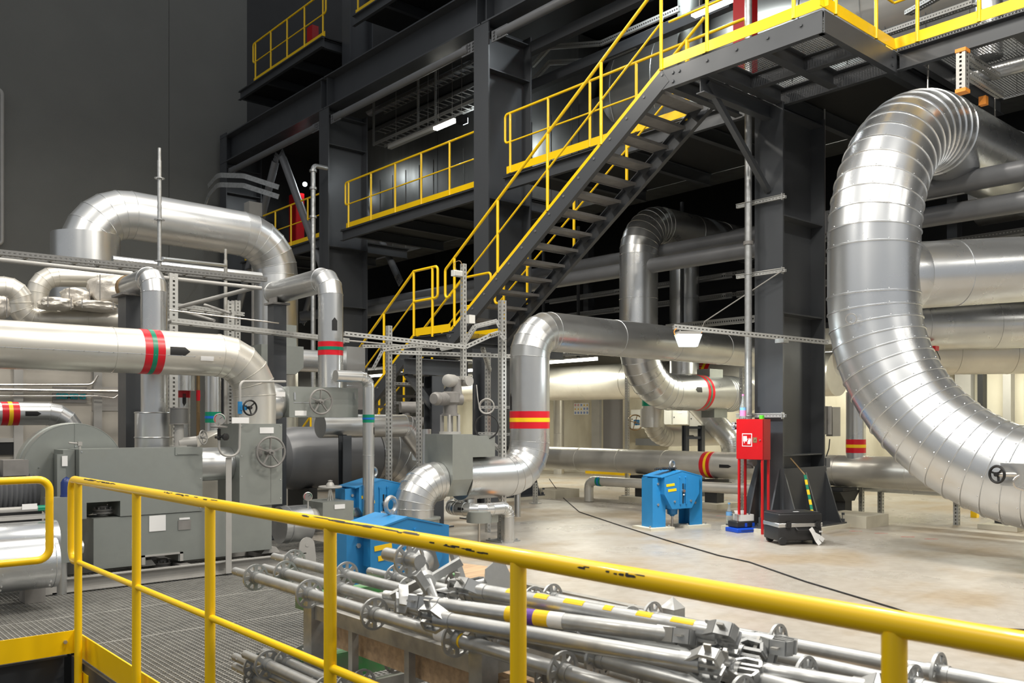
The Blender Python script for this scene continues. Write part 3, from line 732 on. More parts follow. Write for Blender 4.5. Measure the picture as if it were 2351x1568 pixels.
# drain assembly and perforated post in front
T = thing('drain_pipe', 'small drain pipe bend below the central pipe', 'pipe')
pc = [px(1078, 1140, d=10.75), px(1078, 1158, d=10.75)]
bm = NB(); tube(bm, (pc[0].x, pc[0].y, .62), (pc[0].x, pc[0].y, .44), .085, 24); obj('branch', bm, 'galv', T)
zd = .43
A = [px(1090, 1154, z=zd+.03), px(1035, 1157, z=zd+.03), px(1030, 1166, z=zd), px(1100, 1173, z=zd-.02), px(1160, 1160, z=zd), px(1175, 1175, z=zd-.05)]
A = [px(1095, 1150, d=11.1), px(1040, 1157, d=11.1), px(1038, 1170, d=10.55), px(1098, 1178, d=10.3), px(1166, 1163, d=10.6), px(1166, 1240, d=10.6)]
A = [V((p.x, p.y, .42 if i < 5 else 0)) for i, p in enumerate(A)]
bm = NB(); sweep(bm, A, .078, [.18, .18, .3, .10], 4, 24, .004, 0, 4); obj('pipe_jacket', bm, 'galv', T)
arrow(T, (A[2]+A[3])/2, A[3]-A[2], .078, .10, .2)
bm = NB(); q = px(1100, 1185, d=10.4); tube(bm, (q.x, q.y, .40), (q.x, q.y, .27), .15, 28); cbox(bm, (q.x+.12, q.y+.02, .32), (.22, .2, .12)); obj('trap_casing', bm, 'galv_dull', T)
bm = NB(); tube(bm, (q.x+.0, q.y, .27), (q.x, q.y, .0), .015, 10); obj('support_rod', bm, 'steel', T)
T = thing('perforated_post', 'short perforated steel post with orange cap on a floor plate', 'post')
q = px(1155, 1240, z=0.012); bm = NB(); slotbox(bm, (q.x, q.y, .015), (q.x, q.y, .40), .10, .10); obj('post_profile', bm, 'slot', T)
bm = NB(); cbox(bm, (q.x, q.y, .405), (.10, .10, .012)); obj('end_cap', bm, 'orange', T)
bm = NB(); cbox(bm, (q.x, q.y, .008), (.30, .30, .016)); obj('foot_plate', bm, 'zinc', T)
bm = NB()
for a in (-.12, .12):
    for b_ in (-.12, .12): bolt(bm, (q.x+a, q.y+b_, .016), (0, 0, 1), .014, .02)
obj('bolt', bm, 'zinc', T)
# --- PL: thick horizontal pipe at left, elbow down into the valve body
yl = 8.65
z0 = px(200, 800, y=yl).z; xe = px(585, 900, y=yl).x
zl = px(250, 803, y=yl).z
T = pipe('loop_pipe', 'thick silver pipe with red and green band entering from the left', [(-1.5, yl, zl), (xe, yl, zl), (xe, yl, 1.15)], .213, [.40], [5], 'galv_warm', 1.0, .005, 5, 40)
bands(T, (px(357, 810, y=yl-.2).x, yl, zl), (1, 0, 0), .213, .185, ('tapered', 'tapegreen'))
arrow(T, (px(413, 810, y=yl-.2).x, yl, zl), (1, 0, 0), .213, .19, .19, (-.35, -1, .02))
plate(T, (px(475, 810, y=yl-.2).x, yl, zl), (1, 0, 0), .213, .13, .10, (-.35, -1, -.25))
# lengthwise seam with rivets
bm = NB()
for k in range(34):
    x = -.3+k*.125; q = V((x, yl, zl))+V((-.12, -.97, -.18)).normalized()*.213; bolt(bm, q, (-.1, -1, -.15), .006, .005)
bar(bm, V((-.5, yl, zl))+V((0, -.98, -.18)).normalized()*.213, V((3.3, yl, zl))+V((0, -.98, -.18)).normalized()*.213, .003, .004)
obj('rivet', bm, 'bead', T)
# vertical left pipe PB
yb_ = 9.15; q = px(354, 800, y=yb_); zt2 = px(354, 637, y=yb_).z
T = pipe('vent_pipe', 'upright pipe standing behind the box, bending away at its top', [(q.x, yb_+.75, zt2-.02), (q.x, yb_, zt2), (q.x, yb_, 1.55)], .128, [.16], [3], 'galv', .75, .004, 4, 32)
bm = NB(); tube(bm, (q.x, yb_, 1.18), (q.x, yb_, 1.56), .185, 32); torus(bm, (q.x, yb_, 1.30), (0, 0, 1), .186, .008, 32, 6); torus(bm, (q.x, yb_, 1.55), (0, 0, 1), .186, .006, 32, 6); obj('sleeve', bm, 'galv', T)
bm = NB(); tube(bm, (q.x, yb_+.74, zt2-.02), (q.x, yb_+.80, zt2-.02), .14, 24); obj('end_cap', bm, 'brass', T)
# PC
yc_ = 9.0; q = px(759, 800, y=yc_); zt3 = px(755, 638, y=yc_).z
xq = q.x
T = pipe('vent_pipe', 'upright pipe with red and green band and black arrow, elbow at top', [(q.x, yc_+1.40, zt3-.02), (q.x, yc_, zt3), (q.x, yc_, 1.85)], .142, [.20], [3], 'galv', .95, .004, 3, 36)
bands(T, (q.x, yc_, px(759, 801, y=yc_).z), (0, 0, 1), .142, .155, ('tapered', 'tapegreen'))
pp = px(773, 745, y=yc_-.1); arrow(T, (q.x, yc_, pp.z), (0, 0, 1), .142, .15, .22, V((pp.x-q.x, pp.y-q.y, 0))-FWD*.08)
pp = px(772, 865, y=yc_-.1); bm = NB(); cbox(bm, (pp.x, pp.y-.05, pp.z), (.14, .006, .055)); obj('name_plate', bm, 'paper', T)
bm = NB(); e = V((q.x, yc_+1.40, zt3-.02)); tube(bm, e, e+V((0, .03, 0)), .148, 32); tube(bm, e+V((0, .03, 0)), e+V((0, .12, -.02)), .05, 16); obj('end_cap', bm, 'galv', T)
# post under PC and under PB
def dpost(label, u, v0, yy, w=.17, z0=0):
    p = px(u, v0, y=yy); T = thing('pipe_post', label, 'post', 'dark pipe posts')
    bm = NB(); box(bm, (p.x-w/2, yy-w/2, z0), (p.x+w/2, yy+w/2, p.z-.07)); obj('post_shaft', bm, 'dark', T)
    bm = NB(); box(bm, (p.x-w*.7, yy-w*.7, p.z-.07), (p.x+w*.7, yy+w*.7, p.z-.045)); box(bm, (p.x-.06, yy-.1, p.z-.045), (p.x-.045, yy+.1, p.z+.02)); box(bm, (p.x+.045, yy-.1, p.z-.045), (p.x+.06, yy+.1, p.z+.02)); obj('saddle', bm, 'castgrey', T)
    bm = NB(); box(bm, (p.x-w*.8, yy-w*.8, z0), (p.x+w*.8, yy+w*.8, z0+.02)); obj('foot_plate', bm, 'dark', T)
    return T
dpost('dark square post carrying the end of the banded upright pipe', 636, 688, yc_+1.22)
dpost('dark square post left of the tall upright pipe', 309, 668, yb_+.6, .26)
# --- PT: large duct top left
yt = 13.6
p0 = px(197, 560, y=yt); p1_ = px(634, 700, y=yt); zt4 = px(400, 508, y=yt).z
T = pipe('large_duct', 'large silver duct arching across the upper left', [(p0.x, yt, 0.0), (p0.x, yt, zt4), (p1_.x, yt, zt4-.05), (p1_.x, yt, 0)], .355, [.62, .62], [6, 6], 'galv', 1.6, .006, 4, 44, cat='duct')
bm = NB(); tube(bm, (p0.x, yt, 0), (p0.x, yt, px(190, 540, y=yt).z), .46, 40); obj('sleeve', bm, 'galv', T)
# banded small pipe at far left
q = px(80, 950, y=9.6)
T = pipe('elbow_pipe', 'short pipe with red and yellow band above the round drum', [(-1, 9.6, q.z), (px(165, 950, y=9.6).x, 9.6, q.z), (px(165, 950, y=9.6).x, 9.6, 0)], .113, [.22], [4], 'galv', 0, .004, 3, 28)
bands(T, (px(26, 950, y=9.5).x, 9.6, q.z), (1, 0, 0), .113, .15); arrow(T, (px(76, 950, y=9.5).x, 9.6, q.z), (1, 0, 0), .113, .14, .2, (-.3, -1, 0))
# low pipes on the far right floor
px_ = 12.5
zc = px(1470, 1060, x=px_).z
T = pipe('pipe', 'long low pipe with red and yellow band crossing behind the blue support', [(px_, 16.5, zc), (px_, 7.9, zc)], .225, seam=1.1, m='galv_warm')
pipe('pipe', 'continuation of the long low pipe right of the near column', [(px_, 7.85, zc), (px_, -2, zc)], .235, seam=1.1, m='galv_warm')
q = px(1618, 1060, x=px_-.2); bands(T, (px_, q.y, zc), (0, 1, 0), .225, .22)
q = px(1667, 1064, x=px_-.2); arrow(T, (px_, q.y, zc), (0, -1, 0), .225, .24, .12, (-1, -.6, 0))
xs2 = 11.6
zz = px(1420, 1108, x=xs2).z; q0 = px(1352, 1108, x=xs2)
T = pipe('pipe', 'thin low pipe with a green band turning down into the floor', [(xs2, 7.4, zz+.04), (xs2, q0.y, zz), (xs2, q0.y, .01)], .085, [.13], [4], 'galv_warm', 1.2, .003, 3, 24)
q = px(1378, 1101, x=xs2); bands(T, (xs2, q.y, zz), (0, 1, 0), .085, .12, ('tapegreen', 'tapeblue'))
pipe('pipe', 'thin low pipe on short slotted legs beneath the giant duct', [(12.9, 7.0, .48), (12.9, 1, .48)], .085, seam=1.2)
for k, y in enumerate((6.3, 5.2, 3.8)):
    bm = NB(); slotbox(bm, (12.9, y, 0), (12.9, y, .40), .07, .07); solo('slotted_pipe_stand', bm, 'slot', 'short slotted leg under the thin low pipe at the right', 'leg', 'short slotted pipe legs')
q = px(1965, 1000, x=12.5)
T = pipe('pipe', 'upright banded pipe rising from the low pipe beside the giant duct', [(12.5, q.y, .6), (12.5, q.y, 1.9)], .14, seam=0)
bands(T, (12.5, q.y, px(1965, 1024, x=12.5).z), (0, 0, 1), .14, .2)
# supports for the long low pipe
for k, u in enumerate((1478, 1930, 1640)):
    q = px(u, 1100, x=px_); T = thing('pipe_support', ['dark pipe shoe under the long low pipe left of the blue support', 'dark pipe shoe under the low pipe right of the near column', 'dark pipe shoe under the low pipe behind the blue support'][k], 'support', 'dark pipe shoes')
    bm = NB(); cbox(bm, (px_, q.y, zc-.27), (.42, .30, .05)); obj('cradle', bm, 'darker', T)
    bm = NB(); prism(bm, [(px_-.30, q.y-.15, zc-.30), (px_+.30, q.y-.15, zc-.30), (px_+.14, q.y-.15, zc-.45), (px_-.14, q.y-.15, zc-.45)], (0, .3, 0)); cbox(bm, (px_, q.y, (zc-.45)/2), (.2, .25, zc-.45)); obj('stand', bm, 'darker', T)
    bm = NB(); cbox(bm, (px_, q.y, .04), (.7, .6, .08)); obj('plinth', bm, 'concwall', T)
# wide high pipes at the back of the low hall, upper centre
T = pipe('pipe', 'wide pale pipe along the top of the lit low hall', [(15.5, 20, 2.45), (15.5, 8.4, 2.36)], .42, seam=1.3, m='galv_warm')
q = px(1611, 840, x=15.1); bands(T, (15.5, q.y, 2.38), (0, 1, 0), .42, .28)
q = px(1592, 838, x=15.1); arrow(T, (15.5, q.y+.1, 2.38), (0, 1, 0), .42, .3, .12, (-1, -.5, .1))
q = px(1270, 886, x=17.2)
pipe('pipe', 'slim pipe turning down beside the concrete wall', [(17.2, px(1395, 886, x=17.2).y, q.z), (17.2, px(1283, 886, x=17.2).y, q.z), (17.2, px(1283, 886, x=17.2).y, 0)], .15, [.2], [4], 'galv_warm', 1.3)
q0 = px(1497, 950, d=17.5)
T = pipe('elbow_pipe', 'pipe with green band and collar bending right behind the looping pipe', [(q0.x, q0.y, 2.0), (q0.x, q0.y, px(1497, 1003, d=17.5).z), (q0.x+3, q0.y-.3, px(1497, 1003, d=17.5).z)], .20, [.42], [8], 'galv_warm', 0, .006, 0, 32)
bm = NB(); tube(bm, (q0.x, q0.y, 1.35), (q0.x, q0.y, 1.72), .235, 32); obj('collar', bm, 'galv_warm', T)
obj('green_band', mk(ring, (q0.x, q0.y, 1.83), (0, 0, 1), .20, .12), 'tapegreen', T)
pp = px(1562, 1003, d=18); arrow(T, (pp.x, q0.y-.15, px(1497, 1003, d=17.5).z), (1, 0, 0), .20, .18, .15, (-.8, -1, 0))
# ================================================================= pump skid at left
YF = 8.3
def Pf(u, v, y=YF): return px(u, v, y=y)
def handwheel(T, c, axis, R, m='castgrey', spokes=5, rim=.011, hub=.025, stub=.05, name='handwheel'):
    c = V(c); d, s, u = frame(V(axis)); bm = NB()
    torus(bm, c, d, R, rim, 36, 8)
    for k in range(spokes):
        a = 2*PI*k/spokes+.3; e = s*math.cos(a)+u*math.sin(a); bar(bm, c-d*.012+e*hub*.6, c+e*R, rim*1.1, rim*1.5, d)
    o = obj(name, bm, m, T)
    bm = NB(); lathe(bm, c-d*.05, d, [(0, .012), (.03, .012), (.031, hub), (.07, hub*.9), (.071, .010), (.05+stub, .010)], 16); obj('hub', bm, m, o)
    return o
def gauge(T, c, axis, R, name='gauge'):
    c = V(c); d, s, u = frame(V(axis)); bm = NB(); lathe(bm, c-d*.02, d, [(0, R*.9), (.0, R), (.026, R), (.028, R*.88), (.022, R*.86)], 28); o = obj(name, bm, 'steel', T)
    bm = NB(); lathe(bm, c-d*.01, d, [(0, R*.86), (.012, R*.86)], 28); obj('dial', bm, 'paper', o)
    bm = NB(); torus(bm, c+d*.003, d, R*.78, R*.05, 20, 4, -.6, 1.0); obj('red_arc', bm, 'tapered', o)
    bm = NB(); torus(bm, c+d*.003, d, R*.78, R*.05, 20, 4, 1.4, 3.2); obj('green_arc', bm, 'tapegreen', o)
    bm = NB(); bar(bm, c+d*.006, c+d*.006+(s*-.5+u*.4)*R, .003, .002, d); obj('needle', bm, 'black', o); return o
def rivets(bm, pts, axis=(0, -1, 0), r=.006):
    for p in pts: bolt(bm, p, axis, r, .005)
# skid frame
T = thing('skid_frame', 'grey steel skid frame with lifting lugs on the grating', 'frame')
a = px(118, 1363, z=.0); b = px(702, 1287, z=.0); ys = 8.12
xa = px(118, 1363, y=ys).x; xb = px(700, 1287, y=ys).x
bm = NB(); chan(bm, (xa, ys, .07), (xb, ys, .07), .12, .06, .01, -1); obj('front_rail', bm, 'lightgrey', T)
bm = NB(); chan(bm, (xa, ys+.95, .07), (xb, ys+.95, .07), .12, .06, .01, 1); obj('rear_rail', bm, 'lightgrey', T)
for x in (xa+.1, (xa+xb)/2, xb-.15):
    bm = NB(); box(bm, (x-.05, ys+.03, .02), (x+.05, ys+.92, .12)); obj('cross_beam', bm, 'castgrey', T)
for x in (xa-.09, xb-.09):
    bm = NB()
    P = [(x, ys-.03, .01), (x+.2, ys-.03, .01), (x+.2, ys-.03, .08)] + [(x+.1+.085*math.cos(t), ys-.03, .20+.085*math.sin(t)) for t in [k*PI/8 for k in range(9)]] + [(x, ys-.03, .08)]
    prism(bm, P, (0, .014, 0)); tube(bm, (x+.1, ys-.034, .21), (x+.1, ys-.012, .21), .022, 14); obj('lifting_lug', bm, 'lightgrey', T)
for x in (xa+.75, xb-.35):
    bm = NB(); prism(bm, [(x, ys+.25, .12), (x+.2, ys+.25, .12), (x+.16, ys+.25, .175), (x+.05, ys+.25, .175)], (0, .3, 0)); obj('machine_foot', bm, 'lightgrey', T)
# big machine casing
T = thing('machine_casing', 'large flat grey-green sheet metal pump casing behind the yellow rail', 'casing')
zt = Pf(300, 1030).z; zm = Pf(300, 1184).z; zb0 = Pf(300, 1300).z
x0, x1u, x1l = Pf(182, 1100).x, Pf(465, 1100).x, Pf(520, 1100).x
xn = Pf(276, 1170).x
bm = NB(); P = [(x0, zm+.0), (x0+.06, zm+.0), (x0+.06, zm+.14), (xn, zm+.14), (xn, zm+.0), (x1u, zm+.0), (x1u, zt), (x0, zt)]
prism(bm, [(a, YF, b) for a, b in P], (0, .36, 0)); obj('upper_casing', bm, 'galv_dull', T, ang=.3)
bm = NB(); xm = Pf(371, 1280).x
P = [(x0+.12, zb0), (xm-.14, zb0), (xm-.14, zb0+.07), (xm+.16, zb0+.07), (xm+.16, zb0+.0), (x1l, zb0), (x1l, zm-.006), (x0+.12, zm-.006)]
prism(bm, [(a, YF+.01, b) for a, b in P], (0, .36, 0)); obj('lower_casing', bm, 'galv_dull', T, ang=.3)
bm = NB(); box(bm, (x0-.10, YF+.12, zm+.05), (x0-.004, YF+.42, zt-.005)); obj('side_casing', bm, 'galv_dull', T)
bm = NB(); q = Pf(142, 1080, YF+.15); box(bm, (q.x-.05, YF+.10, zt-.45), (q.x+.02, YF+.14, zt-.04)); obj('terminal_cover', bm, 'galv_dull', T)
bm = NB(); q = Pf(147, 1057, YF+.1); box(bm, (q.x-.02, YF+.085, q.z-.05), (q.x+.025, YF+.092, q.z+.04)); obj('name_plate', bm, 'paper', T)
for (u, v, y_) in ((236, 1168, YF+.17), (372, 1290, YF+.18)):
    q = Pf(u, v, y_); bm = NB(); lathe(bm, q-V((0, 0, .06)), (0, 0, 1), [(0, .05), (.02, .05), (.02, .085), (.035, .085), (.035, .075), (.045, .075), (.045, .085), (.06, .085), (.06, .05), (.09, .05)], 24)
    for k in range(8): t = k*PI/4; bolt(bm, q+V((.07*math.cos(t), .07*math.sin(t), 0)), (0, 0, 1), .009, .018)
    obj('flange', bm, 'castgrey', T)
q = Pf(362, 1202); bm = NB(); box(bm, (q.x-.075, YF+.002, q.z-.07), (q.x+.075, YF+.0095, q.z+.075)); obj('name_plate', bm, 'paper', T)
q = Pf(424, 1204); bm = NB(); box(bm, (q.x-.06, YF+.002, q.z-.05), (q.x+.06, YF+.0095, q.z+.04)); obj('maker_plate', bm, 'castgrey', T)
q = Pf(424, 1191); bm = NB(); box(bm, (q.x-.05, YF+.002, q.z-.008), (q.x+.05, YF+.0095, q.z+.010)); obj('name_plate', bm, 'paper', T)
q = Pf(431, 1034); bm = NB(); box(bm, (q.x-.12, YF-.008, zt-.07), (q.x+.11, YF, zt+.005)); box(bm, (q.x-.10, YF-.014, zt-.062), (q.x+.09, YF-.008, zt-.056)); obj('cover_strip', bm, 'galv_dull', T)
q = Pf(404, 1268); bm = NB(); box(bm, (xm-.18, YF-.004, zb0+.07), (xm+.2, YF+.01, zb0+.085)); box(bm, (xm-.18, YF-.004, zb0+.0), (xm-.15, YF+.01, zb0+.085)); box(bm, (xm+.17, YF-.004, zb0+.0), (xm+.2, YF+.01, zb0+.085)); obj('cutout_trim', bm, 'lightgrey', T)
bm = NB(); rivets(bm, [(x0+.02, YF, zt-.02), (x1u-.02, YF, zt-.3), (x1u-.02, YF, zm+.03)]); rivets(bm, [(Pf(472, 1).x, YF+.01, zb0+.06+k*.16) for k in range(3)]); obj('rivet', bm, 'bead', T)
bm = NB(); xx = Pf(470, 1).x+.03; box(bm, (xx-.001, YF+.006, zb0+.01), (xx+.001, YF+.0099, zm-.02)); obj('panel_joint', bm, 'castgrey', T)
q = px(183, 1026, y=YF+.1); bm = NB(); tube(bm, (q.x, YF+.1, zt), (q.x, YF+.1, zt+.05), .012, 10); tube(bm, (q.x, YF+.1, zt+.05), (q.x-.09, YF+.1, zt+.06), .008, 8); cbox(bm, (q.x, YF+.1, zt+.05), (.035, .03, .035)); obj('vent_tap', bm, 'lightgrey', T)
# drum behind
q = px(172, 1080, y=8.75)
T = thing('round_drum', 'large round drum casing with flat front behind the pump casing', 'drum')
bm = NB(); lathe(bm, (q.x, 8.75, q.z), (0, 1, 0), [(0, 0), (0, .43), (.16, .43), (.165, .44), (.175, .44), (.18, .43), (.34, .43), (.34, 0)], 72); obj('drum_shell', bm, 'galv_dull', T, ang=.4)
bm = NB(); torus(bm, (q.x, 8.752, q.z), (0, 1, 0), .431, .005, 72, 6); bar(bm, (q.x, 8.747, q.z), (q.x, 8.747, q.z+.43), .006, .005, (0, 1, 0)); obj('rim_bead', bm, 'galv_dull', T)
bm = NB(); rivets(bm, [(q.x+.004, 8.745, q.z+.22), (q.x-.43*.7, 8.745, q.z+.4*.1)]); obj('rivet', bm, 'bead', T)
T = thing('round_drum', 'partly hidden pale domed drum between casing and valve body', 'drum')
q = px(528, 1082, y=9.35); bm = NB(); lathe(bm, (q.x, 9.35, q.z), (0, 1, 0), [(0, 0), (0, .44), (.008, .452), (.35, .452), (.35, 0)], 72); obj('drum_shell', bm, 'galv_warm', T, ang=.4)
bm = NB(); box(bm, (q.x-.2, 9.4, 0), (q.x+.2, 9.65, q.z-.44)); obj('stand', bm, 'castgrey', T)
# motor at far left
T = thing('electric_motor', 'grey finned electric motor at the left edge below the banded pipe', 'motor')
q = px(30, 1128, y=8.9); bm = NB(); prof = [(0, .06), (.02, .20), (.06, .22)]
for k in range(10): prof += [(.08+k*.04, .205), (.10+k*.04, .225)]
prof += [(.5, .2), (.5, 0)]
lathe(bm, (q.x+.2, 8.9, q.z), (-1, 0, 0), prof, 32); obj('motor_body', bm, 'midgrey', T)
bm = NB(); cbox(bm, (q.x-.02, 8.78, q.z+.22), (.2, .18, .14)); obj('terminal_box', bm, 'castgrey', T)
bm = NB(); tube(bm, (q.x+.2, 8.9, q.z), (q.x+.26, 8.9, q.z), .1, 20); cbox(bm, (q.x, 8.9, (q.z-.2)/2+.03), (.4, .3, q.z-.16)); obj('motor_foot', bm, 'darker', T)
# valve body V
T = thing('valve_housing', 'tall grey valve housing with a big handwheel on the skid', 'valve')
xe0 = Pf(550, 1).x; xe1 = Pf(648, 1).x; zvt = Pf(600, 973).z; zvm = Pf(600, 1160).z; zvb = Pf(590, 1265).z
yv1 = px(500, 1, x=xe0).y
yv1 = min(yv1, YF+.62)
bm = NB(); box(bm, (xe0, YF, zvm), (xe1, yv1, zvt)); obj('upper_housing', bm, 'galv_dull', T)
xl0 = x1l+.005; xl1 = Pf(627, 1).x
bm = NB(); box(bm, (xl0, YF+.03, zvb), (xl1, yv1-.05, zvm-.005)); obj('lower_housing', bm, 'galv_dull', T)
bm = NB(); q = Pf(622, 1); box(bm, (q.x-.001, YF-.003, zvm+.02), (q.x+.001, YF, zvt-.06)); obj('panel_joint', bm, 'castgrey', T)
bm = NB(); q = Pf(612, 988); box(bm, (q.x-.075, YF-.006, q.z-.03), (q.x+.075, YF-.001, q.z+.03))
obj('name_plate', bm, 'paper', T)
bm = NB(); rivets(bm, [(xe0+.02, YF, zvt-.02), (xe1-.02, YF, zvt-.02), (xe0+.02, YF, zvm+.3), (xe0+.02, YF, zvm+.5), (xe1-.02, YF, zvm+.06), (xe1-.02, YF, zvm+.25)]); obj('rivet', bm, 'bead', T)
q = px(622, 1038, y=YF-.08); handwheel(T, q, (0, -1, 0), .150, 'castgrey', 5, .012, .03, .07)
bm = NB(); tube(bm, (q.x, YF-.08, q.z), (q.x, YF+.01, q.z), .03, 14); cbox(bm, (q.x-.09, YF-.01, q.z+.01), (.05, .03, .1)); obj('gear_box', bm, 'castgrey', T)
q = px(492, 1065, y=YF+.25); bm = NB(); tube(bm, (x1u+.002, YF+.25, q.z), (xe0-.002, YF+.25, q.z), .165, 40); obj('connecting_pipe', bm, 'galv', T)
# upright flat bar carrying the gauge tube
T = thing('gauge_stand', 'pressure gauge on a bent tube held by a tall flat bar', 'gauge')
q = px(525, 1290, y=8.05); bm = NB(); box(bm, (q.x-.028, 8.045, .02), (q.x+.028, 8.055, px(525, 1050, y=8.05).z)); obj('flat_bar', bm, 'lightgrey', T)
yg = 8.03
G = lambda u, v: px(u, v, y=yg)
bm = NB(); sweep(bm, [G(503, 985), G(503, 1047), G(549, 1047), G(551, 975)], .011, [.085, .085], 8, 12); obj('bent_tube', bm, 'lightgrey', T)
bm = NB(); tube(bm, G(503, 1010), G(503, 985), .016, 12); tube(bm, G(503, 1002), G(513, 1003)+V((0, -.05, 0)), .012, 10); lathe(bm, G(512, 1003)+V((0, -.045, 0)), (.2, -1, 0), [(0, .012), (.0, .034), (.02, .034), (.025, .012)], 10); tube(bm, G(494, 1004), G(503, 1004), .012, 10); obj('needle_valve', bm, 'black', T)
bm = NB(); lathe(bm, G(503, 982), (0, 0, 1), [(0, .02), (.0, .075), (.012, .078), (.02, .02)], 28); tube(bm, G(503, 985), G(503, 970), .012, 10); obj('sun_disc', bm, 'castgrey', T)
gauge(T, G(504, 962), (-.35, -1, 0), .055)
bm = NB(); q = G(552, 965); cbox(bm, (q.x, yg, q.z), (.17, .008, .055)); obj('name_plate', bm, 'paper', T)
# box valve 2 with handwheel under PC
y2_ = 8.78
T = thing('valve_housing', 'horizontal grey valve box with a handwheel under the banded upright pipe', 'valve')
B0 = px(664, 925, y=y2_).x; B1 = px(822, 925, y=y2_).x; z1_, z2_ = px(740, 958, y=y2_).z, px(740, 889, y=y2_).z
bm = NB(); box(bm, (B0, y2_, z1_), (B1, y2_+.48, z2_)); obj('housing', bm, 'galv_dull', T)
ccx = (y2_+.24); zc2 = (z1_+z2_)/2
bm = NB(); lathe(bm, (B0-.34, ccx, zc2), (1, 0, 0), [(0, .02), (.17, .20), (.30, .205), (.34, .19)], 28); obj('transition_cone', bm, 'galv', T)
q = px(737, 922, y=y2_-.09); handwheel(T, q, (0, -1, 0), .135, 'castgrey', 5, .011, .028, .05)
bm = NB(); tube(bm, (q.x, y2_-.09, q.z), (q.x, y2_+.01, q.z), .022, 12); obj('stem', bm, 'castgrey', T)
q = px(690, 948, y=y2_); bm = NB(); box(bm, (q.x-.07, y2_-.005, q.z-.03), (q.x+.07, y2_-.001, q.z+.025)); obj('name_plate', bm, 'paper', T)
bm = NB()
for u in (676, 814): q = px(u, 905, y=y2_); box(bm, (q.x-.008, y2_-.012, q.z-.06), (q.x+.008, y2_-.001, q.z+.02)); 
q = px(664, 924, y=y2_); box(bm, (q.x+.05, y2_-.004, q.z-.003), (q.x+.35, y2_-.001, q.z+.003)); obj('latch', bm, 'bead', T)
q = px(640, 905, y=y2_+.02); bm = NB(); cbox(bm, (q.x, q.y, q.z), (.15, .006, .05)); obj('name_plate', bm, 'paper', T)
# small blue valve with black wheel and inverted U tube
T = thing('small_valve', 'small blue valve with black handwheel on a bent grey tube', 'valve')
S_ = lambda u, v, y=8.25: px(u, v, y=y)
bm = NB(); sweep(bm, [S_(655, 876, 8.5), S_(551, 876), S_(551, 925)], .013, [.06], 6, 12); obj('bent_tube', bm, 'lightgrey', T)
bm = NB(); tube(bm, S_(551, 922), S_(551, 950), .022, 12); tube(bm, S_(551, 935), S_(566, 936), .018, 12); cbox(bm, S_(557, 936), (.07, .05, .05)); obj('valve_body', bm, 'darkblue' if False else 'blue', T)
handwheel(T, S_(574, 936, 8.18), (.1, -1, 0), .072, 'black', 3, .009, .018, .02)
bm = NB(); tube(bm, S_(551, 950), S_(551, 975), .012, 10); obj('lower_tube', bm, 'lightgrey', T)
# cylinders at the left front
T = thing('pipe_casing', 'shiny silver cylinder behind the left railing, nearest the floor', 'casing')
q = px(125, 1288, y=7.55); bm = NB(); sweep(bm, [(q.x-1.7, 7.55, q.z), (q.x, 7.55, q.z)], .20, 0, 1, 44); torus(bm, (q.x-.03, 7.55, q.z), (1, 0, 0), .20, .004, 44, 6); obj('casing_shell', bm, 'galv_shiny', T)
bm = NB()
for u in (4, 118):
    for k in range(4): qq = px(u, 1296+k*10, y=7.38); bolt(bm, V((qq.x, 7.55, q.z))+V((0, -math.cos(.2+k*.25), -math.sin(.2+k*.25)))*.2, (0, -1, -.3), .008, .006)
obj('rivet', bm, 'bead', T)
T = thing('pipe_casing', 'silver tapered casing lying above the nearest cylinder at left', 'casing')
q = px(128, 1232, y=7.95); bm = NB(); lathe(bm, (q.x, 7.95, q.z-.02), (-1, 0, 0), [(0, 0), (0, .16), (.5, .16), (.62, .08), (1.3, .08), (1.3, 0)], 36); obj('casing_shell', bm, 'galv_shiny', T)
bm = NB(); box(bm, (q.x-.25, 7.85, 0), (q.x-.1, 8.05, q.z-.15)); obj('stand', bm, 'castgrey', T)
T = thing('thin_pipe', 'thin pipe with green marking and white tag at the left edge', 'pipe')
q = px(118, 1165, y=8.0); bm = NB(); tube(bm, (q.x-1.2, 8.0, q.z), (q.x, 8.0, q.z), .022, 14); obj('tube', bm, 'lightgrey', T)
bm = NB(); a = px(86, 1165, y=8.0); tube(bm, (a.x, 8.0, q.z), (q.x, 8.0, q.z), .0235, 14); obj('green_band', bm, 'tapegreen', T)
bm = NB(); a = px(68, 1163, y=7.97); cbox(bm, (a.x, 7.97, a.z), (.11, .004, .045)); obj('name_plate', bm, 'paper', T)
bm = NB(); a = px(118, 1180, y=8.02); box(bm, (q.x-1.2, 7.98, a.z-.03), (q.x, 8.1, a.z-.0)); obj('support_channel', bm, 'lightgrey', T)
T = thing('junction_box', 'slim grey junction box in front of the casing, blue motor on top', 'box')
q = px(145, 1190, y=8.05); bm = NB(); box(bm, (q.x-.11, 8.05, .27), (q.x+.09, 8.2, px(145, 1142, y=8.05).z)); obj('box_body', bm, 'galv_dull', T)
bm = NB(); q2 = px(157, 1140, y=8.1); lathe(bm, (q2.x-.01, 8.12, q2.z+.0), (0, 0, 1), [(0, .05), (.02, .045), (.12, .045), (.15, .03), (.17, .0)], 20); obj('blue_motor', bm, 'darkblue', T)
bm = NB(); rivets(bm, [(q.x+.07, 8.05, .35+k*.14) for k in range(4)]); obj('rivet', bm, 'bead', T)
bm = NB(); tube(bm, (q.x+.09, 8.13, .38), (q.x+.17, 8.13, .38), .06, 24); tube(bm, (q.x-.0, 8.12, .3), (q.x-.0, 8.12, .0), .05, 16); obj('outlet_pipe', bm, 'galv', T)
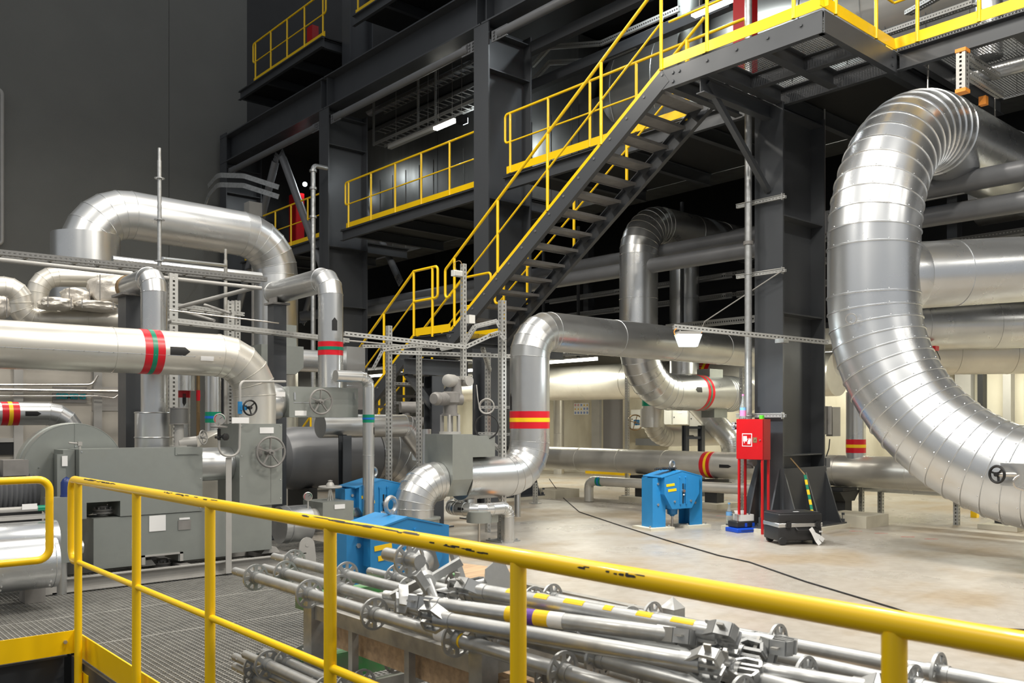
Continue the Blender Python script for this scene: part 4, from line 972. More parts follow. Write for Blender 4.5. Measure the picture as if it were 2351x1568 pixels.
# actuator with mesh motor behind casing
T = thing('mesh_motor', 'small motor under a wire mesh cover above the pump casing', 'motor')
q = px(411, 945, y=8.85); zq0, zq1 = px(411, 972, y=8.85).z, px(411, 938, y=8.85).z
bm = NB(); tube(bm, (q.x, 8.85, zq0), (q.x, 8.85, zq1), .085, 28); obj('mesh_cover', bm, 'slotdark', T)
bm = NB(); tube(bm, (q.x, 8.85, zq0-.01), (q.x, 8.85, zq0), .09, 28); tube(bm, (q.x, 8.85, zq1), (q.x, 8.85, zq1+.01), .09, 28); tube(bm, (q.x, 8.85, zq0), (q.x, 8.85, zq1), .06, 20); obj('motor_body', bm, 'castgrey', T)
bm = NB(); lathe(bm, (q.x, 8.85, 1.05), (0, 0, 1), [(0, .08), (.12, .08), (.12, .05), (.15, .05), (.15, .085), (.17, .085), (.17, .045), (zq0-1.05, .045)], 24); tube(bm, (q.x, 8.85, 1.24), (q.x+.16, 8.8, 1.26), .055, 18); obj('pump_head', bm, 'lightgrey', T)
handwheel(T, (q.x+.22, 8.78, 1.30), (.6, -.8, .1), .07, 'lightgrey', 4, .007, .015, .02)
# ---- right of the valve body: pipe with gauge, small valve box
yr = 8.75
T = thing('pipe', 'silver pipe with pressure gauge leaving the valve housing to the right', 'pipe')
a0_ = px(640, 1200, y=yr); a1_ = px(712, 1180, y=yr)
zz_ = px(680, 1202, y=yr).z
bm = NB(); tube(bm, (a0_.x-.0, yr, zz_), (px(704, 1190, y=yr).x, yr, zz_), .20, 36); torus(bm, (px(656, 1, y=yr).x, yr, zz_), (1, 0, 0), .202, .006, 36, 6); obj('pipe_jacket', bm, 'galv_shiny', T)
bm = NB(); q = px(707, 1172, y=yr-.1); tube(bm, (px(704, 1, y=yr).x, yr, zz_+.02), (px(735, 1, y=yr).x, yr, zz_+.02), .13, 28); tube(bm, q, px(707, 1150, y=yr-.1), .01, 10); obj('neck', bm, 'lightgrey', T)
gauge(T, px(707, 1140, y=yr-.1), (-.2, -1, .1), .05)
T = thing('small_valve', 'small sheet metal valve box with a flat pale handwheel on top', 'valve')
c0 = px(745, 1150, y=yr-.17); w0 = px(812, 1150, y=yr-.17).x
bm = NB(); box(bm, (c0.x-.02, yr-.17, px(770, 1215, y=yr-.17).z), (w0, yr+.28, px(770, 1152, y=yr-.17).z)); obj('housing', bm, 'galv_dull', T)
cc = V(((c0.x+w0)/2, yr+.03, px(770, 1152, y=yr-.17).z))
bm = NB(); tube(bm, cc, cc+V((0, 0, .13)), .012, 10); bar(bm, cc+V((-.03, 0, 0)), cc+V((-.01, 0, .12)), .012, .012); bar(bm, cc+V((.03, 0, 0)), cc+V((.01, 0, .12)), .012, .012); obj('yoke', bm, 'lightgrey', T)
handwheel(T, cc+V((0, 0, .15)), (0, 0, 1), .12, 'lightgrey', 4, .013, .03, .05)
bm = NB(); lathe(bm, cc+V((0, 0, .16)), (0, 0, 1), [(0, .05), (.03, .04), (.05, .02), (.06, .03), (.07, 0)], 18); obj('cap', bm, 'lightgrey', T)
bm = NB(); q = px(780, 1163, y=yr-.175); cbox(bm, (q.x, q.y, q.z), (.13, .005, .05)); obj('name_plate', bm, 'paper', T)
q1 = px(815, 1176, y=yr); T = pipe('elbow_pipe', 'silver elbow pipe with green band right of the small valve box', [(w0, yr+.05, q1.z), (w0+.42, yr+.05, q1.z), (w0+.42, yr-.5, .12)], .095, [.2], [5], 'galv_shiny', 0, .004, 3, 28)
obj('green_band', mk(ring, (w0+.05, yr+.05, q1.z), (1, 0, 0), .096, .06), 'tapegreen', T)
# enclosure wall at left with the maker sign
T = thing('machine_enclosure', 'beige metal enclosure wall behind the drum with a turquoise-lettered plate', 'enclosure')
ye = 12.0; e0 = px(300, 900, y=ye).x; zte = px(150, 752, y=ye).z
bm = NB(); box(bm, (-3, ye, 0), (e0, ye+.3, zte)); obj('enclosure_panel', bm, mat('beige_painted_panel', (.46, .43, .38), .5, .1, noise=.12, scale=3), T)
bm = NB()
for u in (224, 42): q = px(u, 900, y=ye-.03); box(bm, (q.x-.05, ye-.05, 0), (q.x+.05, ye-.001, zte))
obj('vertical_post', bm, 'lightgrey', T)
q0 = px(121, 924, y=ye-.01); q1 = px(199, 889, y=ye-.01); bm = NB(); box(bm, (q0.x, ye-.012, q0.z), (q1.x, ye-.001, q1.z)); pl_ = obj('maker_sign', bm, 'castgrey', T)
tc = bpy.data.curves.new('sign_text', 'FONT'); tc.body = 'SIEMENS'; tc.size = .092; tc.extrude = .001; tc.offset = .003
to = bpy.data.objects.new('tmp', tc); C.objects.link(to); bpy.context.view_layer.update()
me = bpy.data.meshes.new_from_object(to.evaluated_get(bpy.context.evaluated_depsgraph_get())); bpy.data.objects.remove(to)
q = px(129, 915, y=ye-.015)
me.transform(Matrix.Translation((q.x, ye-.015, q.z)) @ Matrix.Rotation(PI/2, 4, 'X'))
me.materials.append(mat('turquoise_paint', (.0, .28, .33), .5)); so = bpy.data.objects.new('lettering', me); link(so); so.parent = pl_
q0 = px(211, 943, y=ye-.01); q1 = px(273, 889, y=ye-.01); bm = NB(); box(bm, (q0.x, ye-.012, q0.z), (q1.x, ye-.001, q1.z)); obj('steel_plate', bm, 'steel', T)
# opening lower left
q0 = px(-40, 1045, y=ye-.02); q1 = px(34, 1015, y=ye-.02); bm = NB(); box(bm, (q0.x, ye-.03, q0.z), (q1.x, ye-.001, q1.z)); obj('dark_opening', bm, 'black', T)
bm = NB(); box(bm, (q0.x, ye-.04, q1.z), (q1.x+.05, ye-.001, q1.z+.05)); box(bm, (q1.x, ye-.04, q0.z-.2), (q1.x+.05, ye-.001, q1.z)); obj('opening_frame', bm, 'lightgrey', T)
def thin(label, P, r, m='steel', rad=.1, name='thin_pipe', group=None, n=10):
    bm = NB(); sweep(bm, P, r, rad, 5, n); return solo(name, bm, m, label, 'pipe', group)
yt_ = ye-.15
thin('upper thin steel tube in front of the beige enclosure, bending up', [px(-60, 884, y=yt_), px(212, 883, y=yt_), px(224, 862, y=yt_)], .016)
thin('thicker steel tube in front of the beige enclosure', [px(-60, 894, y=yt_), px(292, 899, y=yt_)], .026, m='steel')
thin('thinnest steel tube in front of the beige enclosure', [px(-60, 909, y=yt_), px(224, 909, y=yt_), px(262, 914, y=yt_), px(275, 903, y=yt_)], .009, rad=.05)
# white bent pipes and insulation blankets on top of the enclosure
def lagged(label, P, r, rads): return pipe('lagged_pipe', label, P, r, rads, 4, 'galv_warm', .5, .004, 3, 28, group='lagged pipes on the enclosure')
lagged('front white-lagged pipe bending down and right at the left edge', [px(-90, 662, y=12.1), px(47, 662, y=12.1), px(47, 733, y=12.1), px(300, 733, y=12.1)], .145, [.22, .22])
lagged('rear white-lagged pipe bending over from the enclosure top', [px(82, 760, y=12.5), px(88, 634, y=12.5), px(300, 640, y=12.5)], .13, [.25])
def blanket(label, u, v, w, h, y, seed, tilt=0):
    random.seed(seed); c = px(u, v, y=y); D = (c-V((0, 0, CAMH))).dot(FWD); sx, sz = w/2*D/F, h/2*D/F
    bm = NB(); bmesh.ops.create_icosphere(bm, subdivisions=4, radius=1)
    from mathutils import noise as NS
    for q in bm.verts:
        p = q.co.copy(); k = 1+.16*NS.noise(p*1.8+V((seed, 0, 0)))+.07*NS.noise(p*5+V((0, seed, 0)))
        f = (abs(p.x)**4+abs(p.z)**4+abs(p.y)**4)**-.25*.85
        p = p*k*f; x = p.x*sx; z = p.z*sz; ct, st = math.cos(tilt), math.sin(tilt)
        q.co = c+V((x*ct-z*st, p.y*min(sx, .22), x*st+z*ct))
    T = thing('insulation_blanket', label, 'blanket', 'insulation blankets'); obj('quilted_cover', bm, 'fabric', T)
    bm = NB()
    for k in (-.4, .35): bar(bm, c+V((k*sx*2*.8, -min(sx, .22)*.98, -sz*.8)), c+V((k*sx*2*.8, -min(sx, .22)*.98, sz*.8)), .01, .006, (0, 1, 0))
    obj('tie_strap', bm, 'castgrey', T); return T
blanket('silver insulation blanket slumped on the pipes, middle one', 174, 682, 70, 42, 11.9, 3, -.1)
blanket('low silver insulation blanket left of the middle one', 128, 698, 80, 32, 11.8, 8, 0)
blanket('large crumpled silver blanket beside the upright pipe', 250, 668, 95, 75, 11.85, 5, .25)
blanket('silver blanket lying under the large crumpled one', 215, 703, 110, 26, 11.8, 12, 0)
blanket('silver blanket cut off by the left edge of the photo', -8, 705, 55, 60, 11.7, 21, 0)
# ================================================================= middle: vessels, frames, trays
def Q(u, v, d): return px(u, v, d=d)
a = Q(700, 1055, 11.5)
T = thing('pressure_vessel', 'dark grey horizontal vessel behind the skid valves', 'vessel')
yv = Q(740, 1050, 12.0).y; xv = Q(740, 1050, 12.0).x; zv = Q(740, 1050, 12.0).z
bm = NB(); lathe(bm, (xv-.75, yv, zv), (1, 0, 0), [(0, 0), (.02, .25), (.12, .38), (.3, .42), (1.35, .42), (1.36, .40), (1.5, .40), (1.5, 0)], 44); obj('vessel_shell', bm, 'midgrey', T)
bm = NB(); tube(bm, (xv+.15, yv, zv+.3), (xv+.15, yv, zv+.95), .13, 24); obj('nozzle', bm, 'midgrey', T)
for dx_ in (-.3, .5): bm = NB(); cbox(bm, (xv+dx_, yv, (zv-.4)/2), (.12, .6, zv-.38)); obj('saddle', bm, 'darker', T)
T = pipe('ribbed_elbow', 'large pale elbow curving down right of the dark vessel', [(xv+.76, yv, zv+.02), (xv+1.45, yv, zv+.02), (xv+1.45, yv-.1, .05)], .40, [.6], [6], 'galv', 0, .006, 4, 44)
# pipe with flat end bending down to the right
yp = Q(800, 975, 11.2).y
p = [px(735, 978, y=yp), px(932, 977, y=yp), px(1000, 1040, y=yp)]
zz = p[0].z
T = pipe('elbow_pipe', 'pipe with a flat closed end bending down behind the valve housing', [(p[0].x, yp, zz), (p[1].x, yp, zz), (px(985, 1050, y=yp).x, yp, px(985, 1052, y=yp).z), (px(1000, 1050, y=yp).x+.7, yp, px(985, 1052, y=yp).z)], .15, [.12, .2], [2, 3], 'galv', .9, .004, 3, 32)
# green/blue banded upright pipe
yg = Q(846, 980, 10.0).y; q = px(846, 980, y=yg); zt5 = px(846, 866, y=yg).z
T = pipe('vent_pipe', 'slim upright pipe with green and blue band, arrow pointing down', [(px(770, 868, y=yg).x, yg, zt5), (q.x, yg, zt5), (q.x, yg, .3)], .066, [.11], [4], 'galv', .65, .003, 3, 28)
bands(T, (q.x, yg, px(846, 961, y=yg).z), (0, 0, 1), .066, .09, ('tapegreen', 'tapeblue'))
pp = px(854, 990, y=yg); arrow(T, (q.x, yg, pp.z), (0, 0, -1), .066, .09, .28, V((pp.x-q.x, -.05, 0)))
bm = NB(); tube(bm, (q.x, yg, .26), (q.x, yg, .31), .12, 24); tube(bm, (q.x, yg, 0), (q.x, yg, .26), .05, 16); obj('foot', bm, 'castgrey', T)
# behind-left uprights
def up(label, u, v0, v1, d, r, band=None, bz=0, m='galv', arr=None):
    a = Q(u, v0, d); b = Q(u, v1, d)
    if u != 421: b.z = 0
    T = pipe('upright_pipe', label, [V((a.x, a.y, a.z)), V((a.x, a.y, b.z))], r, m=m, seam=.5, bead=.003, rivets=0, n=24, group='upright pipes behind the skid')
    if band: bands(T, (a.x, a.y, Q(u, bz, d).z), (0, 0, 1), r, .13, band)
    if arr: arrow(T, (a.x, a.y, Q(u, arr, d).z), (0, 0, -1), r, .16, .3)
    return T
up('upright silver pipe with green and blue band left of the thick elbow', 489, 862, 1060, 10.6, .092, ('tapegreen', 'tapeblue'), 958)
up('short wide upright pipe below the thick pipe', 421, 840, 897, 10.8, .135)
up('narrow upright pipe with red band and black arrow', 423, 897, 960, 10.9, .07, ('tapered', 'tapered'), 901, arr=918)
up('rusty brown upright pipe with a red ring', 455, 850, 1000, 10.9, .022, ('tapered', 'tapered'), 908, m='brass')
up('upright pipe on the far right of the central frames', 1188, 820, 1040, 13.5, .05)
up('short upright pipe by the concrete wall', 1000, 895, 975, 15.5, .12)
up('pale upright standpipe right of the closed-end pipe', 975, 985, 1025, 11.8, .09)
# boxes and ducts behind PC
T = thing('duct_box', 'grey duct casing behind the dark post, left of the banded pipe', 'duct')
yb2 = Q(700, 830, 12.5).y
a, b = px(600, 790, y=yb2), px(697, 860, y=yb2)
bm = NB(); prism(bm, [(a.x, yb2, a.z), (b.x, yb2, a.z), (b.x, yb2, b.z+.1), (b.x-.12, yb2, b.z), (a.x, yb2, b.z)], (0, .5, 0)); obj('casing', bm, 'galv_dull', T)
a2, b2 = px(640, 745, y=yb2+.1), px(677, 790, y=yb2+.1)
bm = NB(); box(bm, (a2.x, yb2+.05, a.z), (b2.x, yb2+.45, a2.z)); obj('upper_casing', bm, 'galv_dull', T)
bm = NB(); sweep(bm, [(b.x, yb2+.25, px(760, 828, y=yb2).z), (px(820, 1, y=yb2).x, yb2+.25, px(760, 828, y=yb2).z)], .16, 0, 1, 28); obj('round_duct', bm, 'galv', T)
T = thing('duct_box', 'pale square duct just right of the banded upright pipe', 'duct')
yb3 = Q(800, 830, 12.6).y; a, b = px(796, 795, y=yb3), px(822, 940, y=yb3)
bm = NB(); box(bm, (a.x, yb3, b.z), (b.x+.12, yb3+.35, a.z)); obj('casing', bm, 'galv', T)
# concrete shelf, pumps: second actuator in the distance
T = thing('valve_actuator', 'smaller grey actuator further back, left of the central one', 'actuator')
c = Q(935, 935, 13.5); bm = NB(); tube(bm, c+V((-.13, 0, .0)), c+V((.17, -.1, .0)), .085, 20); obj('motor', bm, 'castgrey', T)
bm = NB(); tube(bm, c+V((-.02, 0, -.7)), c+V((-.02, 0, .02)), .06, 18); obj('neck', bm, 'castgrey', T)
bm = NB(); tube(bm, c+V((-.15, 0, -.2)), c+V((.22, -.1, -.22)), .07, 20); obj('gear_case', bm, 'castgrey', T)
bm = NB(); cbox(bm, c+V((-.02, 0, -.72-(c.z-.72)/2+.0)), (.25, .25, c.z-.72)); obj('stand', bm, 'galv_dull', T)
# two dark posts in the middle
for (u, v0, d, wd, lab) in ((996, 864, 12.2, .2, 'dark steel post with a cross head behind the central actuator'), (792, 1000, 11.0, .12, 'dark post behind the slim banded pipe'), (1115, 800, 13.2, .28, 'dark post behind the slotted frames')):
    q = Q(u, v0, d); T = thing('steel_post', lab, 'post'); bm = NB(); ibeam(bm, (q.x, q.y, 0), (q.x, q.y, q.z), wd, wd, .015, .01); obj('post_shaft', bm, 'dark', T)
    bm = NB(); box(bm, (q.x-wd, q.y-wd, 0), (q.x+wd, q.y+wd, .02)); obj('foot_plate', bm, 'dark', T)
    if u == 996:
        bm = NB(); ibeam(bm, (q.x-.5, q.y+.0, q.z+.12), (q.x+.6, q.y, q.z+.12), .22, .2, .015, .01); obj('cross_head', bm, 'dark', T)
        for s_ in (-1, 1): bm = NB(); bar(bm, (q.x, q.y, q.z-.45), (q.x+s_*.45, q.y, q.z+.02), .08, .08); obj('knee_brace', bm, 'dark', T)
# ---- slotted steel frames
def frm(label, segs, m='slot', group='slotted steel frames'):
    T = thing('slotted_rack', label, 'frame', group)
    for s_ in segs:
        (u0, v0, d0), (u1, v1, d1), w = s_[:3]; a, b = Q(u0, v0, d0), Q(u1, v1, d1)
        if abs(u0-u1) < 1: b.x, b.y = a.x, a.y
        if len(s_) > 3: b.z = 0.0
        bm = NB(); slotbox(bm, a, b, w, w); obj('profile', bm, m, T)
    return T
frm('slotted steel frame of crossing rails in front of the lower stair', [((893, 748, 11.0), (893, 1100, 11.0), .06, 1), ((893, 748, 11.0), (893, 1000, 11.0), .055), ((1064, 606, 10.5), (1064, 872, 10.5), .055), ((790, 766, 9.9), (1068, 797, 10.5), .05), ((1068, 797, 10.5), (1124, 771, 10.6), .05), ((1124, 771, 10.6), (1146, 764, 10.8), .05), ((1146, 764, 10.8), (1160, 780, 10.8), .05), ((1153, 690, 10.9), (1153, 1100, 10.9), .075, 1)])
frm('slotted steel frame left of the centre, joined by a slanting strut', [((876, 803, 10.4), (1002, 786, 10.9), .05), ((888, 808, 10.5), (1170, 818, 11.2), .05), ((878, 806, 10.4), (856, 848, 10.4), .035), ((962, 786, 11.2), (962, 1100, 11.2), .055, 1), ((830, 795, 10.4), (1060, 795, 11.5), .04)])
frm('slotted steel uprights behind the cable coils', [((1120, 810, 11.6), (1120, 1100, 11.6), .055, 1), ((1108, 800, 11.2), (1124, 850, 11.6), .05), ((1100, 935, 11.4), (1170, 935, 11.4), .035), ((1098, 995, 11.4), (1170, 997, 11.4), .035), ((1120, 1010, 11.2), (1150, 1035, 10.9), .045)])
frm('small slotted rack in the shade behind the frames', [((905, 880, 13.5), (1000, 884, 13.7), .04), ((905, 925, 13.5), (1000, 925, 13.7), .04), ((905, 840, 13.5), (905, 1100, 13.5), .04, 1), ((1000, 840, 13.7), (1000, 1100, 13.7), .04, 1)], 'slotdark')
# cable ladder hump
T = thing('cable_ladder', 'short bent cable ladder over the slotted frames', 'cable tray')
for off in (0, .16):
    P = [Q(1010, 800, 10.7), Q(1062, 790, 10.7), Q(1090, 748, 10.8), Q(1140, 736, 10.9), Q(1148, 752, 10.9)]
    P = [p+FWD*off for p in P]
    for a, b in zip(P, P[1:]):
        bm = NB(); slotbar(bm, a, b, .04, .04); obj('side_rail', bm, 'slot', T)
bm = NB()
for k in range(12):
    t = k/11; a = P[1].lerp(P[2], t)-FWD*.16; bar(bm, a, a+FWD*.16, .012, .012)
obj('rungs', bm, 'zinc', T)
# lamp box hung on frame
T = thing('work_lamp', 'small white unlit floodlight on the tall slotted upright', 'lamp')
c = Q(1049, 628, 10.45); bm = NB(); cbox(bm, c, (.13, .06, .07)); obj('housing', bm, 'white', T)
bm = NB(); cbox(bm, c+V((0, -.035, -.005)), (.11, .01, .05)); obj('lens', bm, 'unlit', T)
bm = NB(); sweep(bm, [c+V((0, 0, .03)), Q(1040, 604, 10.45), Q(1056, 597, 10.45), Q(1062, 610, 10.45)], .004, .03, 4, 6); obj('lead', bm, 'brass', T)
T = thing('wall_box', 'small white box on the slotted upright above the landing', 'box'); c = Q(1080, 733, 10.6); bm = NB(); cbox(bm, c, (.09, .07, .10)); obj('box_body', bm, 'white', T)
# ---- trays and scaffold tubes at left (B direction)
yA = 10.6
def btray(label, u0, v0, u1, v1, y, w, m='slotdark', name='cable_tray'):
    a, b = px(u0, v0, y=y), px(u1, v1, y=y); zz = (a.z+b.z)/2; T = thing(name, label, 'cable tray', 'long cable trays')
    for dy in (0, w): bm = NB(); slotbar(bm, (a.x, y+dy, a.z), (b.x, y+dy, b.z), .05, .055, (0, 0, 1)); obj('side_rail', bm, m, T)
    bm = NB()
    n = int((b.x-a.x)/.25)
    for k in range(n): x = a.x+k*.25; z = a.z+(b.z-a.z)*k/n; box(bm, (x, y, z-.02), (x+.03, y+w, z))
    obj('rungs', bm, 'zinc_dirty', T)
    return T
btray('long cable tray crossing in front of the large arching duct', -60, 573, 612, 642, yA, .2)
btray('slotted cable tray behind the thick pipe, running to the frames', 392, 735, 800, 782, 9.9, .12, 'slot')
btray('short cable tray behind the dark post', 400, 700, 560, 722, 12.5, .2, 'slot')
thin('long pale tube under the upper cable tray', [px(-60, 590, y=yA-.1), px(600, 662, y=yA-.1)], .024, m='lightgrey')
thin('second pale tube behind the upper cable tray', [px(258, 596, y=12), px(600, 634, y=12)], .05, m='galv')
thin('long thin tube below the trays, left of the banded pipe', [px(388, 712, y=9.95), px(640, 742, y=9.95)], .009, m='steel')
thin('thin tube low behind the lower tray', [px(640, 768, y=9.9), px(1000, 800, y=9.9)], .011, m='lightgrey')
thin('slanted pale tube rising right towards the pipe end', [Q(411, 705, 12), Q(590, 659, 11.5)], .028, m='lightgrey')
thin('short slanted tube under the longer slanted one', [Q(420, 715, 12), Q(492, 736, 11.5)], .02, m='lightgrey')
thin('slanted tube with a joint left of the dark post', [Q(470, 700, 12), Q(530, 720, 11.6)], .02, m='lightgrey')
for i, (u, v0, v1, y, w) in enumerate(((397, 628, 905, 10.5, .10), (526, 690, 862, 12.4, .13), (545, 690, 880, 12.6, .08), (498, 862, 990, 11.0, .08))):
    a = px(u, v0, y=y); T = thing('slotted_upright', ['slotted upright just right of the tall upright pipe', 'wide slotted upright left of the dark post', 'narrow slotted upright beside the wide one', 'slotted upright below the thick pipe'][i], 'post', 'slotted uprights'); bm = NB(); slotbox(bm, (a.x, y, 0), (a.x, y, a.z), w, w*.6); obj('profile', bm, 'slot', T)
# ---- scaffold tubes upright
def rosette(bm, c, d, R=.061):
    d, s, u = frame(V(d)); c = V(c)
    lathe_open(bm, c-d*.0045, d, [(0, .024), (0, .033), (.009, .033), (.009, .024), (0, .024)], 16)
    lathe_open(bm, c-d*.0045, d, [(0, R-.009), (0, R), (.009, R), (.009, R-.009), (0, R-.009)], 24)
    for k in range(8):
        a = k*PI/4; e = s*math.cos(a)+u*math.sin(a); bar(bm, c+e*.03, c+e*(R-.006), .012 if k % 2 else .018, .008, d)
def scaff_up(label, u, v0, y, z1=0, m='zinc', r=.024, ros=True):
    a = px(u, v0, y=y); T = thing('scaffold_standard', label, 'scaffold tube', 'upright scaffold tubes'); bm = NB(); tube(bm, (a.x, y, z1), (a.x, y, a.z-.15), r, 16); obj('tube', bm, m, T)
    bm = NB(); tube(bm, (a.x, y, a.z-.15), (a.x, y, a.z), .019, 14); obj('spigot', bm, m, T)
    z = z1+.4
    while ros and z < a.z-.1:
        bm = NB(); rosette(bm, (a.x, y, z), (0, 0, 1)); obj('rosette', bm, m, T); z += .5
    return T
scaff_up('tall upright scaffold tube in front of the arching duct', 366, 340, 10.8)
scaff_up('short greenish scaffold tube behind the cable trays', 518, 572, 11.6, m='zinc_dirty', ros=False)
thin('scaffold ledger joining the two upright scaffold tubes', [px(372, 594, y=10.85), px(518, 610, y=11.5)], .024, m='galv', name='scaffold_ledger')
# tall small-bore pipe beside the far column and near column
q = px(719, 380, y=18.1)
T = thing('riser_pipe', 'tall thin riser pipe left of the far column, elbow on top', 'pipe', 'riser pipes')
bm = NB(); sweep(bm, [(q.x+.35, 18.1, q.z), (q.x, 18.1, q.z), (q.x, 18.1, 0)], .055, .09, 5, 18); obj('tube', bm, 'zinc', T)
bm = NB()
for z in (q.z-.15, q.z-.55, q.z-1.2): lathe(bm, (q.x, 18.1, z), (0, 0, 1), [(0, .055), (0, .085), (.05, .085), (.05, .055)], 18)
obj('coupling', bm, 'zinc', T)
q = px(1718, 500, x=10.2)
T = thing('riser_pipe', 'tall thin riser pipe in front of the near column', 'pipe', 'riser pipes')
bm = NB(); tube(bm, (10.2, q.y, .95), (10.2, q.y, 9.5), .048, 20); obj('tube', bm, 'zinc', T)
bm = NB()
for v in (562, 1075): zz = px(1718, v, x=10.2).z; lathe(bm, (10.2, q.y, zz), (0, 0, 1), [(0, .048), (0, .066), (.045, .066), (.045, .048)], 18)
tube(bm, (10.2, q.y, .92), (10.2, q.y-.1, .92), .06, 16); obj('coupling', bm, 'castgrey', T)
for v in (465, 630, 955):
    zz = px(1740, v, x=10.28).z; bm = NB(); slotbar(bm, (10.28, 7.05, zz), (10.28, 6.3, zz), .04, .04); tube(bm, (10.255, 7.05, zz+.03), (10.255, 6.3, zz+.03), .006, 8); obj('clamp_rail', bm, 'slot', T)
    bm = NB(); torus(bm, (10.2, q.y, zz), (0, 0, 1), .052, .006, 20, 6); bar(bm, (10.27, 6.34, zz-.04), (10.27, 6.34, zz+.05), .01, .05, (1, 0, 0)); obj('clamp', bm, 'zinc', T)
# thin rods
thin('thin threaded hanger rod right of the near column', [px(1893, 215, x=11.6), px(1893, 780, x=11.6)], .012, m='lightgrey', name='hanger_rod')
thin('slanted thin conduit running up to the near column', [px(1612, 752, d=12.6), px(1618, 738, d=12.5), px(1795, 622, d=11.5)], .008, m='lightgrey', rad=.05, name='conduit')
# slotted lamp rail and LED floodlight
a, b = px(1546, 750, d=10.9), px(1900, 786, d=11.2)
T = thing('lamp_rail', 'long slotted rail carrying the lit floodlight', 'rail')
bm = NB(); slotbox(bm, a, b, .05, .06); obj('rail_profile', bm, 'slot', T)
bm = NB(); sweep(bm, [px(1552, 775, d=10.9), px(1546, 760, d=10.85), px(1556, 752, d=10.9)], .006, .03, 4, 8); sweep(bm, [px(1600, 772, d=10.9), px(1612, 762, d=10.85)], .005, 0, 1, 8); obj('orange_cable', bm, 'orange', T)
bm = NB(); c = px(1795, 783, d=11.05); cbox(bm, c, (.12, .12, .05)); obj('bracket', bm, 'zinc', T)
T = thing('floodlight', 'lit bright floodlight hanging under the slotted rail', 'lamp')
c = px(1580, 765, d=10.9); d_ = (b-a).normalized(); d_.z = 0; d_.normalize(); s_ = d_.cross(V((0, 0, 1)))
bm = NB(); bar(bm, c-d_*.14, c+d_*.14, .16, .035); obj('housing', bm, 'lightgrey', T)
bm = NB(); hexa(bm, [c+d_*i*w_+s_*j*w2-V((0, 0, z)) for z, w_, w2 in ((.02, .15, .08), (.165, .105, .05)) for i, j in ((-1, -1), (1, -1), (1, 1), (-1, 1))]); obj('lit_lens', bm, 'glow_cool', T)
area('floodlight_light', c-V((0, 0, .18)), (.25, .15), 45, COOL)
# ================================================================= lit low hall behind
def tube_lamp(label, p, L=1.25, lit=True, power=60, col=TUBE, dirv=V((0, 1, 0)), group='fluorescent lamps', top=None):
    T = thing('fluorescent_lamp', label, 'lamp', group); p = V(p); d = V(dirv).normalized()
    bm = NB(); bar(bm, p-d*L/2+V((0, 0, .05)), p+d*L/2+V((0, 0, .05)), .12, .04); obj('housing', bm, 'lightgrey', T)
    bm = NB(); bar(bm, p-d*L/2, p+d*L/2, .11, .07); obj('lit_diffuser' if lit else 'diffuser', bm, 'glow' if lit else 'unlit', T)
    bm = NB()
    for s_ in (-1, 1): tube(bm, p+d*s_*L*.35+V((0, 0, .06)), V(((p+d*s_*L*.35).x, (p+d*s_*L*.35).y, top or 3.05)), .006, 6)
    obj('hanger', bm, 'steel', T)
    if lit:
        area('lamp_light', p-V((0, 0, .06)), (.12, L) if abs(d.y) > .7 else (L, .12), power, col)
    return T
tube_lamp('long lit fluorescent lamp under the banded pipe, above the wide pale pipe', px(1308, 828, x=14.6), 1.7, power=60)
tube_lamp('lit fluorescent lamp behind the electric actuator head', px(1052, 852, x=14.8), 1.2, power=60)
tube_lamp('lit fluorescent lamp seen through the lower stair', px(930, 856, x=14.8), 1.2, power=90)
tube_lamp('leftmost lit fluorescent lamp, under the lower stair flight', px(868, 862, x=14.8), 1.2, power=90)
for x, y, p in ((16.9, 13.5, 62), (17.0, 9.5, 55), (17.0, 6.2, 62), (14.2, 9, 40), (14.4, 4.4, 90), (16.6, 2.0, 75), (14.2, 16, 40)):
    tube_lamp('lit fluorescent lamp of the low hall hidden behind the pipes', (x, y, 2.88), 1.4, power=p, group='hidden hall lamps')
# safety sign board
q0, q1 = px(1318, 952, x=18.19), px(1352, 925, x=18.19)
T = thing('safety_sign', 'white safety sign board with fifteen small pictograms on the concrete wall', 'sign')
bm = NB(); box(bm, (18.185, q1.y, q0.z), (18.198, q0.y, q1.z)); obj('board', bm, 'paper', T)
cols = [['tapered', 'tapered', 'tapeblue', 'tapeyellow', 'tapeyellow'], ['tapeyellow', 'tapeyellow', 'tapeyellow', 'tapeblue', 'tapeblue'], ['tapeblue']*5]
for r_ in range(3):
    for c_ in range(5):
        y = q0.y-(q0.y-q1.y)*(c_+.5)/5; z = q1.z-(q1.z-q0.z)*(r_+.5)/3; k = cols[r_][c_]; bm = NB()
        if k == 'tapeyellow': prism(bm, [(18.18, y-.032, z-.03), (18.18, y+.032, z-.03), (18.18, y, z+.032)], (.004, 0, 0))
        elif k == 'tapered': torus(bm, (18.182, y, z), (1, 0, 0), .027, .005, 20, 4); bar(bm, (18.182, y-.018, z+.018), (18.182, y+.018, z-.018), .006, .004)
        elif r_ == 0: cbox(bm, (18.182, y, z), (.004, .055, .055))
        else: tube(bm, (18.184, y, z), (18.18, y, z), .032, 20)
        o = obj('pictogram', bm, k, T)
        if k == 'tapeblue': bm = NB(); cbox(bm, (18.178, y, z), (.003, .016, .03)); obj('white_symbol', bm, 'paper', o)
        if k == 'tapeyellow': bm = NB(); cbox(bm, (18.178, y, z-.008), (.003, .009, .028)); obj('black_symbol', bm, 'black', o)
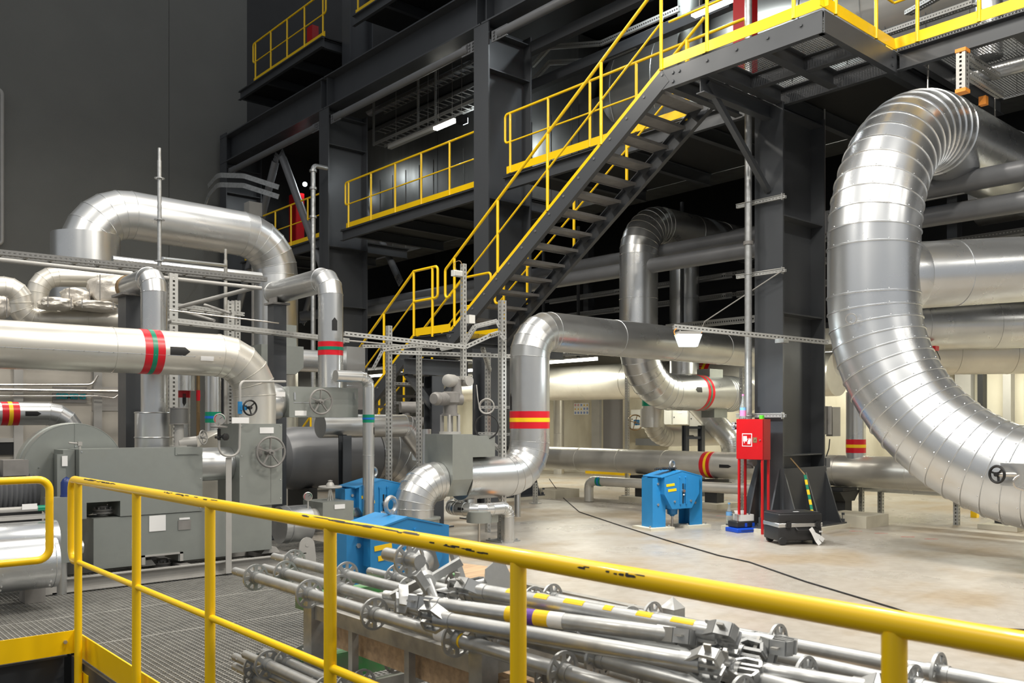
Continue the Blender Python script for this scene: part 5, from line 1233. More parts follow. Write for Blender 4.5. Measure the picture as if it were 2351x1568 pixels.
# white wall cabinets
def wcab(label, u0, u1, v0, v1, x=17.95, m='white', group='white wall cabinets', name='wall_cabinet'):
    a, b = px(u0, v1, x=x), px(u1, v0, x=x); T = thing(name, label, 'cabinet', group)
    bm = NB(); box(bm, (x, b.y, a.z), (18.195, a.y, b.z)); obj('cabinet_body', bm, m, T)
    bm = NB(); box(bm, (x-.02, b.y+.01, a.z+.01), (x-.001, a.y-.01, b.z-.01)); o = obj('door', bm, m, T)
    bm = NB(); tube(bm, (x-.02, a.y-.06, (a.z+b.z)/2), (x-.035, a.y-.06, (a.z+b.z)/2), .015, 10); obj('lock', bm, 'black', o)
    bm = NB(); cbox(bm, (x-.022, (a.y+b.y)/2, b.z-.09), (.004, .15, .03)); obj('name_plate', bm, 'paper', o); return T
wcab('white cabinet with a wheel valve in front, nearest the door', 1449, 1494, 940, 984)
wcab('middle white cabinet partly behind the green-banded pipe', 1498, 1541, 940, 975)
wcab('right white cabinet of the row on the concrete wall', 1545, 1580, 940, 975)
wcab('slim grey cabinet right of the white ones', 1584, 1614, 938, 984, m='lightgrey')
wcab('pale cabinet on the wall above the lower bend of the giant duct', 2182, 2243, 925, 975, x=18.0)
q = px(1458, 970, d=18.6); T = thing('hand_valve', 'dark handwheel valve in front of the leftmost white cabinet', 'valve')
handwheel(T, q, (-.8, -.6, 0), .16, 'brass', 4, .014, .03, .03); bm = NB(); bar(bm, q, q+V((.22, .15, 0)), .05, .05); cbox(bm, q+V((.25, .17, 0)), (.09, .09, .12)); obj('valve_body', bm, 'blue', T)
bm = NB(); a, b = px(1459, 1022, x=17.9), px(1520, 1008, x=17.9); box(bm, (17.9, b.y, a.z), (18.19, a.y, b.z)); solo('cable_duct', bm, 'midgrey', 'grey cable duct low on the concrete wall right of the door', 'duct')
# grey frame supporting the pipe behind
q = px(1592, 1005, d=17.2); T = thing('support_frame', 'dark open steel frame standing by the green-banded pipe', 'frame')
for dx_ in (-.14, .14): bm = NB(); ibeam(bm, (q.x+dx_, q.y-dx_*.6, 0), (q.x+dx_, q.y-dx_*.6, q.z+.24), .1, .1, .012, .01); obj('upright', bm, 'dark', T)
for z in (.2, .0): bm = NB(); bar(bm, (q.x-.14, q.y+.08, q.z+z), (q.x+.14, q.y-.08, q.z+z), .09, .05); obj('crossbar', bm, 'dark', T)
# tall slotted props standing on the floor
for u, vt, vb, lab in ((1440, 800, 1138, 'tall slotted prop left of the looping pipe bend'), (1704, 845, 1180, 'slotted prop behind the red hose cabinet'), (1978, 940, 1188, 'slotted prop beside the giant duct'), (1229, 1108, 1156, 'short slotted prop right of the banded pipe bend')):
    q = px(u, vb, z=0); zt_ = CAMH+(HV-vt)/F*(q-V((0, 0, CAMH))).dot(FWD); T = thing('slotted_prop', lab, 'post', 'slotted props')
    bm = NB(); slotbox(bm, (q.x, q.y, 0.01), (q.x, q.y, zt_), .07, .06); obj('profile', bm, 'slot', T); bm = NB(); cbox(bm, (q.x, q.y, .006), (.16, .16, .012)); obj('foot_plate', bm, 'zinc', T)
# small yellow blocks on floor
for u, v, lab in ((1484, 1147, 'small yellow block on the floor behind the blue support'), (2238, 1188, 'yellow block under the lower bend of the giant duct')):
    q = px(u, v, z=0); bm = NB(); cbox(bm, (q.x, q.y, .05), (.09, .09, .10)); solo('floor_block', bm, 'yellow', lab, 'block')
q = px(1290, 1079, d=20); bm = NB(); q=px(1400,1078,x=18.1); cbox(bm, (18.0, q.y, .05), (.1, 1.6, .1)); solo('floor_barrier', bm, 'yellow', 'low yellow threshold bar at the foot of the concrete wall', 'bar')
# duct pad
q = px(2318, 1203, z=.05); T = thing('duct_support', 'low pipe shoe on plates beneath the end of the giant duct', 'support')
bm = NB(); cbox(bm, (q.x, q.y, .03), (.9, .5, .06)); obj('plinth', bm, 'concwall', T); bm = NB(); cbox(bm, (q.x+.1, q.y, .11), (.45, .3, .09)); obj('shoe', bm, 'dark', T)
# control box at the end of the giant duct
T = thing('damper_valve', 'small pale damper box with black handwheel on the giant duct at the right edge', 'valve')
c = px(2335, 1090, d=7.75); bm = NB(); cbox(bm, c+V((.12, 0, 0)), (.28, .26, .20)); obj('housing', bm, 'galv_shiny', T)
q = px(2289, 1089, d=7.75); handwheel(T, q, (-.95, .3, 0), .072, 'black', 3, .012, .022, .02); bm = NB(); tube(bm, q, c, .02, 12); obj('stem', bm, 'steel', T)
bm = NB(); sweep(bm, [px(2340, 1092, d=7.5), px(2326, 1100, d=7.5), px(2330, 1118, d=7.5), px(2365, 1130, d=7.5)], .010, .04, 5, 10); obj('bent_tube', bm, 'steel', T)
# dark racks with slotted brackets above the low hall
T0 = None
for i, (yc_r, lab) in enumerate(((17.0, 'rack furthest left'), (14.2, 'rack behind the stair'), (11.4, 'rack left of the looping pipe'), (8.9, 'rack right of the looping pipe'), (6.0, 'rack right of the near column'), (3.4, 'rack behind the giant duct'))):
    T = thing('cable_rack', 'dark cable rack with slotted brackets under the walkway, ' + lab, 'rack', 'cable racks')
    bm = NB(); box(bm, (14.7, yc_r-.08, 3.72), (14.9, yc_r+.08, 5.7)); obj('upright', bm, 'dark', T)
    for z in (3.95, 4.35, 4.75, 5.15):
        bm = NB(); slotbar(bm, (14.66, yc_r-1.25, z), (14.66, yc_r+1.15, z), .12, .05, (1, 0, 0)); obj('slotted_tray', bm, 'slot', T)
        bm = NB(); slotbar(bm, (14.3, yc_r-1.25, z-.05), (14.3, yc_r+1.15, z-.05), .07, .04, (1, 0, 0)); obj('slotted_rail', bm, 'slotdark', T)
bm = NB()
# lower row hanging racks in front (z 2.7-3.6)
for i, yc_r in enumerate((15.5, 12.4, 9.6)):
    T = thing('cable_rack', 'lower slotted tray rack hanging above the lit hall, ' + ['left one behind the stair', 'middle one', 'right one beside the looping pipe'][i], 'rack', 'hanging racks')
    for z in (2.95, 3.3):
        bm = NB(); slotbar(bm, (13.6, yc_r-1.35, z), (13.6, yc_r+1.35, z), .12, .05, (1, 0, 0)); obj('slotted_tray', bm, 'slot', T)
    for dy_ in (-1, 1): bm = NB(); bar(bm, (13.64, yc_r+dy_, 2.85), (13.64, yc_r+dy_, 5.7), .05, .05); obj('upright', bm, 'dark', T)
# wall box on the near column's right side
T = thing('control_box', 'grey electrical box with round-ended housing on the right of the near column', 'box')
c = px(1905, 968, d=12.6); bm = NB(); cbox(bm, c+V((.1, 0, 0)), (.22, .10, .42)); obj('back_plate', bm, 'lightgrey', T)
c2 = px(1898, 965, d=12.45); bm = NB()
for k in (-1, 1): tube(bm, c2+RGT*k*.035+V((0, 0, -.2)), c2+RGT*k*.035+V((0, 0, .2)), .034, 16)
obj('tubular_housing', bm, 'lightgrey', T)
bm = NB(); cbox(bm, px(1896, 1062, d=12.4), (.10, .08, .13)); obj('socket', bm, 'midgrey', T)
bm = NB(); sweep(bm, [px(1905, 1008, d=12.4), px(1903, 1030, d=12.4), px(1897, 1048, d=12.4)], .008, .05, 4, 8); obj('lead', bm, 'rubber', T)
thin('thin grey conduit down the right edge of the near column', [px(1882, 560, x=11.5), px(1882, 1070, x=11.5), px(1888, 1082, x=11.5), px(1884, 1092, x=11.5)], .011, m='lightgrey', rad=.03, name='conduit')
# green/yellow earthing strap
T = thing('earthing_strap', 'green and yellow striped strap hanging on the near column base', 'strap')
P = [px(1815, 1052, d=11.75), px(1848, 1090, d=11.6), px(1866, 1182, d=11.35)]
bm = NB(); sweep(bm, [P[0], P[1]], .012, 0, 1, 8); obj('upper_cable', bm, 'brass', T)
for k in range(8):
    bm = NB(); a = P[1].lerp(P[2], k/8); b = P[1].lerp(P[2], (k+1)/8); bar(bm, a, b, .035, .006, FWD); obj('strap_segment', bm, ('tapegreen', 'tapeyellow')[k % 2], T)
T = thing('orange_strip', 'orange and yellow cable strip on the column behind the hose cabinet', 'strip')
bm = NB(); sweep(bm, [px(1748, 1062, x=10.32), px(1750, 1120, x=10.32), px(1748, 1190, x=10.32)], .012, .1, 3, 8); obj('strip', bm, 'orange', T)
# red hanging control behind duct
T = thing('cable_controller', 'red and black hanging controller with a tangled lead behind the duct bend', 'controller')
c = px(2147, 800, d=12.9); bm = NB(); cbox(bm, c, (.12, .06, .07)); obj('red_clip', bm, 'red', T)
bm = NB(); bar(bm, px(2146, 815, d=12.9), px(2142, 838, d=12.9), .04, .04); obj('black_grip', bm, 'black', T)
bm = NB(); sweep(bm, [px(2150, 805, d=12.9), px(2162, 830, d=12.9), px(2144, 845, d=12.9), px(2162, 860, d=12.9), px(2155, 895, d=12.9)], .006, .1, 4, 6); obj('lead', bm, 'rubber', T)
# ================================================================= loose objects
# ---- blue spring supports (local, front face towards -Y, width along X)
def blue_support(label):
    T = thing('spring_support', label, 'pipe support', 'blue spring supports')
    Wd, Hh = .82, .70
    for s_ in (-1, 1):
        x = s_*(Wd/2-.09); bm = NB()
        box(bm, (x-.11, -.12, .02), (x+.11, -.108, Hh)); box(bm, (x-.11, .108, .02), (x+.11, .12, Hh)); box(bm, (x+s_*.098, -.108, .02), (x+s_*.11, .108, Hh)); box(bm, (x-.006, -.108, .02), (x+.006, .108, Hh-.02))
        obj('leg', bm, 'blue', T)
        bm = NB(); box(bm, (x-.2, -.2, 0), (x+.2, .22, .035)); obj('base_plate', bm, 'concwall', T)
        bm = NB()
        for a in (-.16, .16): tube(bm, (x+a, -.13, .03), (x+a, -.13, .06), .013, 6)
        obj('anchor_bolt', bm, 'zinc', T)
        bm = NB()
        for z in (.34, .62): bolt(bm, (x-.02, -.12, z), (0, -1, 0), .018, .012)
        obj('bolt', bm, 'zinc', T)
    pts = [(-.30, .715), (0, .785), (.30, .715), (.30, .48), (.17, .28), (-.17, .28), (-.30, .48)]
    bm = NB(); prism(bm, [(a, -.21, b) for a, b in pts], (0, .40, 0)); obj('housing', bm, 'blue', T, ang=.2)
    bm = NB(); prism(bm, [(-.35, -.214, .704), (-.35, -.214, .716), (0, -.214, .80), (.35, -.214, .716), (.35, -.214, .704), (0, -.214, .786)], (0, .42, 0)); obj('roof_plate', bm, 'blue', T, ang=.2)
    for x in (-.035, .065):
        bm = NB(); box(bm, (x-.008, -.225, .34), (x+.008, -.211, .70)); tube(bm, (x, -.225, .70), (x, -.205, .70), .016, 10); obj('guide_rib', bm, 'blue', T)
    bm = NB(); box(bm, (.006, -.2145, .35), (.024, -.2112, .62)); obj('slot', bm, 'black', T)
    bm = NB()
    for k in range(14): box(bm, (.04, -.216, .36+k*.019), (.052, -.2112, .366+k*.019))
    obj('scale', bm, 'black', T)
    bm = NB(); tube(bm, (.015, -.24, .52), (.015, -.21, .52), .022, 12); tube(bm, (.015, -.23, .47), (.03, -.21, .46), .010, 10); obj('indicator', bm, 'steel', T)
    for z, x in ((.60, -.20), (.53, -.17)):
        bm = NB(); bar(bm, (x-.07, -.2125, z), (x+.07, -.2125, z+.012), .003, .035); obj('warning_label', bm, 'tapeyellow', T)
    bm = NB()
    for x in (-.13, .15): bolt(bm, (x, -.21, .38), (0, -1, 0), .016, .012)
    obj('bolt', bm, 'zinc', T)
    bm = NB(); lathe(bm, (0, 0, .28), (0, 0, -1), [(0, .13), (.02, .13), (.02, .075), (.09, .07), (.11, .03), (.12, .03)], 24); obj('spring_can', bm, 'blue', T)
    bm = NB(); tube(bm, (0, 0, .17), (0, 0, 0), .014, 10); obj('tie_rod', bm, 'steel', T)
    bm = NB(); torus(bm, (0, 0, .865), (.3, -1, 0), .054, .017, 28, 10); tube(bm, (0, 0, .785), (0, 0, .83), .022, 12); obj('eye_bolt', bm, 'zinc', T)
    return T
S1 = blue_support('farthest blue spring support, alone on the concrete with black gloves on top')
settle(S1)
q = px(1551, 1212, z=0); S1.location = (q.x, q.y+.05, 0); S1.rotation_euler = (0, 0, -.22)
q6 = px(926, 1400, z=.02); q = FWD*6.15+RGT*((926-CX)/F*6.15); S2 = dup(S1, (q.x, q.y+.15, 0), .0, 'nearest blue spring support, behind the scaffold tubes')
q = FWD*10.3+RGT*((858-CX)/F*10.3); S3 = dup(S1, (q.x, q.y, 0), -.05, 'middle blue spring support, half hidden behind the valve box')
# gloves on the far support
T = thing('work_gloves', 'pair of black work gloves on the farthest blue support', 'gloves')
c = V((S1.location.x-.04, S1.location.y+.05, .80))
for k in range(2):
    bm = NB(); o0 = c+V((-.14+k*.14, -.05-k*.03, .02)); 
    bmesh.ops.create_icosphere(bm, subdivisions=3, radius=1)
    for v in bm.verts: v.co = o0+V((v.co.x*.07, v.co.y*.05, v.co.z*.018))
    for f in range(4): a = -.5+f*.3; sweep(bm, [o0+V((-.04, (f-1.5)*.02, 0)), o0+V((-.11, (f-1.5)*.03, .006)), o0+V((-.14, (f-1.5)*.034, -.008))], .011, .02, 3, 8)
    sweep(bm, [o0+V((0, -.03, 0)), o0+V((-.03, -.075, .004))], .012, 0, 1, 8)
    obj('glove', bm, 'rubber', T)
# ---- red hose cabinet, local: front faces -X, width along Y
T = thing('fire_hose_cabinet', 'red fire hose cabinet on red legs in front of the near column', 'cabinet')
c = px(1752, 1056, x=9.92); cz0 = c.z; cz1 = px(1752, 962, x=9.92).z; cy0 = c.y; cyw = px(1691, 1000, x=9.92).y
X0 = 9.92; X1 = 10.09
bm = NB(); box(bm, (X0+.012, cy0, cz0), (X1, cyw, cz1)); obj('cabinet_body', bm, 'red', T)
bm = NB(); box(bm, (X0-.006, cy0+.004, cz0+.004), (X0+.0115, cyw-.004, cz1-.004)); dr = obj('door', bm, 'red', T)
for (x, y) in ((X0+.015, cy0+.02), (X1-.015, cy0+.02), (X0+.015, cyw-.03), (X1-.015, cyw-.03)):
    bm = NB(); box(bm, (x-.012, y-.014, 0), (x+.012, y+.014, cz0-.001)); obj('leg', bm, 'red', T)
yc1 = px(1714, 1010, x=9.9).y; zc1 = px(1714, 1010, x=9.9).z; hw = .075
XF = X0-.0075
bm = NB(); box(bm, (XF-.002, yc1-hw, zc1-hw-.01), (XF, yc1+hw, zc1+hw+.01)); sg = obj('hose_sign', bm, 'paper', dr)
XF -= .0035; bm = NB(); box(bm, (XF-.001, yc1-hw+.010, zc1-hw), (XF+.001, yc1+hw-.010, zc1+hw)); obj('sign_field', bm, 'red', sg)
XF -= .0025; bm = NB(); box(bm, (XF-.001, yc1+.0, zc1-.02), (XF+.001, yc1+.055, zc1+.05)); box(bm, (XF-.001, yc1+.035, zc1-.045), (XF+.001, yc1+.043, zc1-.02)); box(bm, (XF-.001, yc1-.01, zc1+.0), (XF+.001, yc1, zc1+.015)); obj('hose_reel_symbol', bm, 'paper', sg)
bm = NB()
for k in range(3): y = yc1-.02-k*.014; prism(bm, [(XF, y+.010, zc1-.055), (XF, y-.004, zc1-.05), (XF, y-.012, zc1+.0+k*.004), (XF, y-.002, zc1+.028), (XF, y-.003, zc1-.0), (XF, y+.008, zc1-.02)], (.001, 0, 0))
obj('flame_symbol', bm, 'paper', sg)
bm = NB(); yk = px(1732, 1009, x=9.9).y; box(bm, (X0-.009, yk-.03, zc1-.035), (X0-.0065, yk+.03, zc1+.035)); obj('key_window', bm, 'brass', dr)
bm = NB(); tube(bm, (X0-.006, yk, zc1+.01), (X0-.02, yk, zc1+.01), .010, 10); yk2 = px(1744, 1009, x=9.9).y; tube(bm, (X0-.006, yk2, zc1), (X0-.02, yk2, zc1), .009, 10); obj('lock', bm, 'steel', dr)
bm = NB(); q = px(1683, 978, x=X0+.08); sweep(bm, [(X0+.08, cyw, q.z), (X0+.08, cyw+.09, q.z)], .028, 0, 1, 16)
for k in range(6): a = k*PI/3; tube(bm, (X0+.08+.045*math.cos(a), cyw+.06, q.z+.045*math.sin(a)), (X0+.08+.045*math.cos(a), cyw+.11, q.z+.045*math.sin(a)), .013, 8)
tube(bm, (X0+.08, cyw+.06, q.z), (X0+.08, cyw+.09, q.z), .045, 18); obj('hose_coupling', bm, 'alu', T)
# bottles
m, n, N, L, b = nt('clear_plastic'); M['clear'] = m
b.inputs['Base Color'].default_value = (.85, .92, .95, 1); b.inputs['Roughness'].default_value = .08; b.inputs['Transmission Weight'].default_value = .85; b.inputs['IOR'].default_value = 1.2
def bottle(label, p, h, r, lab, cap, tall=False):
    T = thing('plastic_bottle', label, 'bottle'); p = V(p); bm = NB()
    pr = [(0, r*.8), (.01, r), (h*.18, r*.94), (h*.2, r), (h*.52, r), (h*.6, r*.85), (h*.78, r*.38), (h*.93, r*.34), (h*.93, 0)] if not tall else [(0, r*.8), (.01, r), (h*.5, r), (h*.62, r*.62), (h*.8, r*.34), (h*.95, r*.3), (h*.95, 0)]
    lathe(bm, p, (0, 0, 1), pr, 24); obj('bottle_body', bm, 'clear', T)
    z0, z1 = (h*.12, h*.46) if tall else (h*.44, h*.60)
    for i, mm in enumerate(lab):
        bm = NB(); a = z0+(z1-z0)*i/len(lab); lathe_open(bm, p+V((0, 0, a)), (0, 0, 1), [(0, r*1.01), ((z1-z0)/len(lab), r*1.01)], 24); obj('label_wrap', bm, mm, T)
    bm = NB(); tube(bm, p+V((0, 0, h*.93)), p+V((0, 0, h)), r*.38, 16); obj('cap', bm, cap, T); return T
M['pink'] = mat('pink_print', (.75, .25, .50), .4); M['lightblue'] = mat('light_blue_print', (.20, .45, .80), .4)
p = px(1706, 962, z=cz1+.001); bottle('clear bottle with pink label and cap on top of the red cabinet', (X0+.07, px(1706, 962, x=X0+.07).y, cz1+.001), .33, .042, ['pink', 'pink', 'lightblue'], 'pink', True)
bm = NB(); y = px(1749, 958, x=X0+.06).y; tube(bm, (X0+.06, max(y, cy0+.035), cz1+.001), (X0+.06, max(y, cy0+.035), cz1+.05), .032, 24); solo('plastic_tub', bm, 'limegreen', 'small bright green lid on the right end of the red cabinet', 'lid')
pb = px(1674, 1206, z=0); bottle('clear water bottle with blue label standing on the floor', (pb.x, pb.y, 0), .32, .045, ['lightblue'], 'lightblue')
# flat cases stack
def rbox(bm, s, rad=.02, seg=3, c=(0, 0, 0)):
    r = bmesh.ops.create_cube(bm, size=1)
    for v in r['verts']: v.co = V((v.co.x*s[0]+c[0], v.co.y*s[1]+c[1], v.co.z*s[2]+c[2]))
    bmesh.ops.bevel(bm, geom=[e for e in bm.edges if any(v in r['verts'] for v in e.verts)], offset=rad, segments=seg, affect='EDGES', profile=.5)
pc = px(1709, 1221, z=0); rz_ = -.33
def place(T, loc, rz): settle(T); T.location = V(loc); T.rotation_euler = (0, 0, rz)
T = thing('blue_case', 'bright blue flat plastic case, lowest of the stack by the cabinet', 'case')
bm = NB(); rbox(bm, (.36, .27, .055), .008); obj('case_shell', bm, 'bluebox', T); bm = NB(); box(bm, (-.12, -.139, -.006), (.12, -.134, .004)); obj('seam', bm, 'darkblue', T); place(T, (pc.x+.02, pc.y+.04, 0), rz_)
T = thing('tool_case', 'black tool case with blue latches in the middle of the stack', 'case')
bm = NB(); rbox(bm, (.28, .21, .085), .016); obj('case_shell', bm, 'plastic_black', T)
for x in (-.0, .12): bm = NB(); box(bm, (x-.016, -.112, -.03), (x+.016, -.104, .02)); obj('latch', bm, 'bluebox', T)
place(T, (pc.x+.03, pc.y+.07, .056), rz_)
T = thing('cardboard_box', 'open small white cardboard box on top of the black tool case', 'box')
bm = NB()
for a, b_ in (((-.11, -.075, 0), (.11, .075, .003)), ((-.11, -.075, 0), (.11, -.072, .085)), ((-.11, .072, 0), (.11, .075, .085)), ((-.11, -.075, 0), (-.107, .075, .085)), ((.107, -.075, 0), (.11, .075, .085))): box(bm, a, b_)
obj('carton', bm, 'white', T)
bm = NB(); prism(bm, [(-.11, -.075, .085), (-.17, -.075, .10), (-.17, .05, .10), (-.11, .05, .085)], (0, 0, .002)); obj('flap', bm, 'white', T)
bm = NB(); prism(bm, [(-.08, .075, .085), (-.08, .10, .125), (.08, .10, .125), (.08, .075, .085)], (0, 0, .002)); obj('flap', bm, 'white', T)
place(T, (pc.x+.03, pc.y+.07, .142), rz_)
# suitcase
T = thing('wheeled_suitcase', 'black wheeled hard case with silver band and white luggage tag', 'suitcase')
Wc, Dc, Hc = .56, .38, .37
bm = NB(); rbox(bm, (Wc, Dc, .165), .02, 3, (0, 0, .045+.0825)); obj('lower_shell', bm, 'plastic_black', T)
bm = NB(); rbox(bm, (Wc, Dc, .12), .02, 3, (0, 0, .31)); o = obj('lid', bm, 'plastic_black', T)
bm = NB(); rbox(bm, (Wc-.03, Dc-.03, .012), .005, 2, (0, 0, .374)); obj('lid_panel', bm, 'plastic_black', o)
bm = NB(); box(bm, (-.035, -.10, .3805), (.035, -.07, .382)); obj('sticker', bm, 'paper', o)
bm = NB(); rbox(bm, (Wc+.008, Dc+.008, .048), .004, 1, (0, 0, .232)); obj('silver_band', bm, 'alu', T)
for x in (-.16, .22):
    bm = NB(); box(bm, (x-.03, -Dc/2-.022, .20), (x+.03, -Dc/2-.004, .275)); tube(bm, (x, -Dc/2-.02, .235), (x, -Dc/2-.03, .235), .022, 16); obj('latch', bm, 'plastic_black', T)
bm = NB(); sweep(bm, [(-.06, -Dc/2-.0, .205), (-.06, -Dc/2-.035, .175), (.14, -Dc/2-.035, .175), (.14, -Dc/2-.0, .205)], .011, .02, 4, 10); obj('handle', bm, 'plastic_black', T)
for x, y in ((-.23, -Dc/2+.02), (-.23, Dc/2-.06)):
    bm = NB(); lathe(bm, (x, y-.03, .05), (0, 1, 0), [(0, .02), (0, .045), (.008, .05), (.032, .05), (.04, .045), (.04, .02)], 24); obj('wheel', bm, 'rubber', T)
bm = NB(); box(bm, (.2, -Dc/2+.03, 0), (.25, -Dc/2+.08, .05)); box(bm, (.2, Dc/2-.08, 0), (.25, Dc/2-.03, .05)); obj('foot', bm, 'plastic_black', T)
bm = NB()
for P in ([(.10, -Dc/2-.05, .20), (.13, -Dc/2-.058, .15), (.17, -Dc/2-.07, .06), (.20, -Dc/2-.09, .012)], [(.16, -Dc/2-.05, .12), (.22, -Dc/2-.05, .09), (.27, -Dc/2-.05, .05)]):
    for a, b_ in zip(P, P[1:]): bar(bm, a, b_, .055, .0015, (0, -1, .3))
obj('luggage_tag', bm, 'paper', T)
bm = NB(); box(bm, (.24, -Dc/2-.003, .14), (.285, -Dc/2-.0005, .16)); obj('sticker', bm, 'paper', T)
q = px(1824, 1247, z=0); place(T, (q.x, q.y, 0), -.52)
# cable across the floor
Pp = [(1245, 1060), (1262, 1085), (1248, 1120), (1290, 1140), (1330, 1175), (1420, 1205), (1530, 1240), (1650, 1275), (1720, 1290), (1850, 1335), (1950, 1365), (2050, 1395), (2150, 1428), (2240, 1440), (2420, 1450)]
P = [px(u, v, z=.008) for u, v in Pp[3:]]
P = [px(1248, 1040, x=8.0)+V((.0, 0, 0))] + P
P[0] = V((P[1].x-.15, P[1].y+.2, .35))
bm = NB(); sweep(bm, P, .007, .35, 5, 8); solo('floor_cable', bm, 'rubber', 'black cable running across the pale floor to the lower right', 'cable')
# red dashes on the floor
for i, (u, v) in enumerate(((1964, 1219), (2022, 1224), (2083, 1232), (2137, 1237), (1655, 1184))):
    q = px(u, v, z=.0015); bm = NB(); bar(bm, q-RGT*.08, q+RGT*.08+FWD*-.02, .035, .002); solo('floor_marking', bm, 'stripe', ['short red floor dash closest to the column plinth', 'second short red floor dash from the column', 'third short red floor dash from the column', 'rightmost short red floor dash', 'short red floor dash left of the hose cabinet'][i], 'marking', 'red floor dashes', smooth=False)
# ================================================================= scaffold parts on the rack
PROTO = {}
def proto_standard(L=3.0, off=.22, label='', m='zinc'):
    T = thing('scaffold_standard', label, 'scaffold tube', 'scaffold standards on the rack')
    bm = NB(); tube(bm, (.16, 0, 0), (L, 0, 0), .0242, 20); obj('tube', bm, m, T)
    bm = NB(); tube(bm, (0, 0, 0), (.16, 0, 0), .019, 18); tube(bm, (.05, -.0195, 0), (.05, .0195, 0), .007, 8); obj('spigot', bm, m, T)
    x = off
    while x < L-.05:
        bm = NB(); rosette(bm, (x, 0, 0), (1, 0, 0)); tube(bm, (x-.03, 0, 0), (x+.03, 0, 0), .027, 16); obj('rosette', bm, m, T); x += .5
    SETTLED.add(T.name); return T
def aim(T, a, b, roll=0):
    a = V(a); b = V(b); d = (b-a).normalized(); T.location = a; qt = d.to_track_quat('X', 'Z')
    from mathutils import Quaternion
    T.rotation_euler = (qt @ Quaternion((1, 0, 0), roll)).to_euler(); return T
def dirof(u, v, z, y1=-1.2, z1=None, dx=0):
    a = px(u, v, z=z); return a, V((a.x+dx, y1, z1 if z1 is not None else z))
ZT = .745
base = proto_standard(3.3, .22, 'front scaffold tube of the top layer with a white and yellow sticker')
a = px(540, 1311, z=ZT); aim(base, a, (a.x+.03, -1, ZT-.02))
def sticker(par, x0, x1, m, r=.0247):
    bm = NB(); lathe_open(bm, (x0, 0, 0), (1, 0, 0), [(0, r), (x1-x0, r)], 24); return obj('sticker', bm, m, par)
def std(label, a, b, roll=0, proto=base):
    T = dup(proto, loc=(0, 0, 0), label=label); return aim(T, a, b, roll)
a1_ = px(611, 1301, z=ZT+.0); std('second scaffold tube of the top layer', a1_+V((-.02, -.02, 0)), (a1_.x+.02, -1, ZT+.0), .3)
a2_ = px(609, 1296, z=ZT+.02); T3_ = std('third scaffold tube of the top layer, starting furthest back', (a1_.x+.12, a1_.y+.16, ZT+.02), (a1_.x+.13, -1, ZT+.01), .7)
std('fourth scaffold tube of the top layer, under the jack screws', (a1_.x+.25, a1_.y-.55, ZT+.02), (a1_.x+.27, -1, ZT+.0), .2)
std('fifth scaffold tube of the top layer, beneath the ledger heads', (a1_.x+.42, a1_.y-.75, ZT), (a1_.x+.52, -1, ZT-.02), .5)
a = px(1235, 1378, z=.70); std('right scaffold tube of the rack, its discs showing past the ledgers', px(1180, 1357, z=.74), px(2185, 1552, z=.74), .2)
a = px(1390, 1370, z=.68); std('outermost right scaffold tube lying lower on the rack', px(1370, 1400, z=.60), px(2400, 1640, z=.60), .9)
sticker(base, 1.62, 1.70, 'paper'); sticker(base, 1.70, 1.76, 'tapeyellow')
# lower stack
ZB = .36
for i, (u, v, z, roll) in enumerate(((540, 1508, ZB, .1), (563, 1502, ZB+.055, .9), (606, 1498, ZB+.06, .4), (540, 1530, ZB-.05, .6), (640, 1490, ZB+.05, .2))):
    a = px(u, v, z=z); std(['lower stack scaffold tube with its disc nearest the left', 'upper tube of the lower scaffold stack, left', 'tube of the lower scaffold stack beside the green beam', 'lowest scaffold tube of the lower stack', 'short showing tube of the lower scaffold stack behind the green beam'][i], a, (a.x+.03, -1, z-.01), roll)
proto2 = dup(base, loc=(0, 0, 0), label='dusty dark scaffold tube inside the rack, upper one')
for c_ in list(tree(proto2))[1:]:
    if c_.name.startswith('sticker'): bpy.data.objects.remove(c_); continue
    c_.data = c_.data.copy(); c_.data.materials[0] = M['zinc_dirty']
aim(proto2, (2.15, 3.5, .56), (2.2, -1, .54), .3)
T = dup(proto2, loc=(0, 0, 0), label='dusty dark scaffold tube inside the rack, lower one'); aim(T, (2.05, 3.3, .47), (2.12, -1, .45), 1.1)
T = dup(proto2, loc=(0, 0, 0), label='dusty dark scaffold tube inside the rack, furthest right'); aim(T, (2.45, 3.3, .52), (2.5, -1, .5), .8)
# rack frame
T = thing('scaffold_rack', 'grey and green steel stacking rack holding the scaffold tubes', 'rack')
xr0, xr1, yr0, yr1 = 1.86, 2.86, 3.42, 2.27
for i, (x, y, m_) in enumerate(((xr0, yr0, 'zinc'), (xr0, yr1, 'zinc'), (xr1, yr0, 'zinc'), (xr1, yr1, 'zinc'))):
    bm = NB(); box(bm, (x-.035, y-.035, 0), (x+.035, y+.035, .70))
    o = obj('corner_post', bm, m_, T)
    bm = NB(); vs = [bm.verts.new((x+a, y+b_, .70)) for a, b_ in ((-.037, -.037), (.037, -.037), (.037, .037), (-.037, .037))]; t_ = bm.verts.new((x, y, .745)); bm.faces.new(vs)
    for k in range(4): bm.faces.new((vs[k], vs[(k+1) % 4], t_))
    obj('pyramid_cap', bm, 'zinc', o, smooth=False)
for z, mm in ((.645, 'zinc_dirty'), (.26, 'zinc_dirty'), (.12, 'zinc')):
    bm = NB(); box(bm, (xr0-.02, yr1+.036, z-.03), (xr0+.02, yr0-.036, z+.03)); obj('side_rail', bm, mm, T)
    bm = NB(); box(bm, (xr1-.02, yr1+.036, z-.03), (xr1+.02, yr0-.036, z+.03)); obj('side_rail', bm, mm, T)
for y in (yr0, yr1):
    for z in (.645, .26): bm = NB(); box(bm, (xr0+.036, y-.02, z-.03), (xr1-.036, y+.02, z+.03)); obj('cross_rail', bm, 'zinc_dirty', T)
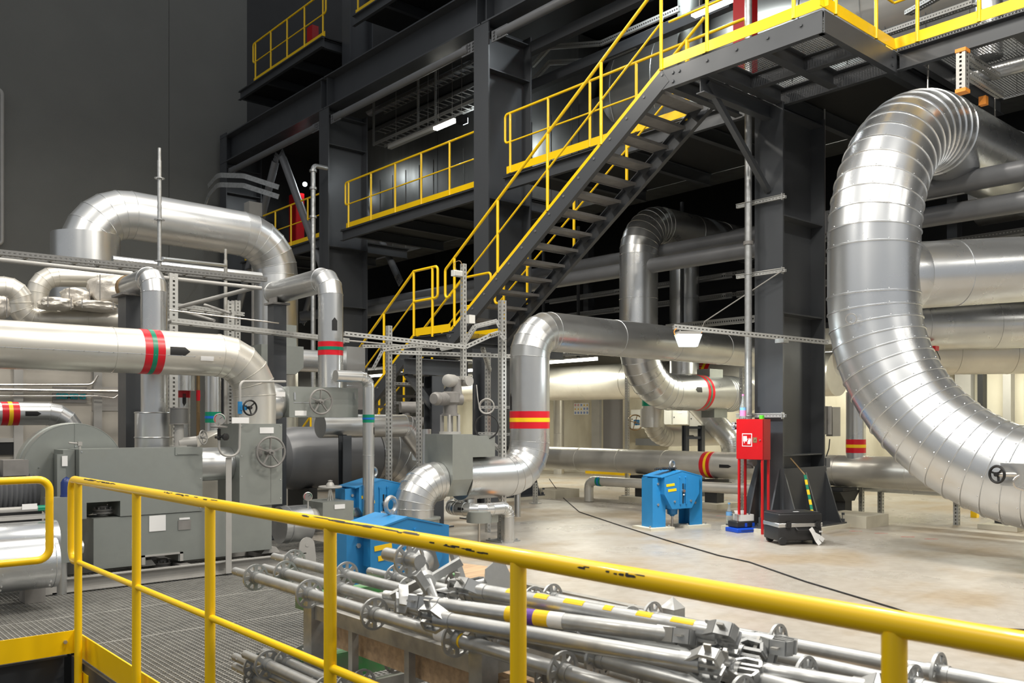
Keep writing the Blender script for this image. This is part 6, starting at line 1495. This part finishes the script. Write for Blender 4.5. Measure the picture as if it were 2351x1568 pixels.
for y in (3.1, 2.7):
    bm = NB(); box(bm, (xr0-.015, y-.015, .15), (xr0+.015, y+.015, .615)); obj('infill_bar', bm, 'zinc_dirty', T)
bm = NB(); box(bm, (1.84, yr0+.06, .635), (2.75, yr0+.14, .70)); obj('green_beam', bm, 'green', T)
bm = NB(); box(bm, (1.86, yr0+.02, .23), (1.92, yr0+.32, .30)); box(bm, (1.83, yr0+.06, .30), (2.7, yr0+.12, .42)); obj('green_beam', bm, 'green', T)
bm = NB(); box(bm, (1.90, 1.0, .50), (1.925, 3.35, .60)); solo('wooden_plank', bm, 'wood', 'edge-on wooden plank inside the scaffold rack', 'plank')
bm = NB(); box(bm, (2.35, .6, .40), (2.65, 3.3, .43)); solo('wooden_plank', bm, 'wood', 'dark flat wooden plank low inside the rack', 'plank')
a = px(1085, 1318, z=.80); bm = NB(); prism(bm, [px(1040, 1300, z=.80), px(1180, 1318, z=.80), px(1170, 1358, z=.79), px(1050, 1345, z=.79)], (0, 0, .02)); solo('wooden_board', bm, 'wood', 'piece of light wooden board on the rack behind the railing', 'board')
# ledgers with wedge heads
def proto_ledger(L, label):
    T = thing('scaffold_ledger', label, 'scaffold ledger', 'scaffold ledgers piled on the rack')
    bm = NB(); tube(bm, (.03, 0, 0), (L-.03, 0, 0), .0242, 20); obj('tube', bm, 'zinc', T)
    for x, s_ in ((0, -1), (L, 1)):
        bm = NB()
        for sz in (-1, 1):
            K = [V((x-s_*.030, 0, sz*.010)), V((x+s_*.066, 0, sz*.010)), V((x+s_*.058, 0, sz*.036)), V((x+s_*.015, 0, sz*.040))]
            for q0_, q1_ in zip(K, K[1:]+K[:1]): bar(bm, q0_, q1_, .040, .009)
        tube(bm, (x-s_*.045, 0, 0), (x+s_*.012, 0, 0), .0265, 16); hd = obj('wedge_head', bm, 'zinc', T, ang=.4)
        bm = NB(); prism(bm, [(x+s_*.026, -.003, .065), (x+s_*.046, -.003, .065), (x+s_*.040, -.003, -.060), (x+s_*.032, -.003, -.060)], (0, .006, 0)); obj('wedge', bm, 'zinc_dirty', hd)
    SETTLED.add(T.name); return T
LL = .84
L0 = proto_ledger(LL, 'ledger with purple and yellow sticker, nearest the front of the pile')
def led(T, u0, v0, u1, v1, z0, z1, roll):
    a, b = px(u0, v0, z=z0), px(u1, v1, z=z1); d = (b-a).normalized(); aim(T, b-d*LL, b, roll)
led(L0, 1030, 1392, 1545, 1458, .86, .86, 1.3)
sticker(L0, .30, .36, 'tapeyellow'); sticker(L0, .36, .40, mat('purple_print', (.13, .05, .35), .4)); sticker(L0, .40, .45, 'tapeyellow'); sticker(L0, .45, .50, 'paper')
PL_ = dup(L0, loc=(0, 0, 0), label='ledger running under the stickered one')
for c_ in tree(PL_)[1:]:
    if c_.name.startswith('sticker'): bpy.data.objects.remove(c_)
led(PL_, 1120, 1440, 1600, 1522, .84, .83, .4)
LED = [(1110, 1358, 1640, 1452, .90, .88, .9, 'ledger with yellow paint spots on the top of the pile'),
       (1125, 1372, 1600, 1470, .88, .85, .1, 'ledger just below the paint-spotted one'),
       (1290, 1388, 1770, 1478, .84, .83, 1.5, 'ledger reaching furthest right with an open head'),
       (1280, 1432, 1655, 1500, .82, .80, .7, 'ledger whose head crowds the middle of the pile'),
       (1180, 1450, 1690, 1540, .79, .78, 1.9, 'ledger low in the pile with a tilted wedge'),
       (1330, 1470, 1640, 1540, .78, .77, .2, 'lowest ledger of the heap of heads'),
       (1380, 1440, 1725, 1505, .80, .79, 1.1, 'ledger behind the heap of heads'),
       (1400, 1478, 2000, 1583, .78, .77, .5, 'long showing ledger ending by the lower right corner'),
       (1200, 1400, 1700, 1500, .82, .81, 2.4, 'ledger wedged between the other heads')]
for (u0, v0, u1, v1, z0, z1, ro, lab) in LED: led(dup(PL_, loc=(0, 0, 0), label=lab), u0, v0, u1, v1, z0, z1, ro)
T = None
for k, o in enumerate([x for x in C.objects if x.get('label') == 'ledger with yellow paint spots on the top of the pile']):
    for j in range(6):
        bm = NB(); patch(bm, (.15+j*.12, 0, 0), (1, 0, 0), .0245, (0, .5, 1), .03+.02*(j % 3), .5, 0, .0006, 4); obj('paint_spot', bm, 'tapeyellow', o)
# base jacks with wing nuts
def jack(label, p, q, tilt):
    T = thing('base_jack', label, 'base jack', 'base jacks on the rack')
    bm = NB()
    prof = [(0, .017)]
    k = .008
    while k < .46: prof += [(k, .019), (k+.004, .016)]; k += .009
    lathe(bm, (0, 0, 0), (1, 0, 0), prof, 14); tube(bm, (-.012, 0, 0), (0, 0, 0), .03, 16); obj('threaded_rod', bm, 'zinc', T)
    bm = NB(); 
    P = [(-.016, -.075, -.075), (-.016, .075, -.075), (-.016, .075, .075), (-.016, -.075, .075)]
    prism(bm, [(-.016, .068*math.cos(t)*(1.15 if (i % 3) else .98), .068*math.sin(t)*(1.15 if (i % 3) else .98)) for i, t in enumerate([k*PI/6 for k in range(12)])], (.006, 0, 0)); lathe(bm, (-.01, 0, 0), (1, 0, 0), [(0, .055), (.012, .05), (.035, .028), (.05, .026)], 20); obj('foot_plate', bm, 'zinc', T)
    bm = NB(); tube(bm, (.14, 0, 0), (.18, 0, 0), .032, 14); bar(bm, (.16, -.14, -.02), (.16, -.02, 0), .03, .02, (1, 0, 0)); bar(bm, (.16, .02, 0), (.16, .14, .03), .03, .02, (1, 0, 0)); obj('wing_nut', bm, 'zinc', T)
    SETTLED.add(T.name); aim(T, p, q, tilt); return T
J = jack('base jack standing up with a wide plate and wing nut', px(966, 1293, d=3.38), px(1004, 1398, d=3.0), .3)
J2 = dup(J, loc=(0, 0, 0), label='base jack lying under the railing, plate seen edge-on'); aim(J2, px(1140, 1333, z=.88), px(1010, 1362, z=.80), 1.2)
J3 = dup(J, loc=(0, 0, 0), label='base jack lying flat with its thread pointing left'); aim(J3, px(1072, 1390, z=.82), px(930, 1372, z=.80), .7)
T = thing('scaffold_spigot', 'short tube piece with disc lying on the jacks', 'scaffold tube')
SETTLED.add(T.name); bm = NB(); tube(bm, (0, 0, 0), (.22, 0, 0), .0242, 18); obj('tube', bm, 'zinc', T); bm = NB(); rosette(bm, (.15, 0, 0), (1, 0, 0)); obj('rosette', bm, 'zinc', T)
aim(T, px(888, 1272, z=.98), px(968, 1290, z=.98), 0)
for i, (u, v) in enumerate(((1107, 1312), (1040, 1352), (1095, 1357), (925, 1372))):
    q = px(u, v, z=.86); T = thing('bracket_clamp', ['small channel bracket standing among the jacks under the rail', 'small channel bracket lying beside the jack thread', 'tilted channel bracket at the start of the ledgers', 'small wedge piece left of the jack'][i], 'bracket', 'loose brackets'); SETTLED.add(T.name)
    bm = NB(); chan(bm, (0, 0, 0), (.11, 0, .05), .04, .035, .005); obj('channel', bm, 'zinc', T); T.location = q-V((0, 0, .04)); T.rotation_euler = (random.random(), random.random(), random.random()*3)
# ================================================================= upper levels
# boiler casing behind level 2
T = thing('boiler_casing', 'huge dull metal clad casing wall behind the walkways', 'casing')
yk = [3.0, 8.0, 13.0, 18.0, 23.2]
for i in range(4):
    zk = 8.15 if i < 2 else 9.65
    bm = NB(); P = [(13.25, yk[i]+.01, 5.95), (13.25, yk[i+1]-.01, 5.95), (13.25+.0, yk[i+1]-.01, 9.0), (14.3, yk[i+1]-.01, 11.8), (14.3, yk[i]+.01, 11.8), (13.25, yk[i]+.01, 9.0)]
    bm2 = NB(); vs = []
    prism(bm, [(13.25, yk[i]+.01, 5.96), (13.9, yk[i]+.01, 5.96), (13.9, yk[i]+.01, zk), (13.25, yk[i]+.01, zk)], (0, yk[i+1]-yk[i]-.02, 0)); bm2.free()
    obj('cladding_panel', bm, 'cladding', T)
bm = NB()
for k in range(31): y = 3.3+k*.62; box(bm, (13.235, y, 5.97), (13.25, y+.012, 8.14))
obj('panel_seam', bm, 'cladding', T)
# conical hopper and round vessel seen between the beams
T = thing('domed_vessel', 'large dull clad vessel with a domed end above the upper stair railing', 'vessel')
bm = NB(); lathe(bm, (14.5, 12.9, 8.15), (0, -1, 0), [(0, 0), (.03, .45), (.18, .9), (.45, 1.22), (.85, 1.4), (9.4, 1.4), (9.4, 0)], 56); obj('vessel_shell', bm, 'cladlight', T)
bm = NB()
for k in range(8): torus(bm, (14.5, 12.0-k*1.05, 8.15), (0, 1, 0), 1.402, .008, 56, 5)
obj('panel_bead', bm, 'cladlight', T)
T = thing('round_vessel', 'smaller round vessel beside the conical one', 'vessel')
q = px(1560, 120, x=12.5); bm = NB(); lathe(bm, (12.8, q.y, 5.97), (0, 0, 1), [(0, .22), (3.6, .22)], 36); obj('vessel_shell', bm, 'galv_dull', T)
# paper notice
q = px(1438, 189, x=13.22); bm = NB(); cbox(bm, (13.225, q.y, q.z), (.004, .21, .27)); solo('paper_notice', bm, 'paper', 'white paper notice stuck on the dark casing behind the stair railing', 'notice')
# cable trays along the upper casing
def ltray(label, x, u0, v0, u1, v1, w=.3, m='slotdark', h=.07):
    a, b = px(u0, v0, x=x), px(u1, v1, x=x); z = (a.z+b.z)/2; T = thing('cable_tray', label, 'cable tray', 'upper cable trays')
    for dx_ in (0, w): bm = NB(); slotbar(bm, (x+dx_, a.y, z), (x+dx_, b.y, z), h, .03, (1, 0, 0)); obj('side_rail', bm, m, T)
    bm = NB(); y = b.y
    while y < a.y: box(bm, (x-.02, y, z-.03), (x+w+.02, y+.03, z-.02)); y += .22
    obj('rungs', bm, 'zinc_dirty', T); return T
ltray('upper cable tray between the two tall columns', 12.4, 860, 262, 1088, 130)
ltray('cable tray just above the unlit lamp', 12.2, 860, 305, 1088, 190)
ltray('lowest cable tray beside the lit lamp', 12.0, 860, 335, 1088, 225, m='slot')
T = thing('round_duct', 'dull round duct between the trays and the girder', 'duct')
a, b = px(850, 245, x=12.6), px(1088, 110, x=12.6); bm = NB(); tube(bm, (12.6, a.y, a.z-.1), (12.6, b.y, a.z-.1), .16, 24); obj('jacket', bm, 'midgrey', T)
for i, (u, v0, v1) in enumerate(((960, 180, 300), (858, 235, 335), (1000, 150, 285))):
    a, b = px(u, v0, x=12.15), px(u, v1, x=12.15); bm = NB(); slotbox(bm, (12.15, a.y, b.z), (12.15, a.y, a.z+.6), .05, .04); solo('tray_hanger', bm, 'slot', ['middle slotted hanger holding the upper trays', 'left slotted hanger holding the upper trays', 'right slotted hanger holding the upper trays'][i], 'hanger', 'tray hangers')
# lamps
a = px(1022, 286, x=11.9); T = tube_lamp('lit fluorescent lamp above the middle walkway', a, .75, power=30, col=COOL, group='walkway lamps', top=9.7)
a = px(945, 318, x=12.0); tube_lamp('unlit fluorescent lamp above the middle walkway', a, 1.9, False, group='walkway lamps', top=9.7)
T = thing('spot_lamp', 'black spotlight beside the lit walkway lamp, shining at the casing', 'lamp')
c = px(1060, 275, x=11.9); bm = NB(); cbox(bm, c, (.16, .22, .16)); obj('housing', bm, 'black', T)
bm = NB(); tube(bm, c+V((0, 0, .08)), V((c.x, c.y, 9.7)), .006, 6); obj('hanger', bm, 'steel', T)
bm = NB(); cbox(bm, c+V((.09, -.02, -.02)), (.02, .16, .12)); obj('lit_lens', bm, 'glow_cool', T)
area('spot_lamp_light', c+V((.16, 0, -.06)), (.15, .15), 10, COOL, (0, -PI/2-.5, 0), 2.4)
a = px(1640, 14, x=11.3); tube_lamp('lit lamp at the top beside the red cabinet', a, .8, power=45, col=COOL, group='walkway lamps', top=9.7)
tube_lamp('lit lamp lighting the conical vessel from above, hidden by the beam', (12.0, 9.8, 9.5), 1.0, power=70, col=COOL, group='hidden walkway lamps', top=9.7)
tube_lamp('lit lamp over the far walkway bay, hidden by the girder', (12.0, 21, 8.6), .8, power=25, col=COOL, group='hidden walkway lamps', top=9.7)
area('rail_spot', px(700, 423, x=12.2), (.1, .1), 6, COOL)
bm = NB(); c = px(700, 423, x=12.3); bmesh.ops.create_icosphere(bm, subdivisions=2, radius=.07)
for v in bm.verts: v.co = v.co+c
solo('bulkhead_lamp', bm, 'glow_cool', 'small lit round lamp between the V brace and the riser pipe', 'lamp')
# red cabinets on the walkways
def redcab(label, u, v0, v1, x, w, d=.25):
    a, b = px(u, v1, x=x), px(u, v0, x=x); a.z = 5.96; T = thing('red_cabinet', label, 'cabinet', 'red cabinets on the walkways')
    bm = NB(); box(bm, (x, a.y-w/2, max(a.z, 5.96)), (x+d, a.y+w/2, b.z)); obj('cabinet_body', bm, 'red', T)
    bm = NB(); box(bm, (x-.012, a.y-w/2+.02, max(a.z, 5.96)+.02), (x-.001, a.y+w/2-.02, b.z-.02)); obj('door', bm, 'red', T); return T
redcab('tall red cabinet at the top edge behind the upper railing', 1700, -60, 82, 11.2, .26)
redcab('red cabinet behind the V brace and the far railing', 672, 445, 560, 12.0, .45)
bm = NB(); a, b = px(718, 75, x=12), px(756, -40, x=12); cbox(bm, (12, a.y, 11.6), (.2, .3, 1.8)); solo('red_cabinet', bm, 'red', 'red cabinet behind the highest railing at top left', 'cabinet', 'red cabinets on the walkways')
# curved white cable tray at left of column
T = thing('curved_tray', 'pale cable trays curving round beside the far dark column', 'cable tray')
for k, (dv, m_) in enumerate(((0, 'zinc'), (22, 'zinc'))):
    P = [px(455, 520, d=24.5), px(478, 428+dv, d=24), px(500, 402+dv, d=23.6), px(560, 404+dv, d=23.2), px(640, 430+dv, d=22.8)]
    P = [P[0]+V((0, 0, -.0))]+P[1:]
    bm = NB(); Pq = [p for p, _ in fillet(P[1:] if k == 0 else P, .5, 5)]
    for a, b in zip(Pq, Pq[1:]): bar(bm, a, b, .02, .13)
    obj('tray_side', bm, m_, T)
bm = NB(); c = px(581, 482, d=22.5); cbox(bm, c+V((0, 0, 0)), (.35, .3, .35)); box(bm, (c.x-.03, c.y-.03, 0), (c.x+.03, c.y+.03, c.z-.17)); solo('junction_box', bm, 'lightgrey', 'pale grey box below the curved cable trays', 'box')
# beige pipe loop at far left wall
bm = NB(); sweep(bm, [px(-40, 200, y=24.7), px(5, 205, y=24.7), px(5, 560, y=24.7), px(-40, 562, y=24.7)], .045, .12, 6, 14); solo('wall_pipe', bm, 'lightgrey', 'beige pipe loop on the grey wall at the left edge', 'pipe')
# blue beam with spring can at upper right
T = thing('blue_hanger', 'blue beam and round spring can holding the giant duct at upper right', 'hanger')
a, b = px(2100, 425, d=12.1), px(2290, 392, d=11.6); bm = NB(); ibeam(bm, a, b, .17, .14, .014, .012); obj('blue_beam', bm, 'blue', T)
c = px(2284, 388, d=11.4); bm = NB(); tube(bm, c-V((0, 0, .15)), c+V((0, 0, .13)), .095, 28); obj('spring_can', bm, 'blue', T)
bm = NB(); tube(bm, c+V((0, 0, .12)), V((c.x, c.y, 5.7)), .012, 10); obj('hanger_rod', bm, 'steel', T)
# perforated bracket with orange caps, upper right
T = thing('perforated_bracket', 'perforated steel bracket with orange end caps under the right walkway', 'bracket')
a, b = px(2210, 118, d=9.9), px(2210, 210, d=9.9); b.x, b.y = a.x, a.y
bm = NB(); slotbox(bm, b, a, .11, .10); obj('vertical_profile', bm, 'slot', T)
for p_ in (a+V((0, 0, .0)), b): bm = NB(); cbox(bm, p_, (.125, .115, .04)); obj('end_cap', bm, 'orange', T)
c = (a+b)/2; bm = NB(); slotbox(bm, a+V((0, 0, -.03)), a+V((1.0, .0, -.03)), .08, .07); slotbox(bm, c, c+V((1.1, 0, 0)), .08, .07); obj('arm', bm, 'slot', T)
bm = NB(); cbox(bm, px(2258, 232, d=10.4), (.08, .08, .10)); obj('foot_cap', bm, 'orange', T)
pipe('pipe', 'thin silver pipe under the right walkway in front of the dusky duct', [px(2190, 188, d=11.2), px(2420, 128, d=10.4)], .10, seam=.8, n=28)
for i, (u0, v0, u1, v1, d0, d1) in enumerate(((2020, 82, 2240, 6, 12.2, 10.6), (2085, 30, 2150, -6, 12.4, 11.8))):
    T = thing('cable_tray', ['pale slotted cable tray behind the upper right railing', 'short pale cable tray above it at the top edge'][i], 'cable tray', 'right upper trays'); bm = NB(); slotbar(bm, px(u0, v0, d=d0), px(u1, v1, d=d1), .12, .06, (0, 0, 1)); obj('tray', bm, 'slot', T)
q = px(2270, 10, x=11.6); bm = NB(); tube(bm, (11.6, q.y, 5.96), (11.6, q.y, 7.6), .16, 28); solo('upright_pipe', bm, 'galv', 'short silver pipe behind the railing at the top right', 'pipe')
thin('thin steel hanger rod above the upper bend of the giant duct', [px(2130, 215, d=10.6), px(2130, 150, d=10.6)], .012, name='hanger_rod')
# long beams in front of the casing (upper right)
for i, (u0, v0, u1, v1, x) in enumerate(((1222, 195, 1420, 120, 12.3), (1222, 112, 1480, -10, 11.5))):
    a, b = px(u0, v0, x=x), px(u1, v1, x=x); T = thing('cross_beam', ['lower dark beam behind the second column', 'upper dark tube beam behind the second column'][i], 'beam', 'dark beams'); bm = NB()
    bar(bm, (x, a.y+1, (a.z+b.z)/2), (x, b.y-2.5, (a.z+b.z)/2), .16, .2); obj('beam', bm, 'dark', T)
T = thing('cable_tray', 'kinked slotted cable tray winding in front of the clad casing', 'cable tray', 'upper cable trays')
P = [px(1224, 150, x=12.6), px(1262, 108, x=12.4), px(1380, 100, x=12.3), px(1560, 20, x=12.3)]
for dz_ in (0, -.32):
    for a, b in zip(P, P[1:]):
        bm = NB(); slotbar(bm, a+V((0, 0, dz_)), b+V((0, 0, dz_)), .10, .05, (1, 0, 0)); obj('tray_section', bm, 'slot', T)
bm = NB()
for k in range(5): a = px(1385, 118, x=12.45)+V((0, 0, .02-.05*k)); b = px(1560, 42, x=12.45)+V((0, 0, .02-.05*k)); tube(bm, a, b, .022, 10)
obj('cable_bundle', bm, mat('grey_brown_cable', (.20, .16, .14), .5), T)
bpy.context.view_layer.update()
for o in list(C.objects):
    if o.parent is None and o.type in ('MESH', 'EMPTY') and o.get('kind') != 'structure': settle(o)
